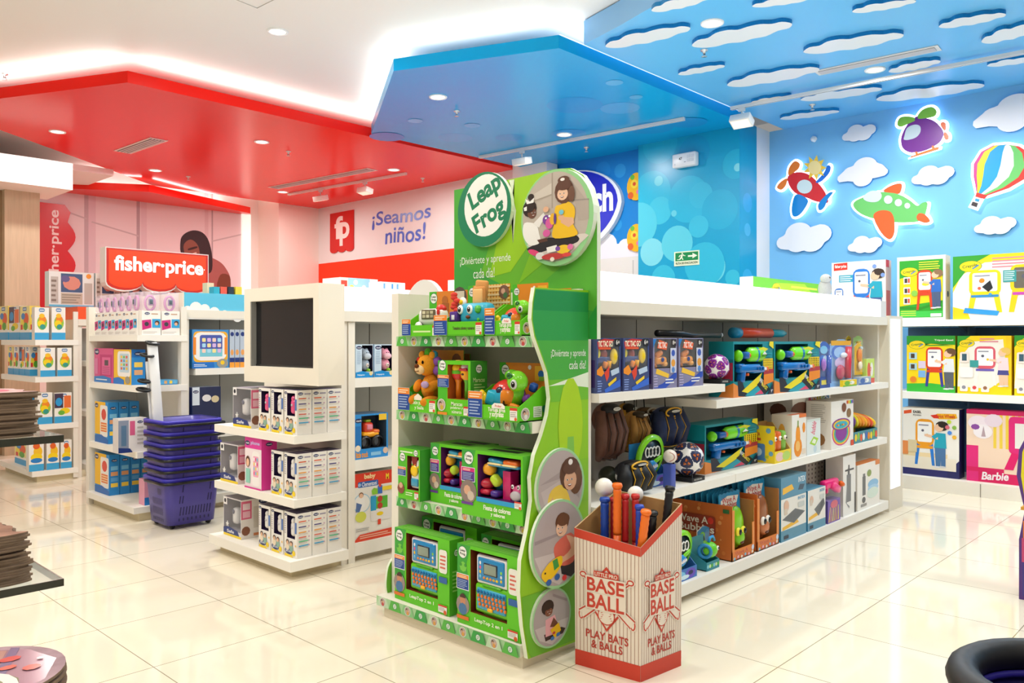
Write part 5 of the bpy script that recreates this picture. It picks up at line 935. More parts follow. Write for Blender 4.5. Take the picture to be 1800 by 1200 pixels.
# ------------------------------------------------------------------ bubble boxes and pool boxes, middle shelf
loc, w, h = fy(2.16, 1362, 1390.5, Z2, (1378, 738)); d = .16; t = thing('bubble_display_box', 'yellow display box with blue dots and orange bubble toys inside', 'display box', loc, 0)
M = MB('card'); tray(M, w, d, h*.92, h*.28, 'f2d42a', 'b98a52', 'c79a5e', .95); L = CV(M, (-w/2-.0005, d, 0), (0, -d, 0), (0, 0, h*.9), (-1, 0, 0)); L.rect(0, 0, 1, .98, 'f4d827')
for x, y, r in ((.75, .85, .1), (.3, .92, .08), (.85, .55, .09), (.85, .25, .09), (.1, .62, .09), (.6, .08, .07)): L.el(x, y, r, None, '6aa8cc', 12)
L.txt('WAVE A', .05, .70, .42, .80, 'd8382c', .04); L.txt('Bubbles', .02, .58, .46, .68, 'd8382c', .04); L.rr(.05, .06, .62, .5, .05, '4f86c0'); L.el(.34, .28, .16, None, 'c9e2f0', 12); L.lines(.6, .12, .8, .2, 2, '8ac43c')
F_ = CV(M, (-w/2, 0, 0), (w, 0, 0), (0, 0, h*.28), (0, -1, 0)); F_.el(.3, .5, .25, .4, 'f2c9c0', 10); F_.el(.7, .5, .25, .4, 'b8d86a', 10); M.build('display_tray', t)
for k in range(3):
    M = MB('gloss'); x = -w*.3+w*.3*k; M.rbox(x, .05, h*.48, w*.26, .06, h*.5, .016, ['ee8420', 'e9702a', '8ac44a'][k], seg=3); M.ell(x, .018, h*.56, w*.08, .01, h*.06, 'f4f0e6'); M.ell(x, .012, h*.56, w*.035, .008, h*.03, '231a14'); M.build('bubble_toy', t)
def pbox(pL, pR, pT, Y, z, name, label, d, cols, draw=None, cat='toy box', rz=0, hh=None):
    loc, w, h = fy(Y, pL, pR, z, pT); h = hh or h; M = MB('card'); M.box(-w/2, 0, 0, w/2, d, h, cols if isinstance(cols, list) else [cols]*6); F = faces(M, w, d, h)
    if draw: draw(F, w, h)
    return tag(M.build(name, None, loc, rz), label, cat)
WB6 = ['f2eee6', 'e8e2d8', 'e8e2d8', 'ece6dc', 'e6ded2', 'd8d0c4']
def dr_bottle(F, w, h):
    f = F['F']; f.el(.42, .25, .28, .22, 'f0901e', 16); f.el(.42, .5, .16, .26, 'f2981e', 16); f.rect(.38, .7, .46, .86, '7a9a3a'); f.el(.4, .28, .16, .12, 'f8c06a', 12); f.el(.83, .68, .1, .12, 'f0901e', 10); f.rect(.5, .92, 1, 1, 'e87a3a'); f.rect(.7, .08, .95, .2, 'e8d8c4'); F['T'].rect(0, 0, 1, .3, 'e8703a'); F['L'].el(.5, .5, .2, .3, 'f2b04a')
def dr_green(F, w, h): f = F['F']; f.rect(0, 0, 1, 1, 'e4ecea'); f.txt('bubble', .3, .62, .7, .9, 'e0607a', .02, rot=1.2); f.pts([(.2, .32), (.6, .22), (.85, .42), (.5, .5)], 'a8d63a'); f.pts([(.35, .34), (.6, .28), (.7, .38), (.5, .44)], 'eef4dc'); f.el(.6, .14, .12, None, 'c8dce4', 8); f.rect(.0, .94, 1, 1, 'd8e2dc')
def dr_pool(F, w, h):
    f = F['F']; L = F['L']
    for r, c in ((.41, 'd83a8c'), (.37, 'f2c81e'), (.32, '38b0a0'), (.26, '8a3a9c')): f.el(.44, .32, r, r*.66, c, 20)
    f.el(.44, .62-.12, .41, .13, '8a3a8c', 20); f.el(.44, .5, .35, .10, 'f2c81e', 18); f.el(.44, .49, .29, .08, '3ab0c0', 18)
    for i in range(7): f.el(.27+.055*i, .49, .03, .02, ['e0402a', 'f2c81e', '3a6ad0', '58b83a'][i % 4], 8)
    f.el(.56, .85, .10, .10, '7a4a34', 14); f.el(.78, .72, .10, .10, '8a6a44', 14)
    for i in range(6): f.rect(.68+.05*i, .92, .72+.05*i, .99, ['e0402a', 'f2a01e', 'f2d81e', '58b83a', '3a7ad0', '7a3a9c'][i])
    f.rect(.86, .0, 1, .12, 'd84a2c'); L.lines(.2, .55, .8, .95, 10, 'c4beb4'); L.el(.55, .2, .22, .13, '9a6a3a', 10); L.rect(.05, .1, .25, .3, '4a7ac8'); L.rect(.0, .0, .5, .03, 'd84a2c')
pbox(1392, 1417, (1404, 728), 2.16, Z2, 'toy_carton', 'white carton with an orange bottle print beside the yellow display box', .13, WB6, dr_bottle)
pbox(1418, 1442, (1430, 736), 2.17, Z2, 'toy_carton', 'pale carton with a green tile print left of the rainbow pool box', .11, WB6, dr_green)
pbox(1461, 1500, (1480, 704), 2.16, Z2, 'pool_box', 'white box printed with a round rainbow paddling pool', .17, WB6, dr_pool)
def dr_intex(F, w, h):
    f = F['F']; f.rect(.4, .86, .96, .97, '3aa0c8')
    for i, c in enumerate(('e03a6a', 'f08a1e', 'f2d81e', '58b83a', '3a8ad0')): f.rect(.4+.11*i, .86, .51+.11*i, .97, c)
    f.txt('INTEX', .46, .875, .92, .955, 'fafafa', .03); f.el(.65, .66, .3, .18, '4a6a2c', 16); f.el(.2, .7, .25, .16, '6a4030', 14); F['L'].el(.5, .7, .3, .14, '6a4030', 12)
pbox(1393, 1460, (1425, 706), 2.34, Z2, 'pool_box', 'tall white pool carton with rainbow lettering standing behind the smaller cartons', .2, WB6, dr_intex, hh=.365)
# foam rings in their small display tray
loc, w, h = fy(2.17, 1502, 1542, Z2, (1525, 750)); t = thing('ring_display_tray', 'low printed tray of coloured foam flying rings at the end of the middle shelf', 'display box', loc, 0)
M = MB('card'); tray(M, w, .16, h*1.1, h*.8, '3f8f9c', 'd8a43a', None, .9); cv = CV(M, (-w/2, 0, 0), (w, 0, 0), (0, 0, h*.8), (0, -1, 0))
for i in range(9): cv.el(.06+.11*i, .5+.1*math.sin(i*2), .05, .34, ['f0d020', '8ac43c', 'e8603a', 'f4f4f0', '3a6ab8', 'f08a1e'][i % 6], 10); 
L = CV(M, (-w/2, .16, 0), (0, -.16, 0), (0, 0, h*.8), (-1, 0, 0)); L.el(.5, .5, .3, .4, '9ad03a', 10); L.el(.6, .2, .2, .15, 'e0602a', 8); M.build('display_tray', t); rl = loc
for i, c in enumerate(('6a3a9c', 'e8dc1e', 'f0a41e', 'f0901e', 'f2b01e', 'f0801e', 'e8502a', 'f2c81e')):
    M = MB('satin'); rr = .075; M.lathe([(rr*.5, -.008), (rr, -.010), (rr*1.02, 0), (rr, .010), (rr*.5, .008)], c, rot=(0, 0, 0), n=24)
    o = M.build('foam_ring', None, (rl[0]-w*.36+w*.10*i, 2.26-.004*i, Z2+.160-.004*i), 0); o.rotation_euler = (.15, math.radians(58-3*i), 0); tag(o, f"{['purple', 'lemon yellow', 'amber', 'orange', 'golden', 'deep orange', 'red', 'bright yellow'][i]} foam flying ring leaning in the printed tray", 'flying ring', 'foam flying rings in the tray')
# ------------------------------------------------------------------ bottom shelf
def bubble_case(pL, pR, pT, label, body, face_c, logo=True, Y=2.16, dd=.38):
    loc, w, h = fy(Y, pL, pR, Z3, pT); t = thing('bubble_display_box', label, 'display box', loc, 0); OR = 'dd7a2c'; hs = h*.84
    M = MB('card'); e = .005; M.box(-w/2, 0, 0, w/2, e, h*.16, OR); M.box(-w/2, .0, 0, w/2, dd, e, OR); M.box(-w/2, 0, 0, -w/2+e, dd, hs, ['e0843a', OR, OR, 'c8682a', OR, OR]); M.box(w/2-e, 0, 0, w/2, dd, hs, [OR, OR, OR, 'a8743e', OR, OR]); M.box(-w/2, dd-e, 0, w/2, dd, hs, 'b07a44'); M.box(-w/2, -.001, h*.14, -w/2+w*.1, .002, hs*.92, 'e58a40'); M.box(w/2-w*.1, -.001, h*.14, w/2, .002, hs*.6, 'e58a40')
    L = CV(M, (-w/2, dd, 0), (0, -dd, 0), (0, 0, hs), (-1, 0, 0))
    for i in range(26): L.el(RND.random()*.9+.05, RND.random()*.9+.05, .012+.02*RND.random(), None, RND.choice(['d9823e', 'e39a58', 'd57a36']), 8)
    if logo: L.rr(.08, .43, .74, .77, .05, '9a3a22'); L.txt('Wave A', .1, .61, .62, .74, 'f8f0e2', .02); L.txt('Bubbles', .12, .45, .72, .59, 'f8f0e2', .02); L.el(.66, .68, .05, None, 'd8382c', 8); L.rect(.86, .86, .96, .93, '2f6a3a'); L.rect(.04, .86, .14, .92, '4a5a2a')
    F_ = CV(M, (-w/2, 0, 0), (w, 0, 0), (0, 0, h*.16), (0, -1, 0)); F_.txt('Wave A', .12, .5, .7, .88, 'c04a3a'); F_.txt('Bubbles', .2, .08, .85, .46, 'c04a3a')
    for i in range(6): F_.el(.1+.16*i, .2+.1*(i % 2), .04, .15, ['7ac0d8', 'f0b0b8', 'e8e0d0'][i % 3], 8)
    F_.el(.92, .7, .06, None, 'd8e0f0', 8); M.build('display_tray', t)
    M = MB('gloss'); M.T = Matrix.Translation((0, .03, 0)); M.ell(.0, .02, h*.45, w*.32, .03, h*.33, face_c, n=16, k=12); M.ell(-w*.1, -.012, h*.4, w*.1, .012, h*.07, 'f4e23a' if body else 'f2ece0'); M.ell(w*.12, -.012, h*.4, w*.1, .012, h*.07, 'f4e23a' if body else 'f2ece0'); M.ell(-w*.08, -.022, h*.4, w*.06, .008, h*.045, '141210'); M.ell(w*.13, -.022, h*.4, w*.06, .008, h*.045, '141210'); M.ell(0, .0, h*.3, w*.2, .03, h*.12, '7ec81e' if body else 'c97a4a'); M.ell(0, -.02, h*.24, w*.09, .01, h*.03, '5a2a1a'); M.build('bubble_toy', t)
    M = MB('card'); nn = 9
    for k in range(nn):
        y = .02+k*(dd-.06)/nn; M.T = Matrix.Translation((0, y, h*.18)) @ Matrix.Rotation(-.06, 4, 'X'); M.prism([(-w*.44, 0), (w*.44, 0), (w*.46, h*.8)]+[(w*(.46-.0767*i), h*(.80+(.02 if i % 2 else 0))) for i in range(1, 12)]+[(-w*.46, h*.8)], (0, .05, 0), (1, 0, 0), (0, 0, 1), (0, .006, 0), '2a93c8' if k else '1d8fc4')
        if not k:
            cv = CV(M, (-w*.44, .05, 0), (w*.88, 0, 0), (0, 0, h*.8), (0, -1, 0)); cv.pts([(.05, .70), (.8, .72), (.95, .92), (.4, .95), (.06, .88)], 'f4ece2'); cv.txt('Wave A', .12, .82, .8, .93, 'c8302a', .02); cv.txt('Bubbles', .14, .71, .84, .82, 'c8302a', .02); cv.el(.5, .35, .4, .3, '3f2a1a' if not body else '1f3a1c', 14)
    M.build('carded_pack', t)
    return t
bubble_case(1287, 1326, (1300, 868), 'orange bubble display box with green-faced toys, nearest the bat bin', True, '86cc1e')
bubble_case(1331, 1369, (1350, 845), 'orange bubble display box with brown-faced toys beside the mattress boxes', False, '9a5a30', False)
disc_pack(1203, 970, 20, 2.165, Z3+.0005, 'bubble_disc_pack', 'round lime green bubble disc in a blue tray beside the bat bin')
# fish bubble toy in its tray
x, zc = onY(1252, 988, 2.17); t = thing('bubble_fish_pack', 'green fish bubble blower with blue fins in front of the orange display box', 'bubble toy', (x, 2.165, Z3+.0005), 0)
M = MB('card'); tray(M, .13, .1, .16, .045, '2f8a9a', '46a0a8', None, .3); cv = CV(M, (-.065, 0, 0), (.13, 0, 0), (0, 0, .045), (0, -1, 0)); 
for i in range(6): cv.el(.1+.16*i, .5, .08, None, ['8ad0e0', 'd0e8a0', '58b83a'][i % 3], 8)
M.build('tray', t); hz = .1
M = MB('gloss'); M.ell(.0, .02, hz, .05, .04, .042, '6ccc2a', n=16, k=10); M.ell(.02, -.016, hz+.012, .012, .006, .012, 'f4f4f0', n=8); M.ell(.022, -.021, hz+.012, .007, .004, .007, '141414', n=8); M.build('fish_body', t)
M = MB('gloss'); M.torus((-.05, .02, hz), .032, .009, '2a8ac8', rot=(0, math.pi/2, .3)); M.torus((-.04, .02, hz), .018, .004, '3a6ab8', rot=(0, math.pi/2, .3)); M.build('bubble_ring', t)
M = MB('gloss'); M.tube([(-.01, .02, hz+.04), (.0, .02, hz+.062), (.03, .02, hz+.066), (.048, .02, hz+.04)], .008, '2f9ad8'); M.build('handle', t)
carded(1226, 1247, 928, 985, 2.29, 'bubble_disc_pack', 'blue and green bubble pack standing behind the fish toy', '3f8ab8', [('e', .4, .6, .3, .25, '7ad030'), ('e', .4, .6, .2, .16, '1c3a4a'), ('e', .8, .7, .2, .2, '5a9ad0'), ('s', .45, .5, .2, .1, '84d82a')], Z3+.001)
# air mattress boxes
def dr_air(big):
    def g(F, w, h):
        f = F['F']; f.rect(0, 0, 1, .26 if big else .2, '5a93ad'); f.pts([(.05, .26), (.7, .34), (.62, .43), (.05, .34)], 'f2b93a'); f.pts([(.04, .52), (.5, .36), (.95, .56), (.55, .7)] if big else [(.35, .5), (.6, .3), (.96, .55), (.9, .72)], '6a6d70')
        for i in range(6): a = .12+.07*i; f.pts([(a, .5-.02*i+.04), (a+.015, .5-.02*i+.04), (a+.43, .62), (a+.42, .62)] if big else [(.5+.05*i, .42), (.51+.05*i, .42), (.8+.02*i, .66), (.79+.02*i, .66)], '55585b')
        f.txt('INTEX', .66, .89, .95, .96, '5aa0c8', .02); f.el(.2, .82 if big else .75, .1, None, 'e2b79c', 10); f.rect(.12, .62, .24, .76, 'd8c8b8'); f.rr(.66, .7, .92, .82, .02, 'c8ccc8'); f.rect(.1, .05, .28, .13, '2a3a4a'); L = F['L']; L.txt('INTEX', .1, .8, .5, .9, '7ab8d4', .02); L.lines(.1, .2, .6, .6, 5, '4a86a8')
    return g
AIR = ['ece8e0', '3f7f9f', '3f7f9f', '3d8bb0', '5a97b4', '3f7f9f']
pbox(1373, 1417, (1395, 872), 2.155, Z3, 'air_mattress_box', 'white and blue boxed air bed under a blue one, beside the orange display', .28, AIR, dr_air(True))
a_ = bpy.data.objects['air_mattress_box']; loc, w, h = fy(2.155, 1372, 1417, Z3, (1395, 872))
def dr_airtop(F, w, h): f = F['F']; f.pts([(.06, .2), (.5, .34), (.42, .6), (.06, .5)], 'f2b93a'); f.txt('INTEX', .68, .6, .96, .86, 'e8f0f4', .02); f.pts([(.66, .24), (.86, .2), (.94, .44), (.74, .5)], '3a5468')
pbox(1373, 1417, (1395, 835), 2.156, Z3+h+.001, 'air_mattress_box', 'blue boxed air bed stacked on the white and blue one', .28, ['5590ad', '3f7f9f', '3f7f9f', '4a8cb0', '6a98ac', '3f7f9f'], dr_airtop)
pbox(1420, 1451, (1436, 858), 2.155, Z3, 'air_mattress_box', 'smaller white and blue boxed air bed beside the pink water gun pack', .26, AIR, dr_air(False))
# pink water gun pack
x0, zt = onY(1453, 842, 2.155); x1, _ = onY(1477, 842, 2.155); t = thing('water_gun_pack', 'clear pack with a hot pink toy water gun and netting', 'toy pack', ((x0+x1)/2, 2.155, Z3+.0005), 0); w, h = x1-x0, zt-Z3
M = MB('gloss'); M.rbox(-.02, .02, h*.86, w*.95, .05, .055, .016, 'ee1f7a', seg=3); M.rbox(w*.1, .0, h*.76, w*.5, .05, .05, .014, 'f04a8c', rot=(0, .4, 0)); M.rbox(-w*.4, .02, h*.78, .03, .04, .07, .01, 'd8186a'); M.build('water_gun', t)
M = MB('gloss'); M.tube([(w*.55, -.0, h*.8), (w*.72, -.0, h*.76)], [.02, .014], 'f0702a'); M.build('nozzle', t)
M = MB('card'); M.box(-w*.45, -.004, 0, w*.45, .07, h*.5, ['7a5ab0', '6a4a9c', '6a4a9c', '5a4a8c', '8a7ab8', '6a4a9c']); cv = CV(M, (-w*.45, -.004, 0), (w*.9, 0, 0), (0, 0, h*.5), (0, -1, 0))
for i in range(6): cv.pts([(.05+.15*i, .05), (.12+.15*i, .05), (.22+.13*i, .7), (.18+.13*i, .7)], ['f2c81e', 'e0a03a', 'f4e04a'][i % 3])
cv.el(.5, .8, .3, .18, 'd86a7a', 10); M.build('card_base', t)
M = MB('film'); M.rbox(0, .03, h*.62, w*.9, .09, h*.3, .02, 'e8f0f4'); M.build('pack_film', t)
def dr_pump(F, w, h): f = F['F']; f.rect(.28, .22, .62, .68, '77797b'); f.rect(.36, .68, .52, .78, '5a5c5e'); f.rect(.15, .74, .85, .77, '4a4c4e'); f.rect(.4, .78, .5, .84, '4a4c4e'); f.pts([(.2, .22), (.28, .5), (.34, .5), (.28, .2), (.5, .14), (.48, .1)], '8a8c8e'); f.rect(.9, .0, 1, .35, '1e1e1e')
pbox(1482, 1504, (1492, 800), 2.165, Z3, 'pump_box', 'tall white carton printed with a grey hand pump', .12, ['efece6', '2a2a2c', 'e0dcd4', 'd8d4cc', 'e6e2da', 'dddddd'], dr_pump)
def dr_net(F, w, h): f = F['F']; f.rect(.22, .3, .36, .72, '6a6c6e'); f.el(.28, .2, .08, .07, '5a5c5e', 10); f.rect(.24, .72, .34, .78, '7a7c7e'); f.el(.52, .76, .1, .08, '8aa05a', 12); f.el(.7, .5, .24, .1, '8cc0e4', 14); f.el(.7, .4, .24, .08, 'a8d0ec', 14); f.el(.68, .3, .26, .12, 'd8e8dc', 14); f.rect(.8, .9, 1, 1, 'e08a4a'); f.rect(.15, .06, .4, .12, '9a9894'); F['T'].rect(0, 0, 1, .4, 'e0803a'); F['L'].el(.5, .7, .15, .12, '3a8ac0', 10)
pbox(1507, 1546, (1528, 812), 2.16, Z3, 'pool_net_box', 'white carton with a pool skimmer print at the end of the bottom shelf', .18, WB6, dr_net)
def dr_dark(F, w, h): F['F'].rect(.1, .55, .9, .9, '3a3c42'); F['F'].rect(.15, .6, .45, .85, '5a5f68'); F['F'].rect(.55, .6, .85, .85, '5a5f68')
pbox(1449, 1480, (1465, 796), 2.36, Z3, 'dark_carton', 'dark printed carton behind the pump box on the bottom shelf', .14, '2c2a2c', dr_dark)
def dr_dots(F, w, h):
    for i in range(5):
        for j in range(6): F['F'].el(.14+.18*i, .5+.08*j, .03, None, '6a5a52', 6)
pbox(1417, 1448, (1432, 806), 2.36, Z3, 'dotted_carton', 'white dotted carton standing behind the smaller air bed box', .14, 'd8d0c4', dr_dots)
# ================================================================== cardboard bin of bats
a, b, c_ = Vector((2.528, 2.055)), Vector((2.562, 1.765)), Vector((2.805, 1.738)); dd_ = a+(c_-b)
BX, BY = 2.66, 1.90; zt = {0: .548, 1: .513, 2: .648, 3: .668}; tp = .965
t = thing('cardboard_bin', 'pinstriped cardboard bin with red baseball print holding toy bats', 'bin', (BX, BY, 0), 0)
ctr2 = (a+b+c_+dd_)/4; P4 = [a, b, c_, dd_]; top = [ctr2+(p-ctr2)*1.02 for p in P4]; O = Vector((BX, BY, 0))
M = MB('card'); lo = [Vector((p.x, p.y, 0))-O for p in P4]; hi = [Vector((p.x, p.y, zt[i]))-O for i, p in enumerate(top)]
mid01 = (hi[0]+hi[1])/2+Vector((0, 0, -.006)); inner = [Vector((ctr2.x, ctr2.y, 0))-O+(Vector((p.x+O.x-ctr2.x, p.y+O.y-ctr2.y, 0))*.975)+Vector((0, 0, p.z-.001)) for p in hi]; il = [Vector(((p.x+O.x-ctr2.x)*.975+ctr2.x-O.x, (p.y+O.y-ctr2.y)*.975+ctr2.y-O.y, .004)) for p in lo]
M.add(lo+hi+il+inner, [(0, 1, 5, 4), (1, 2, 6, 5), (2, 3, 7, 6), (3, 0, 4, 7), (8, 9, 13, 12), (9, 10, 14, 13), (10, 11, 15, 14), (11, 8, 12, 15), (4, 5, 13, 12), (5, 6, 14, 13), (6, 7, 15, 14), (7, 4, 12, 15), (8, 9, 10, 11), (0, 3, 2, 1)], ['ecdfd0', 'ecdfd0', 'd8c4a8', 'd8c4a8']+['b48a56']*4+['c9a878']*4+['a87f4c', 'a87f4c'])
for i, j in ((0, 1), (1, 2)):
    u = lo[j]-lo[i]; n = Vector((u.y, -u.x, 0)).normalized(); n = -n if n.dot(Vector((lo[i].x, lo[i].y, 0))) < 0 else n
    ut = hi[j]-hi[i]; k_ = 0
    def Q(x, z, lay, i=i, j=j, n=n): 
        bl = lo[i].lerp(lo[j], x); th = hi[i].lerp(hi[j], x); return bl.lerp(th, z/ th.z)+n*(.0005*lay)
    def face_poly(pts, c, lay): M.add([Q(x, z, lay) for x, z in pts], [list(range(len(pts)))], c)
    for s in range(18): x = (s+.5)/18; hz_ = zt[i]+(zt[j]-zt[i])*x; face_poly([(x-.004, .06), (x+.004, .06), (x+.004, hz_-.035), (x-.004, hz_-.035)], 'a87a66', 1)
    face_poly([(0, 0), (1, 0), (1, .062), (0, .062)], 'd2402c', 2); face_poly([(0, zt[i]-.036), (.5, (zt[i]+zt[j])/2-.036), (1, zt[j]-.036), (1, zt[j]-.001), (0, zt[i]-.001)], 'd2452f', 2)
    W = u.length; RED, CRM = 'c9402f', 'ecdfd0'; X = lambda q: .5+q/W
    def shp(pts, c, lay): face_poly([(X(x), .285+z) for x, z in pts], c, lay)
    def batp(s, lay, c, g=0): 
        ax, az, bx, bz = s*-.105, .085, s*.115, -.075; dx, dz = bx-ax, bz-az; L_ = math.hypot(dx, dz); ox, oz = -dz/L_, dx/L_
        shp([(ax+ox*(.006+g), az+oz*(.006+g)), (ax-ox*(.006+g), az-oz*(.006+g)), (bx-ox*(.02+g), bz-oz*(.02+g)), (bx+ox*(.02+g), bz+oz*(.02+g))], c, lay); shp([(ax+(.016+g)*math.cos(q*math.pi/5), az+(.012+g)*math.sin(q*math.pi/5)) for q in range(10)], c, lay); shp([(bx+(.012+g)*math.cos(q*math.pi/5), bz+(.021+g)*math.sin(q*math.pi/5)) for q in range(10)], c, lay)
    k2 = min(1, W/.29)
    shp([(x*k2, z) for x, z in ((0, -.125), (.085, -.02), (.075, .05), (0, .13), (-.075, .05), (-.085, -.02))], RED, 3); shp([(x*k2, z) for x, z in ((0, -.112), (.074, -.02), (.066, .045), (0, .116), (-.066, .045), (-.074, -.02))], CRM, 4); shp([(x*k2, z) for x, z in ((0, -.1), (.062, -.02), (.056, .04), (0, .10), (-.056, .04), (-.062, -.02))], RED, 5)
    for s in (k2, -k2): batp(s, 6, CRM, .004); batp(s, 7, RED); batp(s, 8, CRM, -.0055)
    shp([(.038*k2*math.cos(q*math.pi/10), -.062+.036*math.sin(q*math.pi/10)) for q in range(20)], RED, 9); shp([(.034*k2*math.cos(q*math.pi/10), -.062+.032*math.sin(q*math.pi/10)) for q in range(20)], CRM, 10)
    for s in (-1, 1):
        for q in range(5): shp([(s*k2*(.016+.004*abs(q-2))-.004, -.078+.008*q), (s*k2*(.016+.004*abs(q-2))+.004, -.076+.008*q), (s*k2*(.016+.004*abs(q-2))+.004, -.074+.008*q), (s*k2*(.016+.004*abs(q-2))-.004, -.076+.008*q)], RED, 11)
    def word(tx, x0, z0, x1, z1, c, lay, bold, arc=0):
        vs, fs = glyphs(tx, bold, 0); M.add([Q(X(k2*(x0+(x1-x0)*a)), .285+z0+(z1-z0)*b_-arc*(2*a-1)**2*(0 if b_ > .5 else 1), lay) for a, b_ in vs], fs, c)
    shp([(x*k2, z) for x, z in ((-.055, .085), (.055, .085), (.055, .108), (-.055, .108))], RED, 12); word('LITTLE PRO', -.05, .089, .05, .104, CRM, 13, .02)
    for tx, x0, z0, x1, z1 in (('BASE', -.085, .026, .08, .08), ('BALL', -.085, -.040, .08, .018)): shp([(k2*(x0-.007), z0-.005), (k2*(x1+.007), z0-.005), (k2*(x1+.007), z1+.005), (k2*(x0-.007), z1+.005)], CRM, 14); word(tx, x0, z0, x1, z1, RED, 15, .022)
    word('PLAY BATS', -.095, -.162, .095, -.130, 'b8382c', 3, .02); word('& BALLS', -.07, -.200, .07, -.168, 'b8382c', 3, .02)
M.build('bin_body', t)
def bat(px, py, X, base, c, name, label, grip, rk=.013, lean=None):
    y, z = onX(px, py, X); bx, by = base if base else (X, y); L = Vector((X-bx, y-by, z-.012)); t = thing(name, label, 'toy bat', (bx, by, .008), 0, 'toy bats in the cardboard bin')
    d = L; M = MB('satin'); M.tube([(0, 0, 0), d*.3, d*.6, d*.72], [.0135, .0135, .0125, rk], c, n=12); M.build('barrel', t)
    M = MB('satin'); n = 14; pts = [d*(.72+.25*k/n) for k in range(n+1)]; M.tube(pts, [rk*(1+.10*(k % 2)) for k in range(n+1)], grip, n=12); M.build('grip', t)
    M = MB('satin'); M.tube([d*.97, d*.985, d], [rk*1.1, rk*1.4, rk*1.15], grip, n=12); M.build('knob', t)
    return t
bat(1063, 872, 2.615, None, '1c46a8', 'toy_bat', 'blue toy bat at the endcap side of the bin', '1c46a8', .016)
bat(1078, 872, 2.650, None, 'b8242a', 'toy_bat', 'red toy bat half hidden behind the upright orange one', 'b8242a', .011)
bat(1085, 847, 2.60, None, 'f06a1e', 'toy_bat', 'tall upright orange toy bat with ribbed grip', 'f0701e', .0155)
bat(1099, 866, 2.64, None, 'b8242a', 'toy_bat', 'red toy bat beside the upright orange one', 'c22a2e', .013)
bat(1117, 866, 2.665, None, 'c22a2e', 'toy_bat', 'red toy bat in the middle under a white ball', 'c8302e', .013)
bat(1124, 885, 2.63, None, '2446b0', 'toy_bat', 'short blue toy bat in the middle of the bin', '2a4ab8', .014)
bat(1136, 894, 2.60, (2.60, 1.86), 'f0701e', 'toy_bat', 'short leaning orange toy bat at the front of the bin', 'f2741e', .016)
bat(1148, 896, 2.68, (2.72, 1.86), '1a1a1c', 'toy_bat', 'short black toy bat behind the leaning orange one', '1f1f22', .015)
bat(1178, 852, 2.775, (2.68, 1.80), '1a1a1c', 'toy_bat', 'long black toy bat leaning out over the bin corner', '222224', .0155)
def wball(px, py, X, r, label):
    y, z = onX(px, py, X); M = MB('satin'); M.ell(0, 0, 0, r, r, r, 'efeae4', n=20, k=14); tag(M.build('plastic_ball', None, (X, y, z)), label, 'ball', 'white plastic balls in the bin')
wball(1062, 856, 2.66, .038, 'white plastic ball resting on the blue bat')
wball(1117, 868, 2.75, .033, 'white plastic ball behind the red bats in the middle')
# ================================================================== middle unit: baby monitor packs
def vlogo(cv, x, y, rx, c='26315e'): cv.el(x, y, rx, rx*cv.asp*.5, c, 14); cv.txt('vtech', x-rx*.7, y-rx*cv.asp*.2, x+rx*.7, y+rx*cv.asp*.22, 'f0f0f4', .02)
def mon_proto(w, d, h, toy, label):
    t = thing('baby_monitor_box', label, 'boxed monitor', (0, 0, 0), NX); WH = 'eeebe6'
    M = MB('card'); carton(M, w, d, h, [WH, 'e9e5de', WH, 'dcd8d2', '4a4060', WH], (.22, .42, .86, .93), .05, '2c2246'); F = faces(M, w, d, h); f = F['F']; vlogo(f, .12, .93, .12); f.lines(.03, .5, .16, .85, 7, 'b8b2c0')
    f.rect(.86, .55, 1, .8, '4f74b8'); f.pts([(.05, 0), (.7, 0), (.66, .05), (.05, .06)], 'f2d21e'); f.el(.38, .13, .32, .07, '1e2f6a', 14); f.txt('Safe Sound', .14, .1, .6, .16, 'e8ecf4', .02); f.el(.78, .1, .12, None, 'f2d21e', 10)
    for x, y, hc in ((.28, .32, '4a3426'), (.58, .3, '5a3a2a')): f.el(x, y-.1, .15, .08, 'e9d9c0' if x < .4 else '8ab0a0', 10); f.el(x, y+.01, .12, .055, hc, 10); f.el(x, y-.01, .085, .045, 'e2b595', 10)
    f.rect(.0, .0, .05, .2, 'e8e2da'); f.el(.93, .28, .05, None, 'f0c060', 8)
    r = F['R']; vlogo(r, .25, .92, .18); r.lines(.5, .88, .92, .95, 1, '9a94a8', 0)
    for y, c in ((.80, 'd8603a'), (.68, '4a4480'), (.56, 'e8a04a'), (.45, 'd86a5a'), (.36, '5ab88a'), (.26, '3aa0d0')): r.rect(.12, y, .62 if y > .4 else .8, y+.025, c); r.lines(.12, y-.05, .8, y-.005, 1, 'd0cac4'); r.el(.8, y+.01, .05, None, 'c8a0b8', 8)
    M.build('carton', t)
    M = MB('gloss'); M.rbox(w*.06, .022, h*.62, w*.36, .035, h*.34, .018, toy, seg=3); M.ell(w*.06, .022, h*.80, w*.13, .02, h*.08, toy); M.ell(w*.06, .003, h*.66, w*.06, .004, h*.03, 'c9c5cc', n=8); M.tube([(w*.06, .03, h*.84), (w*.06, .03, h*.92)], .006, toy); M.build('baby_monitor', t)
    return t
MW, MD, MH = .128, .094, .245
LBL = "white box with {} monitor, {} stepped shelf, {}"
mp = {c: None for c in ('pink', 'white')}
def monitor(kind, X, y, z, label):
    if mp[kind] is None: mp[kind] = mon_proto(MW, MD, MH, 'e85a8c' if kind == 'pink' else 'e9e6e4', label); mp[kind].location = (X, y, z); return mp[kind]
    return dup(mp[kind], label, (X, y, z), NX)
ymid = lambda a, b, X=2.385: (onX(a, CPY, X)[0]+onX(b, CPY, X)[0])/2
XR = (2.385, 2.483, 2.581)
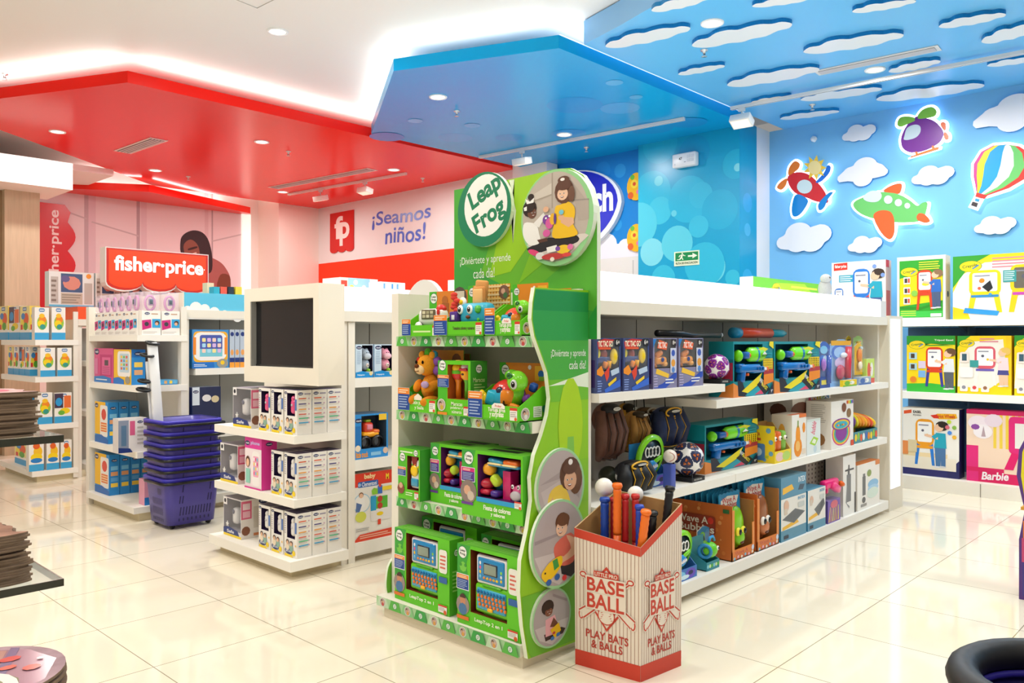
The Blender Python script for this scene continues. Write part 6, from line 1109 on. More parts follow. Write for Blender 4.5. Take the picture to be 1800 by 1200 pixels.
for (z, nm, cols) in ((.781, 'top', ((434, 456, 'pink'), (457, 478, 'white'), (481, 517, 'pink'))), (.433, 'middle', ((452, 478, 'white'), (481, 515, 'white'))), (.106, 'bottom', ((430, 450, 'white'), (452, 473, 'white'), (474, 511, 'white')))):
    ys = []
    for a, b, k in cols[::-1]:
        y = 3.958 if not ys else ys[-1]+.14; ys.append(y)
    for j, (y, (a, b, k)) in enumerate(zip(ys, cols[::-1])):
        for r in range(3 if j == 0 else 2):
            where = 'corner stack' if j == 0 else f'{ORD[j]} row from the corner'
            monitor(k if r == 0 else 'white', XR[r], y, z, LBL.format(k if r == 0 else 'white', nm, f'{where}, {"front" if r == 0 else ORD[r]+" one behind"}' if j else f'corner, {["front", "second", "innermost"][r]} one'))
def doll_pack(y, z, label):
    """clear-fronted carton: grey see-through box with a white side panel"""
    w, d, h = .22, .2, .235; t = thing('clear_monitor_box', label, 'boxed monitor', (2.385, y, z), NX); M = MB('card'); carton(M, w, d, h, ['d9d5da', 'ece6e0', 'd0ccd0', 'd0ccd0', '8a8494', 'e0dcd8'], (.02, .16, .98, .97), .12, '8f8a96'); F = faces(M, w, d, h); f = F['F']; f.rect(0, 0, 1, .06, 'f2d21e'); f.pts([(0, .06), (.9, .06), (.8, .18), (.3, .24), (0, .2)], '24387a'); f.txt('Safe', .2, .09, .6, .17, 'eef0f6', .02); f.pts([(0, .8), (.22, .8), (.2, 1), (0, 1)], 'f0eef0'); f.el(.1, .9, .06, None, '1a1a2a', 10)
    r = F['R']; r.rect(0, .5, .34, .96, 'e06a8c'); r.rect(.05, .74, .29, .9, 'f4d8e0'); r.rect(.05, .54, .29, .7, 'f0b8c8'); vlogo(r, .75, .92, .18); r.rect(.4, .25, .95, .8, 'd8cfc4'); r.el(.15, .2, .14, None, '8a5a44', 10); r.rect(.4, .05, .95, .12, 'd88a5a'); M.build('carton', t)
    M = MB('gloss'); M.rbox(-.03, .05, h*.5, .06, .05, h*.44, .02, 'e4e2e4'); M.rbox(.045, .06, h*.42, .05, .05, h*.3, .016, 'c8c6cc'); M.ell(-.03, .022, h*.62, .014, .006, .014, '50506a'); M.prism([(.02*math.cos(a*math.pi/5+math.pi/2)*(1 if a % 2 == 0 else .45), .02*math.sin(a*math.pi/5+math.pi/2)*(1 if a % 2 == 0 else .45)) for a in range(10)], (-.08, .008, h*.28), (1, 0, 0), (0, 0, 1), (0, .004, 0), 'f4f2f0'); M.build('baby_monitor', t)
    M = MB('film'); M.box(-w*.48, .002, h*.16, w*.48, .003, h*.97, 'ffffff'); M.build('window_film', t)
doll_pack(4.50, .781, 'clear-fronted grey monitor carton at the basket end, top stepped shelf')
doll_pack(4.66, .433, 'clear-fronted grey monitor carton at the basket end, middle stepped shelf')
doll_pack(4.62, .106, 'clear-fronted grey monitor carton at the basket end, bottom stepped shelf')
t = thing('toy_phone_box', 'pink carton with a toy phone print on the middle stepped shelf', 'toy box', (2.375, 4.35, .433), NX); w, d, h = .19, .1, .30
M = MB('card'); M.box(-w/2, 0, 0, w/2, d, h, ['f4e6ec', 'e23a9c', 'd82f92', 'd82f92', 'e85aae', 'e23a9c']); f = faces(M, w, d, h)['F']; f.rect(0, .78, 1, 1, 'dd3a9e'); vlogo(f, .16, .88, .15); f.txt('phone', .36, .84, .9, .93, 'c8c0f0', .03); f.rr(.45, .06, .9, .74, .08, 'f6f2f2'); f.rr(.51, .24, .84, .64, .03, 'f0a8c8')
for i in range(3):
    for j in range(4): f.rect(.54+.1*i, .28+.09*j, .61+.1*i, .34+.09*j, ['e8609a', '8ac4e0', 'f2d86a', 'fafafa'][(i+j) % 4])
f.el(.2, .52, .13, .11, '5a3322', 12); f.el(.2, .5, .09, .08, 'eec0a0', 10); f.rect(.08, .1, .34, .38, '8fd0c0'); f.rect(0, 0, 1, .03, 'd82f92'); vlogo(faces(M, w, d, h)['R'], .5, .88, .22); M.build('carton', t)
# side shelves of the middle unit
def hippo(pL, pR, c, c2, label):
    loc, w, h = fy(3.95, pL, pR, 1.0785, ((pL+pR)/2, 605)); t = thing('soother_toy_box', label, 'toy box', loc, 0); d = .12
    M = MB('card'); carton(M, w, d, h, ['c9dcec', '1f9ad0', 'b0c4d8', 'aac8e0', '8aa0b8', '1f8ad0'], (.36, .18, .97, .97), .07, '241f3a'); F = faces(M, w, d, h); f = F['F']; vlogo(f, .2, .9, .16); f.lines(.08, .4, .34, .8, 8, 'a0b8d0'); f.pts([(0, 0), (1, 0), (1, .1), (.4, .2), (0, .16)], '1a8cd0'); f.txt('hippo', .1, .05, .5, .11, 'eaf4fa', .02); f.el(.86, .12, .1, None, 'f0dca0', 8); M.build('carton', t)
    M = MB('cloth'); M.ell(w*.17, .03, h*.38, w*.23, .03, h*.19, c); M.ell(w*.17, .025, h*.70, w*.22, .03, h*.16, c); M.ell(w*.17, .0, h*.64, w*.19, .02, h*.10, c2); M.ell(w*.07, .03, h*.82, .012, .01, .014, c); M.ell(w*.27, .03, h*.82, .012, .01, .014, c); M.ell(w*.13, .0, h*.73, .005, .004, .007, '20202a', n=6); M.ell(w*.22, .0, h*.73, .005, .004, .007, '20202a', n=6); M.ell(w*.17, .0, h*.37, w*.08, .008, h*.06, 'f2e2da'); M.ell(w*.17, -.006, h*.37, w*.03, .004, h*.025, '3a2a3a', n=8); M.ell(w*.25, .01, h*.22, w*.09, .02, h*.05, '8ac43c'); M.build('plush_hippo', t)
hippo(625, 656, 'a9b8c8', 'c6d2de', 'light blue box with a grey plush hippo on the upper side shelf')
hippo(658, 692, 'f2a4bc', 'f7c4d2', 'light blue box with a pink plush hippo on the upper side shelf')
loc, w, h = fy(3.95, 623, 682, .596, (650, 727)); t = thing('toy_truck_box', 'blue window box with a red and yellow toy truck on big wheels', 'toy box', loc, 0); d = .16
M = MB('card'); carton(M, w, d, h, ['2f8fd8', '3a5a7a', '2a4a6a', '2f7fc0', '4a6a8a', '2f8fd8'], (.2, .22, .95, .96), .11, '3a5068'); f = faces(M, w, d, h)['F']; vlogo(f, .12, .86, .11); f.rect(.02, .28, .18, .74, '1f74c0'); f.txt('little truck', .04, .03, .4, .16, 'f0a03a', .04); f.el(.1, .24, .08, None, 'f2e2c8', 10); f.rect(.48, .05, .78, .13, '8ac4e8'); f.el(.92, .14, .08, None, 'e0c0a8', 8); f.rect(.72, .84, .95, .98, 'f2c83a'); M.build('carton', t)
M = MB('gloss'); M.rbox(w*.06, .05, h*.52, w*.5, .07, h*.13, .02, 'f2a81e', seg=3); M.rbox(w*.0, .05, h*.68, w*.28, .065, h*.24, .02, 'e8462c', seg=3); M.rbox(w*.0, .018, h*.69, w*.17, .01, h*.12, .008, 'e88aa0'); M.rbox(w*.0, .05, h*.83, w*.16, .05, h*.06, .01, 'a8c83a'); M.rbox(w*.22, .045, h*.58, w*.2, .06, h*.1, .02, 'e8702c'); M.build('toy_truck', t)
for s in (-.12, .24):
    M = MB('satin'); M.lathe([(0, -.02), (.03, -.02), (.042, -.014), (.042, .014), (.03, .02)], ['9aa4b4', '1c1c20', '1c1c20', '1c1c20'], (w*s, .03, h*.35), rot=(math.pi/2, 0, 0), n=16); M.build('wheel', t)
loc, w, h = fy(3.945, 622, 690, .1105, (655, 829))
def dr_clem(F, w, h):
    f = F['F']; f.rect(0, .80, 1, 1, 'dd3a22'); f.txt('baby', .26, .89, .55, .98, 'f4d8a0', .04); f.rr(.1, .79, .62, .875, .02, '2f5fae'); f.txt('Clementoni', .2, .80, .58, .865, 'eef2f8', .02); f.el(.14, .83, .04, None, 'a0c0e0', 8); f.txt('M', .82, .86, .9, .95, 'f4d02a', .04)
    f.el(.2, .56, .22, .14, 'a8d4ea', 18); f.el(.2, .56, .2, .128, 'f4f2ee', 18); f.el(.18, .68, .06, None, '8a5a3a', 10); f.el(.18, .67, .05, None, 'ecc0a0', 10); f.pts([(.1, .5), (.28, .5), (.26, .63), (.13, .63)], 'f6f4f2'); f.pts([(.04, .44), (.14, .44), (.2, .54), (.06, .58)], '5a74a8'); f.el(.17, .36, .14, .08, 'd8dc5a', 14)
    f.rr(.42, .26, .98, .58, .05, 'eeeae6'); f.rect(.42, .42, .56, .64, '2fa0d0'); f.rect(.56, .44, .86, .62, '5cb83a'); f.el(.66, .58, .07, None, 'b83a2a', 10); f.el(.66, .48, .07, None, 'b83a2a', 10); f.el(.66, .36, .09, .03, 'f2d01e', 10); f.pts([(.46, .66), (.6, .66), (.6, .74), (.5, .76), (.44, .72)], '8ac83a'); f.rect(.6, .66, .72, .78, '3a6ac0'); f.rect(.63, .76, .69, .82, 'd8402c'); f.rect(.72, .7, .98, .76, 'f2d83a'); f.rect(.6, .2, .68, .28, 'e0482c')
    f.pts([(0, 0), (1, 0), (1, .12), (.14, .10), (.02, .03)], 'e0482c'); f.lines(.14, .03, .96, .09, 2, 'f4c0a8'); f.lines(.04, .14, .4, .2, 2, 'b8b4b0')
pbox(622, 690, (655, 829), 3.945, .1105, 'activity_toy_box', 'large white and red carton with a baby activity centre on the lowest side shelf', .2, WB6, dr_clem)
# small boxes on top of the units
def top_box(pL, pR, pT, Y, z, name, label, d, c, draw=None): return pbox(pL, pR, pT, Y, z, name, label, d, c, draw)
def dr_sky(F, w, h): f = F['F']; f.rect(0, 0, .2, 1, 'f2e4d0'); f.rect(.02, 0, .18, .8, 'd8402c'); f.rect(.2, 0, .78, 1, '9cc4e0'); f.el(.4, .7, .06, None, 'f6f6f4', 8); f.el(.3, .3, .07, None, 'f2c85a', 8); f.el(.62, .35, .06, None, 'f4f4f2', 8); f.el(.88, .5, .07, .3, 'e0a04a', 8)
top_box(598, 664, (630, 489), 4.36, 1.6125, 'toy_carton', 'white box with a sky print lying on top of the middle unit', .2, ['f4ece0', 'b8743c', 'a86830', 'f2e8dc', 'e8dcc8', 'f4ece0'], dr_sky)
def dr_dash(F, w, h):
    for i in range(9): F['F'].rect(.03+.105*i, .1, .1+.105*i, .85, ['f2eef0', '6a9ad0', 'e8c8d8', 'dce4f0', '4a8ac8'][i % 5])
top_box(668, 712, (690, 496), 4.2, 1.6125, 'toy_carton', 'patterned blue and white box on top of the middle unit by the arched board', .12, 'e6e8f0', dr_dash)
for i, (a, b, c) in enumerate(((376, 386, '2fa0b0'), (388, 399, 'e8503a'), (401, 411, '242a34'), (414, 425, 'e8c23a'))): top_box(a, b, ((a+b)/2, 504), 6.1, 1.6625, 'small_carton', f"small {['teal', 'red', 'black', 'yellow'][i]} carton on top of the blue cloud header", .08, c)
top_box(364, 376, (370, 497), 6.25, 1.6625, 'small_carton', 'cream carton beside the orange sign on top of the blue header unit', .08, 'e8d0a8')
def dr_frame(F, w, h):
    f = F['F']; f.rect(.26, .42, .74, .95, '4a5a80'); f.el(.5, .68, .2, .2, 'e08a78', 10); f.el(.36, .8, .1, .1, '6a5a8a', 8); f.rect(.26, .08, .74, .4, 'c8b4a0'); f.lines(.28, .1, .72, .38, 4, '9a8878'); f.rect(.04, .1, .2, .85, 'c8b8b0'); f.lines(.05, .12, .18, .8, 5, '8a7468'); f.el(.88, .9, .06, None, 'f0902a', 10); f.rect(.78, .1, .96, .7, 'c4b4aa'); f.rect(0, 0, 1, .06, '6ab4d8')
for i, (a, b) in enumerate(((86, 165), (168, 211), (214, 262), (266, 330))): top_box(a, b, ((a+b)/2, 478+3*i), 8.45, 1.6205, 'toy_carton', f'white picture carton on the orange header, {ORD[i]} from the wood column', .12, ['efe6e2', 'e0d6d2', 'd8d0cc', 'dcecf2', 'e6deda', 'd8d0cc'], dr_frame)
# ================================================================== third unit (behind the baskets)
def watch_pack(label, loc, rz, w=.135, h=.315):
    t = thing('toy_watch_pack', label, 'toy pack', loc, rz); M = MB('card'); M.box(-w/2, 0, 0, w/2, .05, h*.56, ['f4f0ea', 'efeae4', 'e4e0da', 'efeae4', 'e8e4e0', 'e0dcd6']); f = CV(M, (-w/2, 0, 0), (w, 0, 0), (0, 0, h*.56), (0, -1, 0)); vlogo(f, .28, .88, .14); f.lines(.5, .82, .95, .92, 1, 'c8a080'); f.pts([(.02, .2), (.5, .3), (.48, .64), (.0, .6)], 'c8287a'); f.el(.25, .45, .12, None, '3a3a44', 10); f.rect(.54, .3, .98, .66, ['d8c82a', '2fa0d8', 'd86a3a'][int(w*1000+h*777) % 3]); f.el(.8, .5, .13, None, '4a3226', 10); f.el(.78, .46, .09, None, 'e0b090', 10); f.lines(.05, .04, .9, .16, 2, 'd8d2cc'); M.build('card_base', t)
    M = MB('gloss'); M.torus((0, .025, h*.74), .035, .009, 'd88ac8', rot=(math.pi/2, 0, 0), n=14, m=6, sy=1.5); M.rbox(0, .01, h*.76, .034, .016, .05, .006, '8a6ab0'); M.rbox(0, .002, h*.765, .024, .004, .034, .002, '5a6a70'); M.build('toy_watch', t)
    M = MB('tint'); M.rbox(0, .025, h*.78, w*.96, .048, h*.44, .012, 'f2e0ea'); M.build('blister', t)
    return t
wp = watch_pack('clear toy watch pack on the top end shelf, corner one facing the aisle end', (2.36, 6.06, 1.339), NX)
for i in range(1, 6): dup(wp, f'clear toy watch pack on the top end shelf, {ORD[i]} in from the corner', (2.36, 6.06+.138*i, 1.339), NX)
dup(wp, 'clear toy watch pack facing the side aisle, nearer the shelf corner', (2.44, 5.935, 1.339), 0)
dup(wp, 'clear toy watch pack facing the side aisle, beside the corner post', (2.582, 5.935, 1.339), 0)
def xbox(pL, pR, pT, X, z, name, label, d, cols, draw=None, cat='toy box'):
    loc, w, h = fx(X, pL, pR, z, pT); M = MB('card'); M.box(-w/2, 0, 0, w/2, d, h, cols if isinstance(cols, list) else [cols]*6); F = faces(M, w, d, h)
    if draw: draw(F, w, h)
    return tag(M.build(name, None, loc, NX), label, cat)
BL = ['2a8fd6', '2a86cc', '1f74b4', '2480c4', '3f9ad8', '1f74b4']
def dr_house(F, w, h): f = F['F']; f.rect(.3, .18, .95, .82, 'c23a78'); f.rect(.42, .24, .85, .74, 'e0689c'); f.rect(.55, .5, .75, .66, '5a4a50'); f.lines(.45, .26, .82, .48, 4, 'b84a80', 0); vlogo(f, .14, .9, .12); f.pts([(0, 0), (.9, 0), (.9, .14), (.5, .2), (0, .16)], '2f7fc8'); f.lines(.1, .05, .7, .12, 1, 'e8f0f8'); f.rect(0, .24, .2, .7, 'd87aa8')
def dr_tab(F, w, h):
    f = F['F']; f.rect(0, 0, 1, 1, 'f2c02a'); f.rr(.22, .22, .95, .95, .12, 'f4f2f0'); f.rr(.34, .34, .88, .88, .06, 'c0d8e8')
    for i in range(3):
        for j in range(4): f.rect(.4+.15*i, .42+.11*j, .5+.15*i, .49+.11*j, ['e06a5a', '5aa0d8', 'f2c84a', '6abf7a'][(i+2*j) % 4])
    f.pts([(0, 0), (.6, 0), (.6, .12), (.3, .2), (0, .16)], '1f7ad0'); f.el(.8, .13, .14, .11, '9a9484', 10); r = F['R']; r.rect(0, .78, 1, 1, '1a6ab8'); vlogo(r, .5, .88, .3); r.rect(.2, .5, .8, .64, 'f0cc5a'); r.rect(.2, .28, .8, .42, 'e0a87a')
xbox(166, 199, (180, 612), 2.36, .973, 'toy_house_box', 'pink boxed toy house on the second end shelf of the blue header unit', .12, ['d8568c', 'c8487c', 'c8487c', 'c8487c', 'e07aa4', 'c8487c'], dr_house)
xbox(200, 231, (215, 614), 2.36, .973, 'toy_tablet_box', 'yellow and blue boxed toy tablet beside the pink house box', .1, BL, dr_tab)
def dr_low(F, w, h):
    for x, c in ((.5, 'e0a86a'), (.72, 'e8c84a'), (.9, '6ab0d8')): F['F'].rect(x-.06, .2, x+.06, .85, c)
    F['F'].rect(0, 0, 1, .15, '2a7ab8'); vlogo(F['F'], .1, .55, .06)
pbox(270, 312, (280, 668), 5.96, .973, 'toy_carton', 'flat light blue carton lying on the second end shelf', .2, ['4fa6dc', '2f86c4', '2f86c4', '3f96d0', '6ab4e0', '2f86c4'], dr_low)
def dr_blue(F, w, h):
    f = F['F']; f.rect(.0, .2, .8, 1, 'f2bc1e'); f.rr(.4, .16, .96, .92, .06, 'f0ece6'); f.el(.68, .7, .18, .14, 'd84a3a', 12); f.rect(.46, .28, .9, .5, 'e8762c'); f.lines(.48, .3, .88, .48, 3, 'f4d8b0', 0); f.pts([(0, 0), (1, 0), (1, .1), (.5, .2), (0, .16)], '1f6ab8'); vlogo(f, .14, .9, .13); r = F['R']; vlogo(r, .5, .86, .3)
    for y, c in ((.62, '7ac0e8'), (.48, 'e0a070'), (.34, '5aa0d8'), (.2, 'f0cc4a')): r.rect(.15, y, .85, y+.1, c)
for z, nm, tops, pr in ((.501, 'third', 706, (167, 190)), (.106, 'bottom', 797, (167, 192))):
    o = xbox(pr[0], pr[1], ((pr[0]+pr[1])/2, tops), 2.36, z, 'toy_phone_box', f'blue and yellow toy box standing first on the {nm} end shelf', .075, BL, dr_blue)
    for k in range(1, 4 if z < .3 else 3): c = o.copy(); COL.objects.link(c); c.location.x += .079*k; c['label'] = f'blue and yellow toy box, {ORD[k]} in the row on the {nm} end shelf'
o = pbox(208, 258, (232, 735), 5.945, .501, 'baby_monitor_box', 'white monitor box with a grey window in front of the blue boxes', .1, ['ece6e2', 'e4deda', 'e4deda', 'd8d2d0', 'e0dad6', 'e4deda'], lambda F, w, h: (F['F'].rect(.0, .12, .36, .95, '8a94a8'), F['F'].rect(.1, .2, .28, .8, '5a7a98'), F['F'].rect(.4, .5, .58, .92, 'd8608a'), vlogo(F['F'], .76, .88, .1), F['F'].lines(.66, .2, .96, .78, 5, 'c0b8b0'), F['F'].pts([(0, 0), (.5, 0), (.4, .12), (0, .16)], '24387a')), 'boxed monitor')
pbox(254, 268, (261, 842), 5.95, .106, 'toy_carton', 'pink and blue carton half hidden behind the basket stack', .1, ['e8a0b8']*6, lambda F, w, h: F['F'].rect(0, 0, 1, .3, '2f7fc8'))
def dr_tablet2(F, w, h):
    f = F['F']; f.rect(0, .0, 1, 1, '3f8fd0'); f.rr(.03, .16, .97, .95, .1, 'f0b02a'); f.rr(.04, .2, .94, .93, .18, 'f4f0ee'); f.rr(.2, .3, .82, .86, .06, '4a5aae'); f.rect(.2, .3, .82, .5, '7ac8d8'); f.rect(.02, .35, .1, .8, 'ee8a2a'); f.rect(.88, .35, .96, .8, 'ee8a2a')
    for i in range(4):
        for j in range(3): f.rr(.26+.14*i, .4+.14*j, .36+.14*i, .5+.14*j, .02, ['f2d0c0', 'a8d8f0', 'f4e09a', 'd8b8e8'][(i+j) % 4])
    f.pts([(0, 0), (.6, 0), (.58, .16), (0, .16)], '1f6fc4'); f.lines(.04, .04, .4, .12, 2, 'd8e8f8'); f.el(.82, .12, .16, .12, '9a9890', 14); f.el(.82, .14, .06, None, 'f2c62a', 8)
pbox(338, 402, (370, 579), 5.99, 1.0855, 'toy_tablet_box', 'large boxed toy tablet with orange grips below the cloud header', .08, BL, dr_tablet2)
for i, (a, b) in enumerate(((404, 412), (413, 421), (422, 431))): pbox(a, b, ((a+b)/2, 579), 5.99, 1.0855, 'toy_carton', f'thin blue carton on edge beside the toy tablet, {ORD[i]} from it', .2, 'b8c4d4', lambda F, w, h: (F['F'].rect(0, 0, 1, .14, 'f0a03a'), F['F'].rect(0, .14, 1, .26, '24387a'), F['F'].el(.5, .4, .35, .08, 'e8a05a', 8), F['F'].el(.5, .88, .4, .06, '24387a', 8)))
pbox(338, 388, (360, 680), 5.99, .6005, 'toy_carton', 'navy window carton on the lower side shelf behind the baskets', .15, ['2a3050', '24387a', '24387a', '24387a', '8a94a8', '24387a'], lambda F, w, h: (F['F'].rect(0, .6, .25, 1, 'dce4ec'), vlogo(F['F'], .12, .9, .1), F['F'].el(.5, .75, .16, .08, 'e8e4e2', 12), F['F'].el(.8, .72, .14, .08, 'd8c8a0', 12)))
# ================================================================== fourth unit (far left)
def tyke(kind):
    def g(F, w, h):
        for k in ('F', 'R'):
            f = F[k]; f.rect(0, 0, 1, .22, '3fa6dc'); f.pts([(0, .22), (1, .22), (1, .3), (.4, .34), (0, .28)], 'f4f2ee'); f.rr(.3, .86, .7, .97, .04, '5a86b8'); f.lines(.35, .88, .65, .95, 1, 'f0f4f8', 0)
            if kind == 0: f.el(.52, .52, .36, .22, '9ac43c', 14); f.el(.55, .62, .26, .12, 'ee8a2a', 12); f.el(.45, .5, .26, .1, 'f2d21e', 12); f.el(.56, .4, .2, .08, '3a9a8c', 12); f.el(.5, .74, .2, .07, 'f2c02a', 10)
            elif kind == 1: f.rect(.0, .5, .5, .98, '4a3a50'); f.el(.25, .7, .2, .14, '2f9ad8', 12); f.rect(.55, .5, .95, .9, 'e8743a'); f.el(.6, .4, .3, .1, 'f2d21e', 12); f.el(.4, .34, .2, .08, '6ab43c', 10)
            elif kind == 2: f.el(.6, .62, .3, .18, 'f2c02a', 14); f.el(.5, .45, .4, .12, 'f4d21e', 14); f.el(.5, .34, .4, .08, '2f7fc8', 12); f.el(.5, .8, .24, .1, 'e0632a', 12)
            else: f.el(.4, .5, .3, .2, 'f4e04a', 12); f.el(.65, .62, .26, .18, 'e8602a', 12); f.el(.6, .4, .22, .12, '58a83a', 10); f.el(.35, .7, .2, .1, '3a8ad0', 10); f.rect(.1, .3, .3, .45, 'd83a3a')
    return g
TY = ['f2efe8', 'eae6de', 'eae6de', 'e4e0d8', 'ece8e0', 'eae6de']; TYY = ['f4e8a0', 'f0d25a', 'f0d25a', 'f0d25a', 'f2d65a', 'f0d25a']
S4 = [(1.3055, 'top', ((-2, 14, 3), (16, 34, 1), (35, 52, 3)), ((61, 86, 0), (91, 115, 0)), 538), (.9655, 'second', ((14, 23, 3), (24, 33, 3), (34, 43, 1), (44, 52, 3)), ((71, 97, 0), (101, 126, 0)), 609),
      (.5305, 'third', ((20, 34, 3), (38, 52, 1)), ((66, 92, 0), (96, 126, 1)), 688), (.1055, 'bottom', ((26, 47, 3),), ((51, 77, 2), (82, 104, 2), (107, 126, 2)), 771)]
for z, nm, lf, rt, top in S4:
    for i, (a, b, k) in enumerate(lf): xbox(a, b, ((a+b)/2, top), 2.37, z, 'toy_carton', f'colourful toy carton facing the aisle end, {ORD[i]} on the {nm} shelf of the far unit', .09, TYY if k == 3 and i % 2 == 0 else TY, tyke(k))
    for i, (a, b, k) in enumerate(rt): pbox(a, b, ((a+b)/2, top+2), 8.235, z, 'toy_carton', f'white toy carton facing the side aisle, {ORD[i]} on the {nm} shelf of the far unit', .085, TY, tyke(k))
# ================================================================== wall shelves: boxed easels
XB = 7.62
def skid(f, x, y, s, hair, shirt, pants, skin='eec3a2', flip=1, skirt=None):
    """small printed child seen from the side, arm out to the board; s is its height on the face"""
    a = 1/f.asp; k = lambda dx: x+flip*dx*s*a
    f.pts([(k(-.09), y), (k(.0), y), (k(.02), y+.46*s), (k(-.12), y+.46*s)], pants); f.pts([(k(.01), y+.02*s), (k(.10), y+.02*s), (k(.10), y+.46*s), (k(0), y+.46*s)], pants); f.el(k(-.06), y+.01*s, .08*s*a, .02*s, 'e8e8ea', 8); f.el(k(.04), y+.02*s, .08*s*a, .02*s, 'd8d8da', 8)
    if skirt: f.pts([(k(-.14), y+.3*s), (k(.12), y+.3*s), (k(.09), y+.5*s), (k(-.11), y+.5*s)], skirt)
    f.pts([(k(-.13), y+.42*s), (k(.12), y+.42*s), (k(.10), y+.74*s), (k(-.09), y+.75*s)], shirt); f.pts([(k(-.05), y+.68*s), (k(-.05), y+.6*s), (k(-.32), y+.66*s), (k(-.32), y+.71*s)], skin); f.pts([(k(-.08), y+.74*s), (k(.02), y+.72*s), (k(-.12), y+.6*s), (k(-.18), y+.66*s)], shirt)
    f.el(k(.03), y+.90*s, .13*s*a, .105*s, hair, 12); f.el(k(-.03), y+.86*s, .09*s*a, .085*s, skin, 10); f.el(k(.05), y+.93*s, .10*s*a, .07*s, hair, 10)
def easel(f, x, y, w, h, fr, leg, board='f4f4f2', tray=None):
    f.pts([(x-w*.5, y), (x-w*.36, y), (x-w*.22, y+h*.5), (x-w*.4, y+h*.5)], leg); f.pts([(x+w*.5, y), (x+w*.36, y), (x+w*.22, y+h*.5), (x+w*.4, y+h*.5)], leg); f.rr(x-w*.46, y+h*.42, x+w*.46, y+h, h*.12, fr); f.rr(x-w*.36, y+h*.5, x+w*.36, y+h*.94, h*.04, board); f.rect(x-w*.4, y+h*.36, x+w*.4, y+h*.42, tray or fr)
    f.el(x-w*.1, y+h*.75, w*.07, None, '5a5a6a', 8); f.el(x+w*.12, y+h*.66, w*.06, None, 'f0c020', 8); f.lines(x-w*.3, y+h*.84, x+w*.25, y+h*.9, 1, '8a8a9a')
def crayola(f, x, y, r):
    f.el(x, y, r, r*f.asp*.55, '2f7a2a', 18); f.el(x, y, r*.95, r*f.asp*.52, 'f4d416', 18); f.txt('Crayola', x-r*.7, y-r*f.asp*.16, x+r*.6, y+r*f.asp*.2, '2a6a2a', .02, rot=.15); f.pts([(x+r*.2, y-r*f.asp*.3), (x+r*.75, y+r*f.asp*.05), (x+r*.65, y+r*f.asp*.15), (x+r*.15, y-r*f.asp*.2)], '3a7ac0')
def d_fp(F, w, h):
    f = F['F']; f.pts([(.04, .86), (.3, .87), (.3, .99), (.04, .98)], 'd8321e'); f.txt('fisher·price', .06, .89, .28, .96, 'fdf4ee', .03); f.rect(.14, .66, .42, .78, '3aa6c0'); f.lines(.16, .67, .4, .77, 3, 'e4f2f4'); easel(f, .14, .12, .18, .44, '2f74c8', 'e0402a'); easel(f, .56, .05, .34, .82, '2a7ad0', 'e0402a'); f.rect(.3, .18, .46, .4, '9ab878'); f.rect(.32, .2, .37, .38, 'e06a5a'); f.rect(.39, .2, .44, .38, '4a9a5a'); skid(f, .84, .04, .82, '3a2a22', '22a3bd', '4a5f94'); f.el(.8, .9, .04, None, '7a9ad8', 8); f.el(.95, .75, .04, None, '7a9ad8', 8)
    r = F['R']; r.rect(0, 0, 1, 1, 'f0c8b0'); r.rect(.1, .0, .8, .5, 'e2643e'); r.rect(0, .88, .6, 1, 'd8321e')
def d_cr1(F, w, h):
    f = F['F']; f.rect(.05, .04, .95, .94, '2ca02a'); f.pts([(.06, .22), (.94, .3), (.94, .68), (.6, .74), (.06, .66)], 'f8d80e'); f.pts([(.06, .22), (.5, .2), (.94, .3), (.94, .26), (.5, .16), (.06, .18)], '2a8a1e'); f.rect(.06, .05, .94, .14, '3fc04a'); f.lines(.08, .06, .4, .16, 3, 'c8e84a', 0); crayola(f, .26, .76, .19); f.lines(.46, .78, .92, .92, 4, 'd8e03a'); f.rect(.7, .05, .92, .1, 'f4f4f4')
    for y in (.62, .46, .3): f.rect(.14, y-.05, .28, y+.06, 'f4f0ea'); f.rect(.16, y-.03, .22, y+.04, '4a4038'); f.rect(.23, y-.03, .27, y+.04, 'd84a2a')
    easel(f, .58, .16, .34, .62, 'd8401e', 'd8401e'); f.el(.6, .56, .08, .03, 'e8d42a', 8); skid(f, .82, .18, .6, '8a6a4a', '2a6ac0', '4a5a7a'); f.el(.37, .42, .07, None, '8ac84a', 8); F['R'].el(.5, .4, .2, None, '3a3a3a', 10)
def d_cr2(F, w, h):
    f = F['F']; f.pts([(0, .45), (.12, .8), (.4, .95), (1, 1), (1, 0), (0, 0)], 'f6e01e'); f.pts([(.0, .0), (.0, .42), (.1, .7), (.36, .88), (1, .9), (1, 0)], 'f7f2ec'); f.pts([(0, 0), (.2, 0), (.16, .14), (0, .2)], 'f4cc14'); f.pts([(0, .5), (0, 1), (.42, 1), (.2, .85)], '2f9a2c'); crayola(f, .2, .83, .13); f.lines(.44, .78, .98, .96, 4, 'e08a94')
    easel(f, .36, .1, .38, .66, 'f6d414', 'f6d414', 'f2f4f8', '2f8ac8'); easel(f, .82, .1, .4, .72, 'f2cc10', 'f2cc10', '6a6458', 'c84ab0'); f.pts([(.33, .5), (.42, .6), (.45, .48), (.4, .42)], '1f1f24'); f.el(.33, .6, .03, None, 'f08a1e', 8); f.el(.3, .48, .02, None, 'e0603a', 8); f.el(.42, .38, .02, None, '3a9ad0', 8); f.rect(.56, .56, .7, .74, '3a9a98'); f.lines(.57, .58, .69, .73, 5, 'd0ecec'); f.pts([(.12, .1), (.5, .05), (.52, .12), (.14, .18)], '2f96d8'); f.el(.84, .56, .06, None, '8ad0c0', 8)
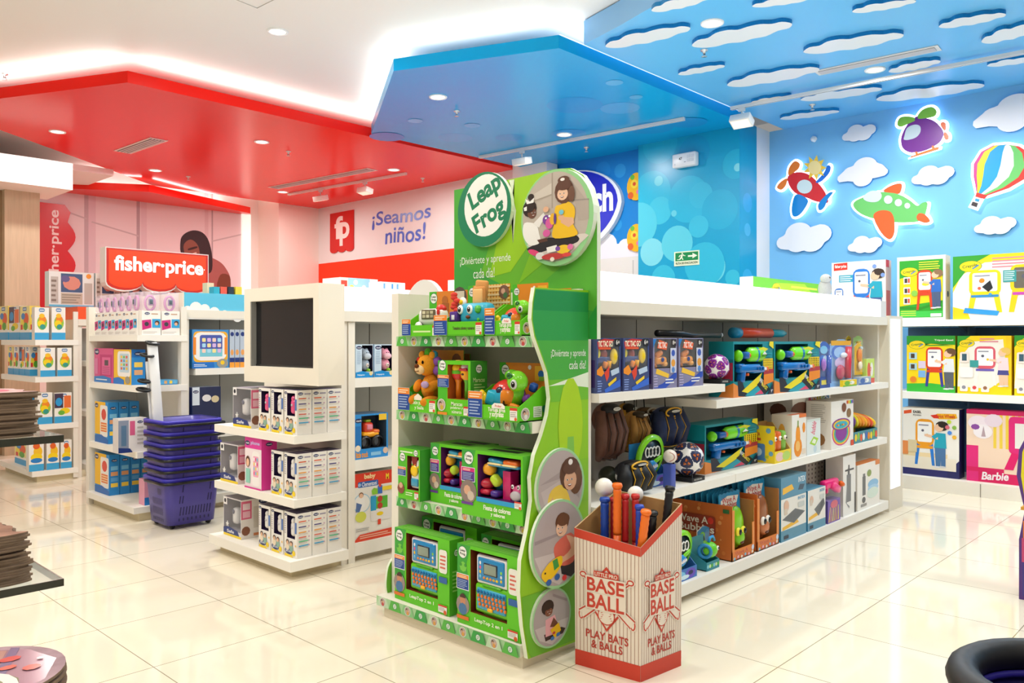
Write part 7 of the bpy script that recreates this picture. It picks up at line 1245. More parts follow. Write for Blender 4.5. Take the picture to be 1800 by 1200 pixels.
def d_cr3(F, w, h):
    f = F['F']; f.rect(0, 0, 1, .82, 'f8d60e'); f.rect(0, .82, 1, 1, '2a962a'); f.pts([(0, .74), (.5, .86), (1, .82), (1, .84), (0, .84)], 'f8d60e'); f.pts([(0, 0), (1, 0), (1, .12), (.5, .16), (0, .14)], '3ab43a'); crayola(f, .22, .84, .18); f.txt('Tripod Easel', .58, .9, .96, .94, 'f4f4e4', .02); easel(f, .58, .1, .38, .7, 'd8401e', '3a3a94'); skid(f, .88, .06, .72, '6a4a30', 'e2e6ea', '5a6068')
    for y in (.64, .45): f.rect(.05, y-.06, .22, y+.06, 'a8ccd8'); f.rect(.09, y-.04, .17, y+.04, '4a3a2a')
    f.rect(.25, .42, .4, .55, 'd8c8e0'); f.rect(.25, .26, .4, .38, '7ab0e0'); f.el(.14, .22, .07, None, 'e8862c', 10)
def d_cr4(F, w, h):
    f = F['F']; f.pts([(0, .3), (.1, .7), (.4, .95), (1, .9), (1, .1), (.5, 0), (0, 0)], 'f8d60e'); f.pts([(.0, .12), (.04, .6), (.3, .9), (.85, .94), (.92, .3), (.6, .1)], 'f6eee2'); f.pts([(0, .8), (0, 1), (.25, 1), (.1, .9)], '2a962a'); f.rect(.9, 0, 1, 1, 'f4cc10'); f.rect(0, 0, 1, .1, 'f8d60e'); crayola(f, .18, .87, .15); f.lines(.42, .88, .8, .97, 2, 'e08a94'); easel(f, .52, .16, .42, .66, 'd85a6a', 'f2eee8', 'f4f4f4', '6a5ab0'); skid(f, .86, .14, .66, 'e8c060', 'f2d4d8', 'eec3a2', skirt='4a4a8c'); f.rr(.05, .54, .22, .72, .03, 'f2e2d8'); f.rect(.09, .57, .18, .69, '3a5a6a'); f.rect(.24, .46, .4, .58, '3a9a98'); f.rr(.05, .28, .3, .46, .03, 'f6f2ee')
    for i in range(3): f.rr(.05+.2*i, .04, .2+.2*i, .18, .02, 'f8eee4'); f.el(.125+.2*i, .11, .04, None, ['8a8a94', 'd84a4a', '9a6a4a'][i], 8)
def d_hw(F, w, h):
    f = F['F']; f.rect(0, 0, 1, .1, '2a2a6a'); f.pts([(.8, .1), (1, .26), (1, .0), (.8, 0)], '24245e'); f.pts([(.02, .9), (.16, .92), (.16, .97), (.02, .95)], 'e0562a'); f.txt('EASEL', .19, .92, .34, .96, '1a1a1a', .04); f.txt('PIZARRA', .19, .88, .34, .905, '3a3a3a', .02); f.pts([(.55, .88), (.62, .93), (.95, .94), (.97, .88), (.9, .86), (.66, .85)], 'f0b41e'); f.pts([(.5, .9), (.62, .92), (.66, .86), (.56, .86)], 'd8321e'); f.txt('Hot Wheels', .64, .87, .93, .925, 'c83a1a', .03, rot=.05); f.rect(.0, .28, .8, .34, 'f0d8a8'); f.rect(.0, .1, .95, .28, 'f2e8d4'); easel(f, .4, .16, .36, .68, 'e89a1e', '2a7ad0'); skid(f, .68, .14, .68, '2a201c', '22a0b8', '4a74a4'); f.rect(.1, .34, .26, .52, 'd8c8a0'); f.rect(.0, .3, .1, .5, 'e08a4a')
    for x, y, c in ((.83, .82, 'c8dc3a'), (.8, .74, 'd86a7a'), (.92, .74, '8ab84a'), (.84, .66, '4a8ae0'), (.92, .6, 'f0b83a')): f.el(x, y, .04, None, c, 8)
    r = F['R']; r.rect(0, 0, 1, 1, '2c2c70')
def d_bb(F, w, h):
    f = F['F']; f.rect(0, .02, 1, 1, 'f4d8c0')
    for i in range(5): f.rect(.36+.08*i, .48, .40+.08*i, .98, 'f2d04a')
    f.rect(0, 0, 1, .14, 'd81a5e'); f.rect(0, 0, .16, .5, 'e0287a'); f.rect(0, .14, .5, .2, 'd81a5e'); f.rect(0, .94, 1, 1, 'c81a5a'); f.el(.16, .82, .14, .1, 'f6e8f0', 14); f.el(.36, .86, .12, .09, 'eedce8', 14); f.el(.22, .7, .13, .1, 'f8f0f4', 14); f.el(.12, .76, .06, .04, '8a4aa0', 8); f.pts([(.2, .63), (.23, .78), (.26, .63)], 'b8a0a8'); f.rect(.58, .44, .78, .92, 'e0287a'); f.rr(.56, .42, 1.0, .93, .06, 'e0287a'); f.rect(.64, .5, 1.0, .84, 'eceae4'); f.pts([(.5, .2), (.62, .2), (.7, .42), (.6, .44)], 'e0186a'); f.el(.82, .2, .16, .2, 'f4e0b4', 14); f.rect(.62, 0, 1, .14, 'd81a5e'); f.txt('Barbie', .2, .04, .56, .15, 'fdf2f6', .03, .2, rot=.06); f.el(.8, .07, .02, None, 'f4e8ee', 8); f.el(.88, .07, .025, None, 'f4e8ee', 8)
WHT = ['f3efe6', 'ece6da', 'e4ded4', 'e4ded4', 'f0ebe2', 'e4ded4']; YEL = ['f8d60e', 'f0cc10', 'e8c410', 'e8c410', 'f4d83a', 'e8c410']
xbox(1462, 1557, (1510, 459), XB, 1.4785, 'easel_box', 'white box printed with a blue and red easel, top wall shelf', .14, WHT, d_fp, 'toy box')
xbox(1577, 1662, (1620, 450), XB, 1.4785, 'easel_box', 'white-framed green and yellow box printed with a red easel, top wall shelf', .14, WHT, d_cr1, 'toy box')
xbox(1675, 1838, (1740, 447), XB, 1.4785, 'easel_box', 'wide yellow box printed with two yellow easels, top wall shelf', .2, YEL, d_cr2, 'toy box')
xbox(1594, 1679, (1640, 590), XB, .8485, 'easel_box', 'green and yellow box printed with a tripod easel, middle wall shelf', .16, ['f8d60e', '8aa02a', 'e8c410', 'e8c410', '3aa03a', 'e8c410'], d_cr3, 'toy box')
xbox(1683, 1778, (1730, 590), XB, .8485, 'easel_box', 'yellow box printed with a pink-framed easel, middle wall shelf', .16, YEL, d_cr4, 'toy box')
xbox(1783, 1880, (1830, 589), XB, .8485, 'easel_box', 'second yellow box with a pink-framed easel, cut by the picture edge', .16, YEL, d_cr4, 'toy box')
xbox(1587, 1686, (1640, 718), XB, .1155, 'easel_box', 'white and navy box printed with an orange easel, lowest wall shelf', .16, ['f2eee6', '2c2c70', '24245e', '24245e', 'e8e4dc', '24245e'], d_hw, 'toy box')
xbox(1699, 1835, (1760, 722), XB, .1155, 'easel_box', 'hot pink box printed with a pink easel, lowest wall shelf', .16, ['f4d8c0', 'c81a5a', 'c81a5a', 'c81a5a', 'e0287a', 'c81a5a'], d_bb, 'toy box')
# box lying on the header top and grey toy beside it
def d_crl(F, w, h): f = F['F']; f.rect(0, 0, 1, 1, '6ab82c'); f.pts([(.1, 0), (.9, 0), (.7, .9), (.3, .8)], 'a8d02a'); crayola(f, .3, .5, .06); f.lines(.5, .3, .9, .8, 2, 'e8e04a')
pbox(1324, 1448, (1380, 492), 2.62, 1.6055, 'easel_box', 'green flat easel box lying on top of the glowing header', .1, ['6ab82c', '4f9a24', '4f9a24', 'dcd8c8', '7ac23a', '4f9a24'], d_crl, 'toy box')
x, zz = onY(1450, 505, 2.45); t = thing('plush_toy', 'small grey plush toy on the header top beside the green box', 'plush toy', (x, 2.45, 1.6055), 0); M = MB('cloth'); M.ell(0, 0, .075, .045, .05, .075, 'a8a8a6'); M.build('body', t); M = MB('cloth'); M.ell(-.01, -.01, .15, .04, .04, .035, 'b4b4b2'); M.ell(-.02, -.045, .155, .006, .004, .008, '2a2a2a', n=8); M.build('head', t)
# ================================================================== sky wall cut-outs
def outline(circ, n=44):
    """outline of a union of discs (x, y, r), seen from their middle"""
    cx = sum(c[0] for c in circ)/len(circ); cy = sum(c[1] for c in circ)/len(circ); out = []
    for i in range(n):
        a = 2*math.pi*i/n; d = (math.cos(a), math.sin(a)); best = .01
        for x, y, r in circ:
            dx, dy = x-cx, y-cy; b = dx*d[0]+dy*d[1]; q = b*b-(dx*dx+dy*dy-r*r)
            if q > 0: best = max(best, b+math.sqrt(q))
        out.append((cx+d[0]*best, cy+d[1]*best))
    xs = [p[0] for p in out]; ys = [p[1] for p in out]; x0, x1, y0, y1 = min(xs), max(xs), min(ys), max(ys)
    return [((x-x0)/(x1-x0), (y-y0)/(y1-y0)) for x, y in out]
CLA = outline([(-.75, -.12, .3), (-.25, .2, .48), (.2, -.15, .45), (.5, .12, .4), (-.3, -.15, .42)])
CLB = outline([(-.8, -.1, .25), (-.45, .05, .38), (.1, .3, .5), (.55, .05, .36), (.0, -.25, .4), (.8, -.05, .22)])
for i, (x0, y0, x1, y1, o, lb) in enumerate(((1480, 218, 1540, 253, CLA, 'small white cloud cut-out left of the purple helicopter'), (1472, 277, 1561, 333, CLB, 'large white cloud cut-out between the red plane and the green plane'), (1602, 290, 1678, 330, CLA, 'white cloud cut-out under the purple helicopter'),
        (1365, 390, 1462, 447, CLA, 'white cloud cut-out below the red plane'), (1490, 414, 1551, 447, CLA, 'small white cloud cut-out under the front of the green plane'), (1712, 379, 1787, 415, CLA, 'white cloud cut-out below the balloon basket'), (1710, 166, 1850, 242, CLB, 'big white cloud cut-out above the balloon'))):
    (ya, zb), (yb, _), (_, za) = onX(x0, y1, XS-.03), onX(x1, y1, XS-.03), onX((x0+x1)/2, y0, XS-.03); w, h = ya-yb, za-zb
    M = MB('satin'); M.prism([(w*a, h*b) for a, b in o], (-.03, 0, 0), (0, -1, 0), (0, 0, 1), (.029, 0, 0), 'f1f0f6', '1f88cc'); tag(M.build('wall_cloud', None, (XS, ya, zb)), lb.replace(' nose', ''), 'wall decoration', 'white cloud cut-outs on the sky wall')
ZX, ZY, ZS = 1320, 160, 3.75
def wq(p, X): return onX(ZX+p[0]/ZS, ZY+p[1]/ZS, X)
def oval(x, y, rx, ry, rot=0, n=20): return [(x+rx*math.cos(t)*math.cos(rot)-ry*math.sin(t)*math.sin(rot), y+rx*math.cos(t)*math.sin(rot)+ry*math.sin(t)*math.cos(rot)) for t in (2*math.pi*i/n for i in range(n))]
def cutout(name, label, pieces):
    """pieces: (part name, outline in the sketch of the wall, colour, layer)"""
    yc = sum(wq(p, XS)[0] for p in pieces[0][1])/len(pieces[0][1]); zc = sum(wq(p, XS)[1] for p in pieces[0][1])/len(pieces[0][1]); t = thing(name, label, 'wall decoration', (XS, yc, zc), 0, 'lit cut-outs on the sky wall')
    H = MB('halo')
    for nm, pts, c, lay in pieces:
        if lay < 0: continue
        q = [wq(p, XS-.05) for p in pts]; cy = sum(a for a, b in q)/len(q); cz = sum(b for a, b in q)/len(q)
        if lay == 0: 
            g = [(a+(a-cy)/max(.001, math.hypot(a-cy, b-cz))*.024, b+(b-cz)/max(.001, math.hypot(a-cy, b-cz))*.024) for a, b in q]; H.prism([(a-yc, b-zc) for a, b in g], (-.045, 0, 0), (0, 1, 0), (0, 0, 1), (.02, 0, 0), 'eef0ff')
    H.build('light_backing', t)
    for k, (nm, pts, c, lay) in enumerate(pieces):
        q = [wq(p, XS-.05) for p in pts]; M = MB('satin'); d = .0465+.003*lay+.0001*k; M.prism([(a-yc, b-zc) for a, b in q], (-d-.006, 0, 0), (0, 1, 0), (0, 0, 1), (.006, 0, 0), c); M.build(nm, t)
S = smooth
cutout('plane_cutout', 'red and blue toy plane cut-out with a yellow sun on the sky wall', [('fuselage', S([(245, 560), (300, 535), (370, 545), (430, 590), (490, 670), (508, 735), (440, 730), (360, 700), (290, 670), (248, 610)]), 'd8262f', 0), ('wing', S([(300, 680), (375, 715), (350, 780), (310, 822), (275, 820), (272, 750)]), '0e86d4', 0), ('upper_wing', S([(505, 490), (525, 500), (515, 540), (470, 590), (440, 605), (430, 595), (480, 540)]), '1f6fd8', 0), ('tail', S([(540, 668), (515, 670), (480, 700), (445, 745), (450, 785), (480, 770), (510, 710)]), '0e86d4', 0),
    ('propeller', S([(245, 550), (255, 500), (290, 462), (322, 480), (310, 515), (265, 550)]), 'ee7f2f', 0), ('propeller', S([(240, 575), (195, 600), (172, 635), (200, 650), (230, 620)]), 'ee7f2f', 0), ('window', oval(355, 630, 50, 46), 'd5e6ea', 1),
    ('sun_rays', [(424+(78 if i % 2 == 0 else 44)*math.cos(i*math.pi/9), 506+(84 if i % 2 == 0 else 46)*math.sin(i*math.pi/9)) for i in range(18)], 'f5c842', 3), ('sun_disc', oval(424, 506, 42, 46), 'f6dd9a', 4)])
cutout('helicopter_cutout', 'purple toy helicopter cut-out with green rotor on the sky wall', [('body', S([(1000, 280), (1040, 210), (1100, 182), (1170, 182), (1230, 215), (1270, 275), (1240, 340), (1150, 390), (1060, 405), (1005, 380), (990, 330)]), '7a2f96', 0), ('rotor_blade', S([(1095, 185), (1040, 168), (985, 175), (965, 215), (985, 235), (1040, 215)]), '8fd04a', 0), ('rotor_blade', S([(1095, 178), (1130, 125), (1190, 105), (1222, 130), (1210, 165), (1150, 180)]), '8fd04a', 0), ('tail_rotor', S([(1275, 262), (1250, 225), (1260, 205), (1282, 212), (1284, 250)]), 'ee6a2f', 0), ('tail_rotor', S([(1278, 268), (1300, 290), (1302, 315), (1280, 318), (1270, 290)]), 'ee6a2f', 0),
    ('skid', [(1052, 440), (1235, 385), (1240, 368), (1210, 372), (1204, 358), (1192, 362), (1194, 380), (1100, 412), (1096, 398), (1082, 400), (1086, 420), (1055, 430)], 'ee7f2f', 0), ('window', S([(1012, 300), (1030, 245), (1080, 222), (1115, 232), (1118, 270), (1090, 305), (1040, 322), (1010, 320)]), 'cfdfe6', 1), ('mast', [(1082, 195), (1082, 170), (1100, 168), (1102, 192)], '7a2f96', 1)])
cutout('plane_cutout', 'green passenger plane cut-out with orange wings on the sky wall', [('fuselage', S([(678, 735), (740, 700), (850, 665), (960, 675), (1040, 715), (1095, 755), (1130, 735), (1162, 735), (1155, 790), (1130, 850), (1040, 865), (900, 860), (760, 825), (690, 780)]), '6dc46a', 0), ('wing', S([(808, 830), (830, 795), (880, 785), (925, 800), (945, 850), (945, 930), (925, 972), (895, 970), (850, 920)]), 'f1622a', 0), ('upper_wing', S([(872, 660), (920, 625), (980, 608), (995, 625), (980, 675), (940, 672)]), 'f1622a', 0), ('tail', S([(1092, 830), (1110, 805), (1150, 815), (1180, 855), (1150, 868), (1105, 855)]), 'f1622a', 0), ('cockpit', S([(740, 700), (790, 660), (850, 665), (862, 700), (830, 730), (770, 728)]), 'd5e2ea', 1)]+[('window', oval(x, y, rx, rx), 'd8e4ea', 1) for x, y, rx in ((906, 716, 28), (973, 736, 24), (1032, 756, 19))])
BC = (1645, 520)
def gore(a, b): 
    top = (1690, 352); bot0, bot1 = (1488, 668), (1560, 688); L_ = [(1690, 352), (1600, 358), (1520, 400), (1470, 480), (1468, 560), (1480, 620), (1488, 668)]; R_ = [(1690, 352), (1770, 365), (1840, 410), (1870, 500), (1820, 570), (1700, 640), (1560, 688)]
    mix = lambda p, q, t: (p[0]+(q[0]-p[0])*t, p[1]+(q[1]-p[1])*t); A = [mix(p, q, a) for p, q in zip(L_, R_)]; B = [mix(p, q, b) for p, q in zip(L_, R_)]; return A+B[::-1]
cutout('balloon_cutout', 'striped hot-air balloon cut-out at the right edge of the sky wall', [('envelope', [p for p in gore(0, 1)], 'e83a2f', 0)]+[('gore', gore(a, b), c, 1) for a, b, c in ((0, .06, 'd8328c'), (.06, .18, 'f6d61e'), (.18, .44, '0e9fd6'), (.44, .66, 'eaeaf0'), (.66, .84, '6dc46a'), (.84, 1, 'e83a2f'))]+[('skirt', [(1488, 668), (1560, 688), (1540, 712), (1480, 695)], 'd8322a', 1), ('basket', [(1480, 695), (1525, 705), (1490, 770), (1448, 755)], 'f2f0f0', 0), ('basket_weave', [(1462, 728), (1498, 740), (1488, 765), (1450, 752)], '3c3236', 1), ('basket_trim', [(1482, 708), (1508, 714), (1502, 730), (1478, 724)], '2a9ad0', 1)])
# small white sensor and cord above the sun
y, z = onX(1430, 244, XS-.03); M = MB('paint'); M.rbox(0, 0, 0, .05, .05, .05, .01, 'f0f0f0', rot=(.4, .5, 0)); tag(M.build('wall_sensor', None, (XS-.024, y, z)), 'small white sensor on the sky wall above the sun', 'sensor')
# ------------------------------------------------------------------ ceiling clouds: hanging panels, blue edges
CU = [(0, .28), (.06, .62), (.16, .66), (.24, .92), (.36, 1.0), (.46, .92), (.55, 1.02), (.68, 1.08), (.80, .98), (.90, 1.02), (1, .80), (.97, .52), (.86, .45), (.74, .2), (.6, .16), (.5, .04), (.36, .1), (.24, 0), (.1, .06)]
for i, (x0, y0, x1, y1, sh) in enumerate(((1064, 88, 1213, 44, .55), (1145, 24, 1250, -12, .5), (1216, 88, 1392, 36, .55), (1322, 15, 1436, -10, .5), (1412, 98, 1588, 54, .5), (1498, 25, 1610, -3, .5), (1650, 52, 1768, 20, .5), (1725, 80, 1836, 36, .5), (1192, 134, 1274, 112, .5), (1278, 156, 1440, 114, .5), (1562, 130, 1653, 103, .5), (1735, 119, 1836, 97, .5), (1320, 183, 1391, 167, .5), (1407, 180, 1550, 151, .5), (1540, 181, 1730, 143, .5), (1371, 212, 1475, 192, .5))):
    H = y0-y1; pts = []
    for u, v in CU: px = x0+(x1-x0)*u; base = y0-H*sh*.9*u; pts.append((px, base-H*.5*v))
    q = [onZ(px, py, 3.53) for px, py in smooth(pts, 3)]; cx = sum(a for a, b in q)/len(q); cy = sum(b for a, b in q)/len(q)
    M = MB('satin'); M.prism([(a-cx, b-cy) for a, b in q], (0, 0, 0), (1, 0, 0), (0, 1, 0), (0, 0, .029), 'f3f2f2', '0b7fc0')
    pos = ['front row by the blue slab', 'front edge above the recessed light', 'large one right of the recessed light', 'front edge, third from the blue slab', 'large one before the slot vent', 'front edge, fourth from the blue slab', 'small one by the picture edge', 'picture edge, over the track', 'small one behind the recessed light', 'covering one end of the slot vent', 'beside the bright recessed light', 'picture edge, beyond the track', 'small one at the track end', 'last row but one, middle', 'long one nearest the sky wall', 'last one nearest the corner spotlight'][i]
    tag(M.build('ceiling_cloud', None, (cx, cy, 3.53)), f'white hanging ceiling cloud: {pos}', 'ceiling cloud', 'white clouds hung under the sky ceiling')
# ------------------------------------------------------------------ signs on the walls
def plate(X, px0, py0, px1, py1, name, label, cat, c, th, draw, fin='satin', pts=None):
    (ya, zb), (yb, _), (_, za) = onX(px0, py1, X-th), onX(px1, py1, X-th), onX(px0, py0, X-th); w, h = ya-yb, za-zb; M = MB(fin); M.prism([(w*a, h*b) for a, b in (pts or ((0, 0), (1, 0), (1, 1), (0, 1)))], (-th, 0, 0), (0, -1, 0), (0, 0, 1), (th-.001, 0, 0), c); cv = CV(M, (-th, 0, 0), (0, -w, 0), (0, 0, h), (-1, 0, 0)); draw(cv)
    return tag(M.build(name, None, (X, ya, zb)), label, cat)
def d_exit(f):
    f.rect(.02, .03, .98, .97, 'e9efcf'); f.rect(.05, .34, .96, .92, '12864a'); c = 'eef2da'; f.el(.33, .84, .03, None, c, 8); f.pts([(.28, .78), (.36, .76), (.33, .56), (.26, .6)], c); f.pts([(.26, .6), (.33, .56), (.24, .42), (.12, .42), (.12, .46), (.21, .47)], c); f.pts([(.3, .6), (.34, .56), (.38, .42), (.34, .4)], c); f.pts([(.28, .78), (.22, .74), (.18, .62), (.21, .61), (.25, .7)], c); f.pts([(.36, .76), (.38, .68), (.46, .66), (.46, .7), (.41, .72), (.38, .8)], c)
    f.pts([(.56, .58), (.74, .58), (.74, .46), (.93, .64), (.74, .84), (.74, .70), (.56, .70)], c); f.txt('RUTA DE EVACUACION', .07, .1, .94, .26, '4a5a3a', .03)
plate(XT, 1185, 443, 1229, 468, 'exit_sign', 'green running-man evacuation sign on the teal bubble pier', 'sign', 'e9efcf', .008, d_exit)
(ya, zb), (yb, _), (_, za) = onX(1188, 298, XT), onX(1229, 298, XT), onX(1188, 274, XT); t = thing('emergency_light', 'white emergency light box numbered 47 high on the teal pier', 'emergency light', (XT, (ya+yb)/2, zb), 0); w, h = ya-yb, za-zb
M = MB('satin'); M.rbox(-.04, 0, h/2, .078, w, h, .015, 'eef0f2'); cv = CV(M, (-.0792, w/2, 0), (0, -w, 0), (0, 0, h), (-1, 0, 0)); cv.txt('47', .3, .5, .44, .7, '3a3c40', .03); cv.rect(.1, .16, .16, .3, 'd2d6da'); cv.rect(.52, .3, .6, .34, '6a6e74'); M.build('housing', t)
M = MB('gloss')
for i in range(2):
    for j in range(2): M.box(-.083, -w*.30-.02+.045*i-.018, h*(.3+.28*j), -.079, -w*.30-.02+.045*i+.018, h*(.52+.28*j), 'd9dde2')
M.build('lamp_window', t)
FPO = [(0, .08)]+[(k/3+(1/6)*(1-math.cos(math.pi*i/6)), .08-.08*math.sin(math.pi*i/6)) for k in range(3) for i in range(7)]+[(1, 1), (0, 1)]
plate(XW, 580, 376, 621, 446, 'brand_badge', 'red scalloped badge with white letters on the pale wall', 'sign', 'c9201c', .02, lambda f: (f.txt('f', .2, .34, .56, .9, 'f4ece8', .03), f.txt('p', .42, .16, .84, .74, 'f4ece8', .03)), pts=FPO)
def words(px0, py0, px1, py1, tx, grp):
    (ya, zb), (yb, _), (_, za) = onX(px0, py1, XW-.004), onX(px1, py1, XW-.004), onX((px0+px1)/2, py0, XW-.004); M = MB('satin'); vs, fs = glyphs(tx, .012, .05); w, h = ya-yb, za-zb
    n = len(vs); V = [(-.004, -w*a, h*b+.05*h*math.sin(a*7)) for a, b in vs]; M.add(V, fs, '4a6ad0'); tag(M.build('wall_lettering', None, (XW-.0005, ya, zb)), grp, 'lettering')
words(654, 366, 757, 405, '¡Seamos', 'upper line of blue wall lettering, ¡Seamos')
words(677, 396, 748, 430, 'niños!', 'lower line of blue wall lettering, niños!')
# blue oval brand shield on the logo wall, cartoon-free toys beside it
(ya, zc) = onX(1012, 368, XV); R1 = ya-onX(1098, 368, XV)[0]; t = thing('brand_shield', 'dark blue oval shop sign with white rim half hidden by the green header', 'sign', (XV, ya, zc), 0); hz = onX(1012, 302, XV)[1]-zc
SH = [(R1*math.cos(a)*(1 if math.sin(a) > 0 else 1-.12*abs(math.sin(a))), hz*math.sin(a)*(1 if math.sin(a) > 0 else 1.15)) for a in (2*math.pi*i/40 for i in range(40))]
M = MB('satin'); M.prism(SH, (-.06, 0, 0), (0, -1, 0), (0, 0, 1), (.058, 0, 0), 'e8eef8', 'f2f4fa'); M.build('rim', t)
M = MB('satin'); M.prism([(a*.94-.012, b*.93+.02) for a, b in SH], (-.066, 0, 0), (0, -1, 0), (0, 0, 1), (.0055, 0, 0), '1226c0'); cv = CV(M, (-.0665, R1, -hz), (0, -2*R1, 0), (0, 0, 2*hz), (-1, 0, 0)); cv.txt('vtech', .40, .40, .92, .76, 'f4f6fc', .035); M.build('sign_face', t)
for py, lb in ((328, 'upper'), (418, 'lower')):
    y, z = onX(1120, py, XV); t = thing('toy_cutout', f'{lb} yellow and orange toy picture on the blue logo wall', 'wall decoration', (XV, y, z), 0); M = MB('satin')
    M.prism(oval(0, 0, .13, .16), (-.02, 0, 0), (0, 1, 0), (0, 0, 1), (.019, 0, 0), 'f0b41e'); cv = CV(M, (-.02, .13, -.16), (0, -.26, 0), (0, 0, .32), (-1, 0, 0)); cv.el(.4, .6, .2, None, 'f6d23a', 10); cv.el(.4, .6, .09, None, 'd8522a', 8); cv.el(.2, .2, .16, None, 'e0622a', 10); cv.el(.3, .85, .12, None, '6ab83a', 8); cv.el(.6, .3, .1, None, 'e87aa0', 8); M.build('picture_board', t)
# ================================================================== stacked rolling baskets
NAVY, NAV2, NAVD = '4a429a', '302aa2', '1c1856'
def rrect(hx, hy, r, n=4):
    p = []
    for cx, cy, a0 in ((hx-r, hy-r, 0), (-hx+r, hy-r, 90), (-hx+r, -hy+r, 180), (hx-r, -hy+r, 270)):
        for i in range(n+1): a = math.radians(a0+90*i/n); p.append((cx+r*math.cos(a), cy+r*math.sin(a)))
    return p
def loft(M, rings, c, cap=True):
    n = len(rings[0][0]); vs = [(x, y, z) for pts, z in rings for x, y in pts]; fs = []; cs = []
    for j in range(len(rings)-1):
        for i in range(n): fs.append((j*n+i, j*n+(i+1) % n, (j+1)*n+(i+1) % n, (j+1)*n+i)); cs.append(c[j] if isinstance(c, list) else c)
    if cap: fs.append(tuple(range(n))[::-1]); cs.append(cs[0])
    M.add(vs, fs, cs, None, True)
HB = .32
def basket(label, loc):
    t = thing('shopping_basket', label, 'shopping basket', loc, 0); b0, b1 = (.170, .163), (.196, .184)
    M = MB('satin'); R_ = lambda k, e=0: rrect(b0[0]+(b1[0]-b0[0])*k+e, b0[1]+(b1[1]-b0[1])*k+e, .05)
    loft(M, [(R_(0), .03), (R_(.5), .03+HB*.5), (R_(.9), .03+HB*.9), (R_(1), .03+HB), (R_(1, -.003), .03+HB), (R_(.5, -.003), .03+HB*.5), (R_(0, -.003), .034)], NAVY); M.add([(x, y, .034) for x, y in R_(0, -.003)], [list(range(20))], NAVD)
    def slot(face, u, k0, k1, w, sk=0):
        P = []
        for du, k in ((-w, k0), (w, k0), (w+sk, k1), (-w+sk, k1)):
            hx, hy = b0[0]+(b1[0]-b0[0])*k, b0[1]+(b1[1]-b0[1])*k; z = .03+HB*k
            P.append((u+du, -hy-.0008, z) if face == 'y' else (-hx-.0008, u+du, z))
        M.add(P, [(0, 1, 2, 3)], NAVD)
    for i in range(11): slot('y', -.095+.021*i, .2, .38, .004, .006)
    for i in range(8): slot('y', -.1+.03*i, .08, .14, .005)
    for i in (0, 1): slot('y', -.1+.02*i, .46, .62, .004, .006); slot('y', .1+.02*i, .46, .62, .004, .006)
    slot('y', -.08, .7, .88, .004, .006); slot('y', .115, .7, .88, .004, .006)
    for i in range(8):
        slot('x', -.08+.02*i, .2, .36, .004); slot('x', -.08+.02*i, .42, .56, .004); slot('x', -.08+.022*i, .06, .13, .005)
    for i in range(4): slot('x', -.08+.016*i, .64, .78, .004)
    M.build('tub', t)
    M = MB('satin'); loft(M, [(R_(1, .0005), .03+HB-.045), (R_(1, .012), .03+HB-.04), (R_(1, .016), .03+HB-.005), (R_(1, .012), .03+HB+.004), (R_(1, -.002), .03+HB+.004)], [NAV2, NAV2, '4a42bc', '4a42bc'], False)
    for (x, y) in ((-.12, -b1[1]-.016), (.0, -b1[1]-.016), (.12, -b1[1]-.016)): M.box(x-.02, y-.001, .03+HB-.034, x+.02, y, .03+HB-.008, '3328a0')
    M.build('rim', t)
    hx, hy, z = b1[0]+.024, b1[1]+.024, .03+HB-.028
    M = MB('satin'); M.tube([(-hx, hy-.1, z), (-hx, -hy+.06, z), (-hx+.015, -hy+.015, z), (-hx+.06, -hy, z), (hx-.06, -hy, z), (hx, -hy+.03, z), (hx, hy-.1, z)], .011, '141416', n=6); M.build('carry_handle', t)
    M = MB('satin')
    return t
BX0, BY0 = 2.545, 5.655
for i in range(6):
    pos = ['bottom basket of the stack standing on its wheels', 'second basket from the floor', 'third basket from the floor', 'fourth basket from the floor', 'fifth basket from the floor', 'topmost basket of the stack'][i]
    if i == 0: bk = basket('navy plastic shopping basket, '+pos, (BX0, BY0, 0))
    else: bt = dup(bk, 'navy plastic shopping basket, '+pos, (BX0, BY0, .079*i), 0)
for x, y in ((-.13, -.12), (.13, -.12), (-.13, .12), (.13, .12)):
    M = MB('satin'); M.lathe([(0, -.01), (.018, -.01), (.02, 0), (.018, .01), (0, .01)], '1c1c1e', (x, y, .02), rot=(math.pi/2, 0, .3), n=12); M.box(x-.008, y-.006, .02, x+.008, y+.006, .036, '2a2a2e'); M.build('wheel', bk)
M = MB('satin'); M.T = Matrix.Translation((-.145, .095, .47)) @ Matrix.Rotation(-.05, 4, 'Y') @ Matrix.Rotation(-.06, 4, 'X'); M.rbox(0, 0, 0, .07, .03, .84, .008, 'e6e8ea'); M.rbox(-.02, .03, -.06, .05, .02, .7, .006, 'd4d6da'); M.build('pull_handle', bt)
for k, (dx, z, r) in enumerate(((-.165, .885, .035), (-.175, .80, .033), (-.195, .62, .03), (-.2, .56, .034))):
    M = MB('satin'); M.torus((dx-(.03 if k else 0), .12-(.01 if k else 0), z), r, .010, '1a1a1a', rot=(.25, .1, 0), n=18, m=6, sx=1.25); M.build('grip_ring', bt)
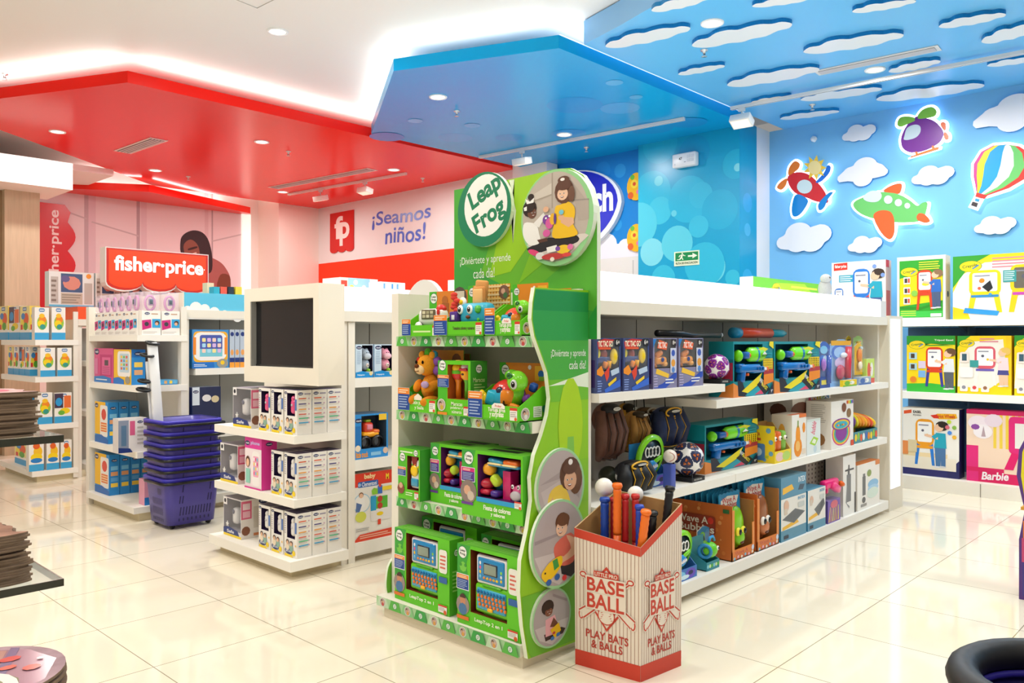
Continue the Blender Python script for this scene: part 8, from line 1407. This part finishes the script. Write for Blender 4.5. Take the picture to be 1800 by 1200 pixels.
# ================================================================== glass display tables with stacks of die-cut boards (near, at the left)
t = thing('glass_display_table', 'two-tier glass display table with dark edges at the near left', 'display table', (0, 2.4, 0))
TXR, TYF = .65, 2.075
for z in (1.077, .739):
    M = MB('glass'); M.box(-1.4, TYF+.004-2.4, z-.016, TXR-.004, .5, z, 'dfe8e0'); s = M.build('glass_shelf', t)
    M = MB('gloss'); M.box(-1.4, TYF-2.4, z-.0165, TXR, TYF+.004-2.4, z+.0005, '35352a'); M.box(TXR-.004, TYF+.004-2.4, z-.0165, TXR, .5, z+.0005, '5a5c48'); M.build('shelf_edge', s)
for x in (-.35, -1.2):
    M = MB('metal'); M.tube([(x, .1, 0), (x, .1, .7225)], .025, 'c8c8c8', n=12); M.tube([(x, .1, .7395), (x, .1, 1.0605)], .025, 'c8c8c8', n=12); M.lathe([(.14, 0), (.14, .012), (.02, .014)], 'bcbcbc', (x, .1, 0)); M.build('post', t)
def board_outline(k, L, W):
    base = [(0, 0), (-.04, -.3), (.02, -.42), (-.1, -.5), (-.35, -.48), (-.5, -.52), (-.8, -.46), (-1, -.5), (-1, .45), (-.7, .5), (-.5, .46), (-.3, .52), (-.12, .48), (-.02, .35), (-.03, .15)]
    return smooth([(x*L, y*W) for x, y in base], 3)
def stack(cx, cy, z, n, L, W, lab, topc, th=.0052, shape=None, art=None):
    """boards lying on each other, their rounded ends towards +x"""
    proto = None
    for i in range(n):
        last = i == n-1
        if proto is None or last:
            M = MB('board'); pts = shape or board_outline(0, L, W); M.prism(pts, (0, 0, 0), (1, 0, 0), (0, 1, 0), (0, 0, th*.93), '84705e', '7a6654', cb=topc if last else '8a7464')
            if last and art: art(M, th)
            o = M.build('die_cut_board'); proto = proto or o
        else: o = proto.copy(); COL.objects.link(o)
        o.location = (cx+RND.uniform(-.014, .008), cy+RND.uniform(-.005, .005), z+.0003+th*i); o.rotation_euler = (0, 0, RND.uniform(-.03, .03))
        if last: tag(o, f'printed die-cut board lying on top of the {lab}', 'printed board')
        else: tag(o, f'brown-edged die-cut board inside the {lab}', 'printed board', f'boards in the {lab}')
def art1(M, th):
    cv = CV(M, (-.3, -.1, th*.93), (.3, 0, 0), (0, .2, 0), (0, 0, 1)); cv.el(.75, .5, .14, .3, 'c86a7a', 14); cv.el(.72, .55, .06, .12, 'e8c8b0', 10); cv.pts([(.3, .2), (.6, .3), (.6, .7), (.3, .6)], 'b89a8a'); cv.lines(.35, .3, .6, .6, 3, 'e8d8c8')
stack(.60, 2.20, 1.077, 20, .42, .2, 'tall stack on the upper glass shelf', 'c9a3a0', .0052, None, art1)
stack(.585, 2.205, .739, 21, .42, .2, 'stack on the lower glass shelf corner', 'b58a78', .0055, None, art1)
t = thing('glass_display_table', 'low glass table under the oval boards at the bottom left corner', 'display table', (0, 1.5, 0))
M = MB('glass'); M.box(-1.2, -.25, .575, .55, .4, .59, 'dfe8e0'); s = M.build('glass_shelf', t)
M = MB('metal'); M.tube([(-.2, .05, 0), (-.2, .05, .575)], .03, 'c8c8c8', n=12); M.lathe([(.2, 0), (.2, .012), (.02, .014)], 'bcbcbc', (-.2, .05, 0)); M.build('post', t)
def art2(M, th):
    cv = CV(M, (-.30, -.17, th*.93), (.30, 0, 0), (0, .34, 0), (0, 0, 1), fin='gloss')
    cv.pts([(.0, .1), (.5, .06), (.8, .2), (.95, .45), (.88, .7), (.6, .9), (.0, .95)], 'a07a88'); 
    for i in range(6): cv.pts([(.1+.1*i, .15+.05*i), (.16+.1*i, .14+.05*i), (.5+.07*i, .75), (.46+.07*i, .78)], ['8a6a90', 'b88a80', '7a6a8a'][i % 3])
    cv.el(.5, .3, .2, .16, '7c7a5c', 14); cv.el(.62, .3, .07, .14, 'e8e2d8', 10); cv.el(.56, .3, .06, .12, '8a8868', 10); cv.pts([(.1, .66), (.5, .6), (.72, .74), (.5, .7), (.1, .74)], 'd86a5a'); cv.el(.75, .6, .06, .04, 'c8504a', 8); cv.el(.8, .4, .05, .04, 'c8584a', 8); cv.el(.7, .48, .05, .03, 'd0685a', 8); cv.el(.88, .5, .02, None, 'e8e0d8', 8)
OV = [(.15*math.cos(a)-.15, .14*math.sin(a)) for a in (2*math.pi*i/40 for i in range(40))]
stack(.505, 1.63, .59, 23, .3, .28, 'stack of oval boards at the bottom corner', 'a58a90', .0058, OV, art2)
stack(.285, 1.83, .59, 22, .2, .12, 'bluish stack behind the oval boards', '6a6a9c', .0058)
# ================================================================== objects cut by the right edge
t = thing('tall_basket', 'navy bin with a thick black padded rim at the bottom right corner', 'basket', (1.385, .21, 0)); 
M = MB('satin'); M.lathe([(.001, .012), (.10, .012), (.11, .02), (.137, .785), (.131, .785), (.105, .03), (.001, .03)], ['1e1a5a']*6, n=28); M.build('tub', t)
M = MB('leather'); M.torus((0, 0, .80), .142, .024, '1b1b1e', n=32, m=10); M.build('padded_rim', t)
M = MB('satin'); M.torus((0, 0, .775), .128, .006, '3a32a0', n=28, m=6); M.build('inner_lip', t)
t = thing('cardboard_floor_display', 'colourful cardboard floor display cut by the right picture edge', 'display', (4.70, .955, 0))
M = MB('card'); PF = [(0, 0), (.0, .3), (.025, .45), (.01, .52), (-.01, .62), (.0, .75), (.04, .84), (.3, .86), (.3, 0)]
M.prism(PF, (0, 0, 0), (0, -1, 0), (0, 0, 1), (.22, 0, 0), '5a3a86', '4a3a7a'); cv = CV(M, (0, 0, 0), (0, -.3, 0), (0, 0, .86), (-1, 0, 0)); cv.rect(.05, .02, 1, .22, '4a3f8c'); cv.rect(.04, .22, 1, .36, 'c84a78'); cv.rect(.06, .36, 1, .46, 'e8823a'); cv.pts([(.1, .55), (1, .55), (1, .98), (.16, .97), (.05, .86), (.03, .72)], 'e8dc2a'); cv.pts([(.16, .62), (1, .62), (1, .9), (.2, .9), (.12, .78)], '5ab83a'); cv.el(.5, .76, .2, .1, 'e0503a', 12); M.build('display_body', t)
M = MB('card'); M.box(-.06, -.3, .46, 0, -.02, .475, 'd89a3a'); M.build('tray', t)
# ================================================================== fittings that belong to one part of their thing become that part's children
UNDER = {'info_tag': ('tray', 'carton'), 'try_me_tab': ('tray',), 'window_film': ('carton',), 'logo_disc': ('header_board',), 'lens': ('lamp_housing',), 'diffuser': ('trim_ring',), 'lacing': ('glove_leather',), 'wrist_band': ('glove_leather',),
         'louver': ('frame',), 'opening': ('frame',), 'groove': ('rail',), 'rim': ('tub',), 'carry_handle': ('tub',), 'grip_ring': ('pull_handle',), 'wheel': ('tub', 'toy_truck', 'toy_radio'), 'sun_disc': ('sun_rays',), 'window': ('fuselage', 'body'),
         'cockpit': ('fuselage',), 'gore': ('envelope',), 'basket_weave': ('basket',), 'basket_trim': ('basket',), 'mast': ('body',), 'light_panel': ('end_column',), 'header_print': ('header',), 'cloud_print': ('header',), 'panel_joint': ('back_panel',), 'lamp_window': ('housing',),
         'plush_mane': ('plush_head',), 'nozzle': ('blaster_body', 'water_gun'), 'tank_neck': ('water_tank',), 'photo_disc': ('side_graphic_panel',), 'emblem': ('ring',), 'bubble_wand': ('ring',), 'net': ('ring',), 'bezel': ('screen',), 'base_joint': ('base',), 'inner_lip': ('padded_rim',), 'bubble_ring': ('fish_body',), 'handle': ('fish_body',), 'deflector': ('body',), 'blister': ('backing_card', 'card_base')}
stem = lambda o: o.name.split('.')[0]
fam = {}
for o in COL.objects:
    if o.parent: fam.setdefault(o.parent, []).append(o)
for root, ch in fam.items():
    if root.parent: continue
    for o in ch:
        for want in UNDER.get(stem(o), ()):
            sib = [s for s in ch if stem(s) == want and s.parent == root]
            if stem(o) == 'photo_disc' and max(v.co.z for v in o.data.vertices) > 1.5: sib = [s for s in ch if stem(s) == 'header_board']
            if sib:
                s = sib[0]
                if s.location.length > 0 and (s.location-o.location).length < 1e-6: o.location = (0, 0, 0)
                if abs(s.scale.x-1) > 1e-6: o.scale = (1, 1, 1)
                o.parent = s; break
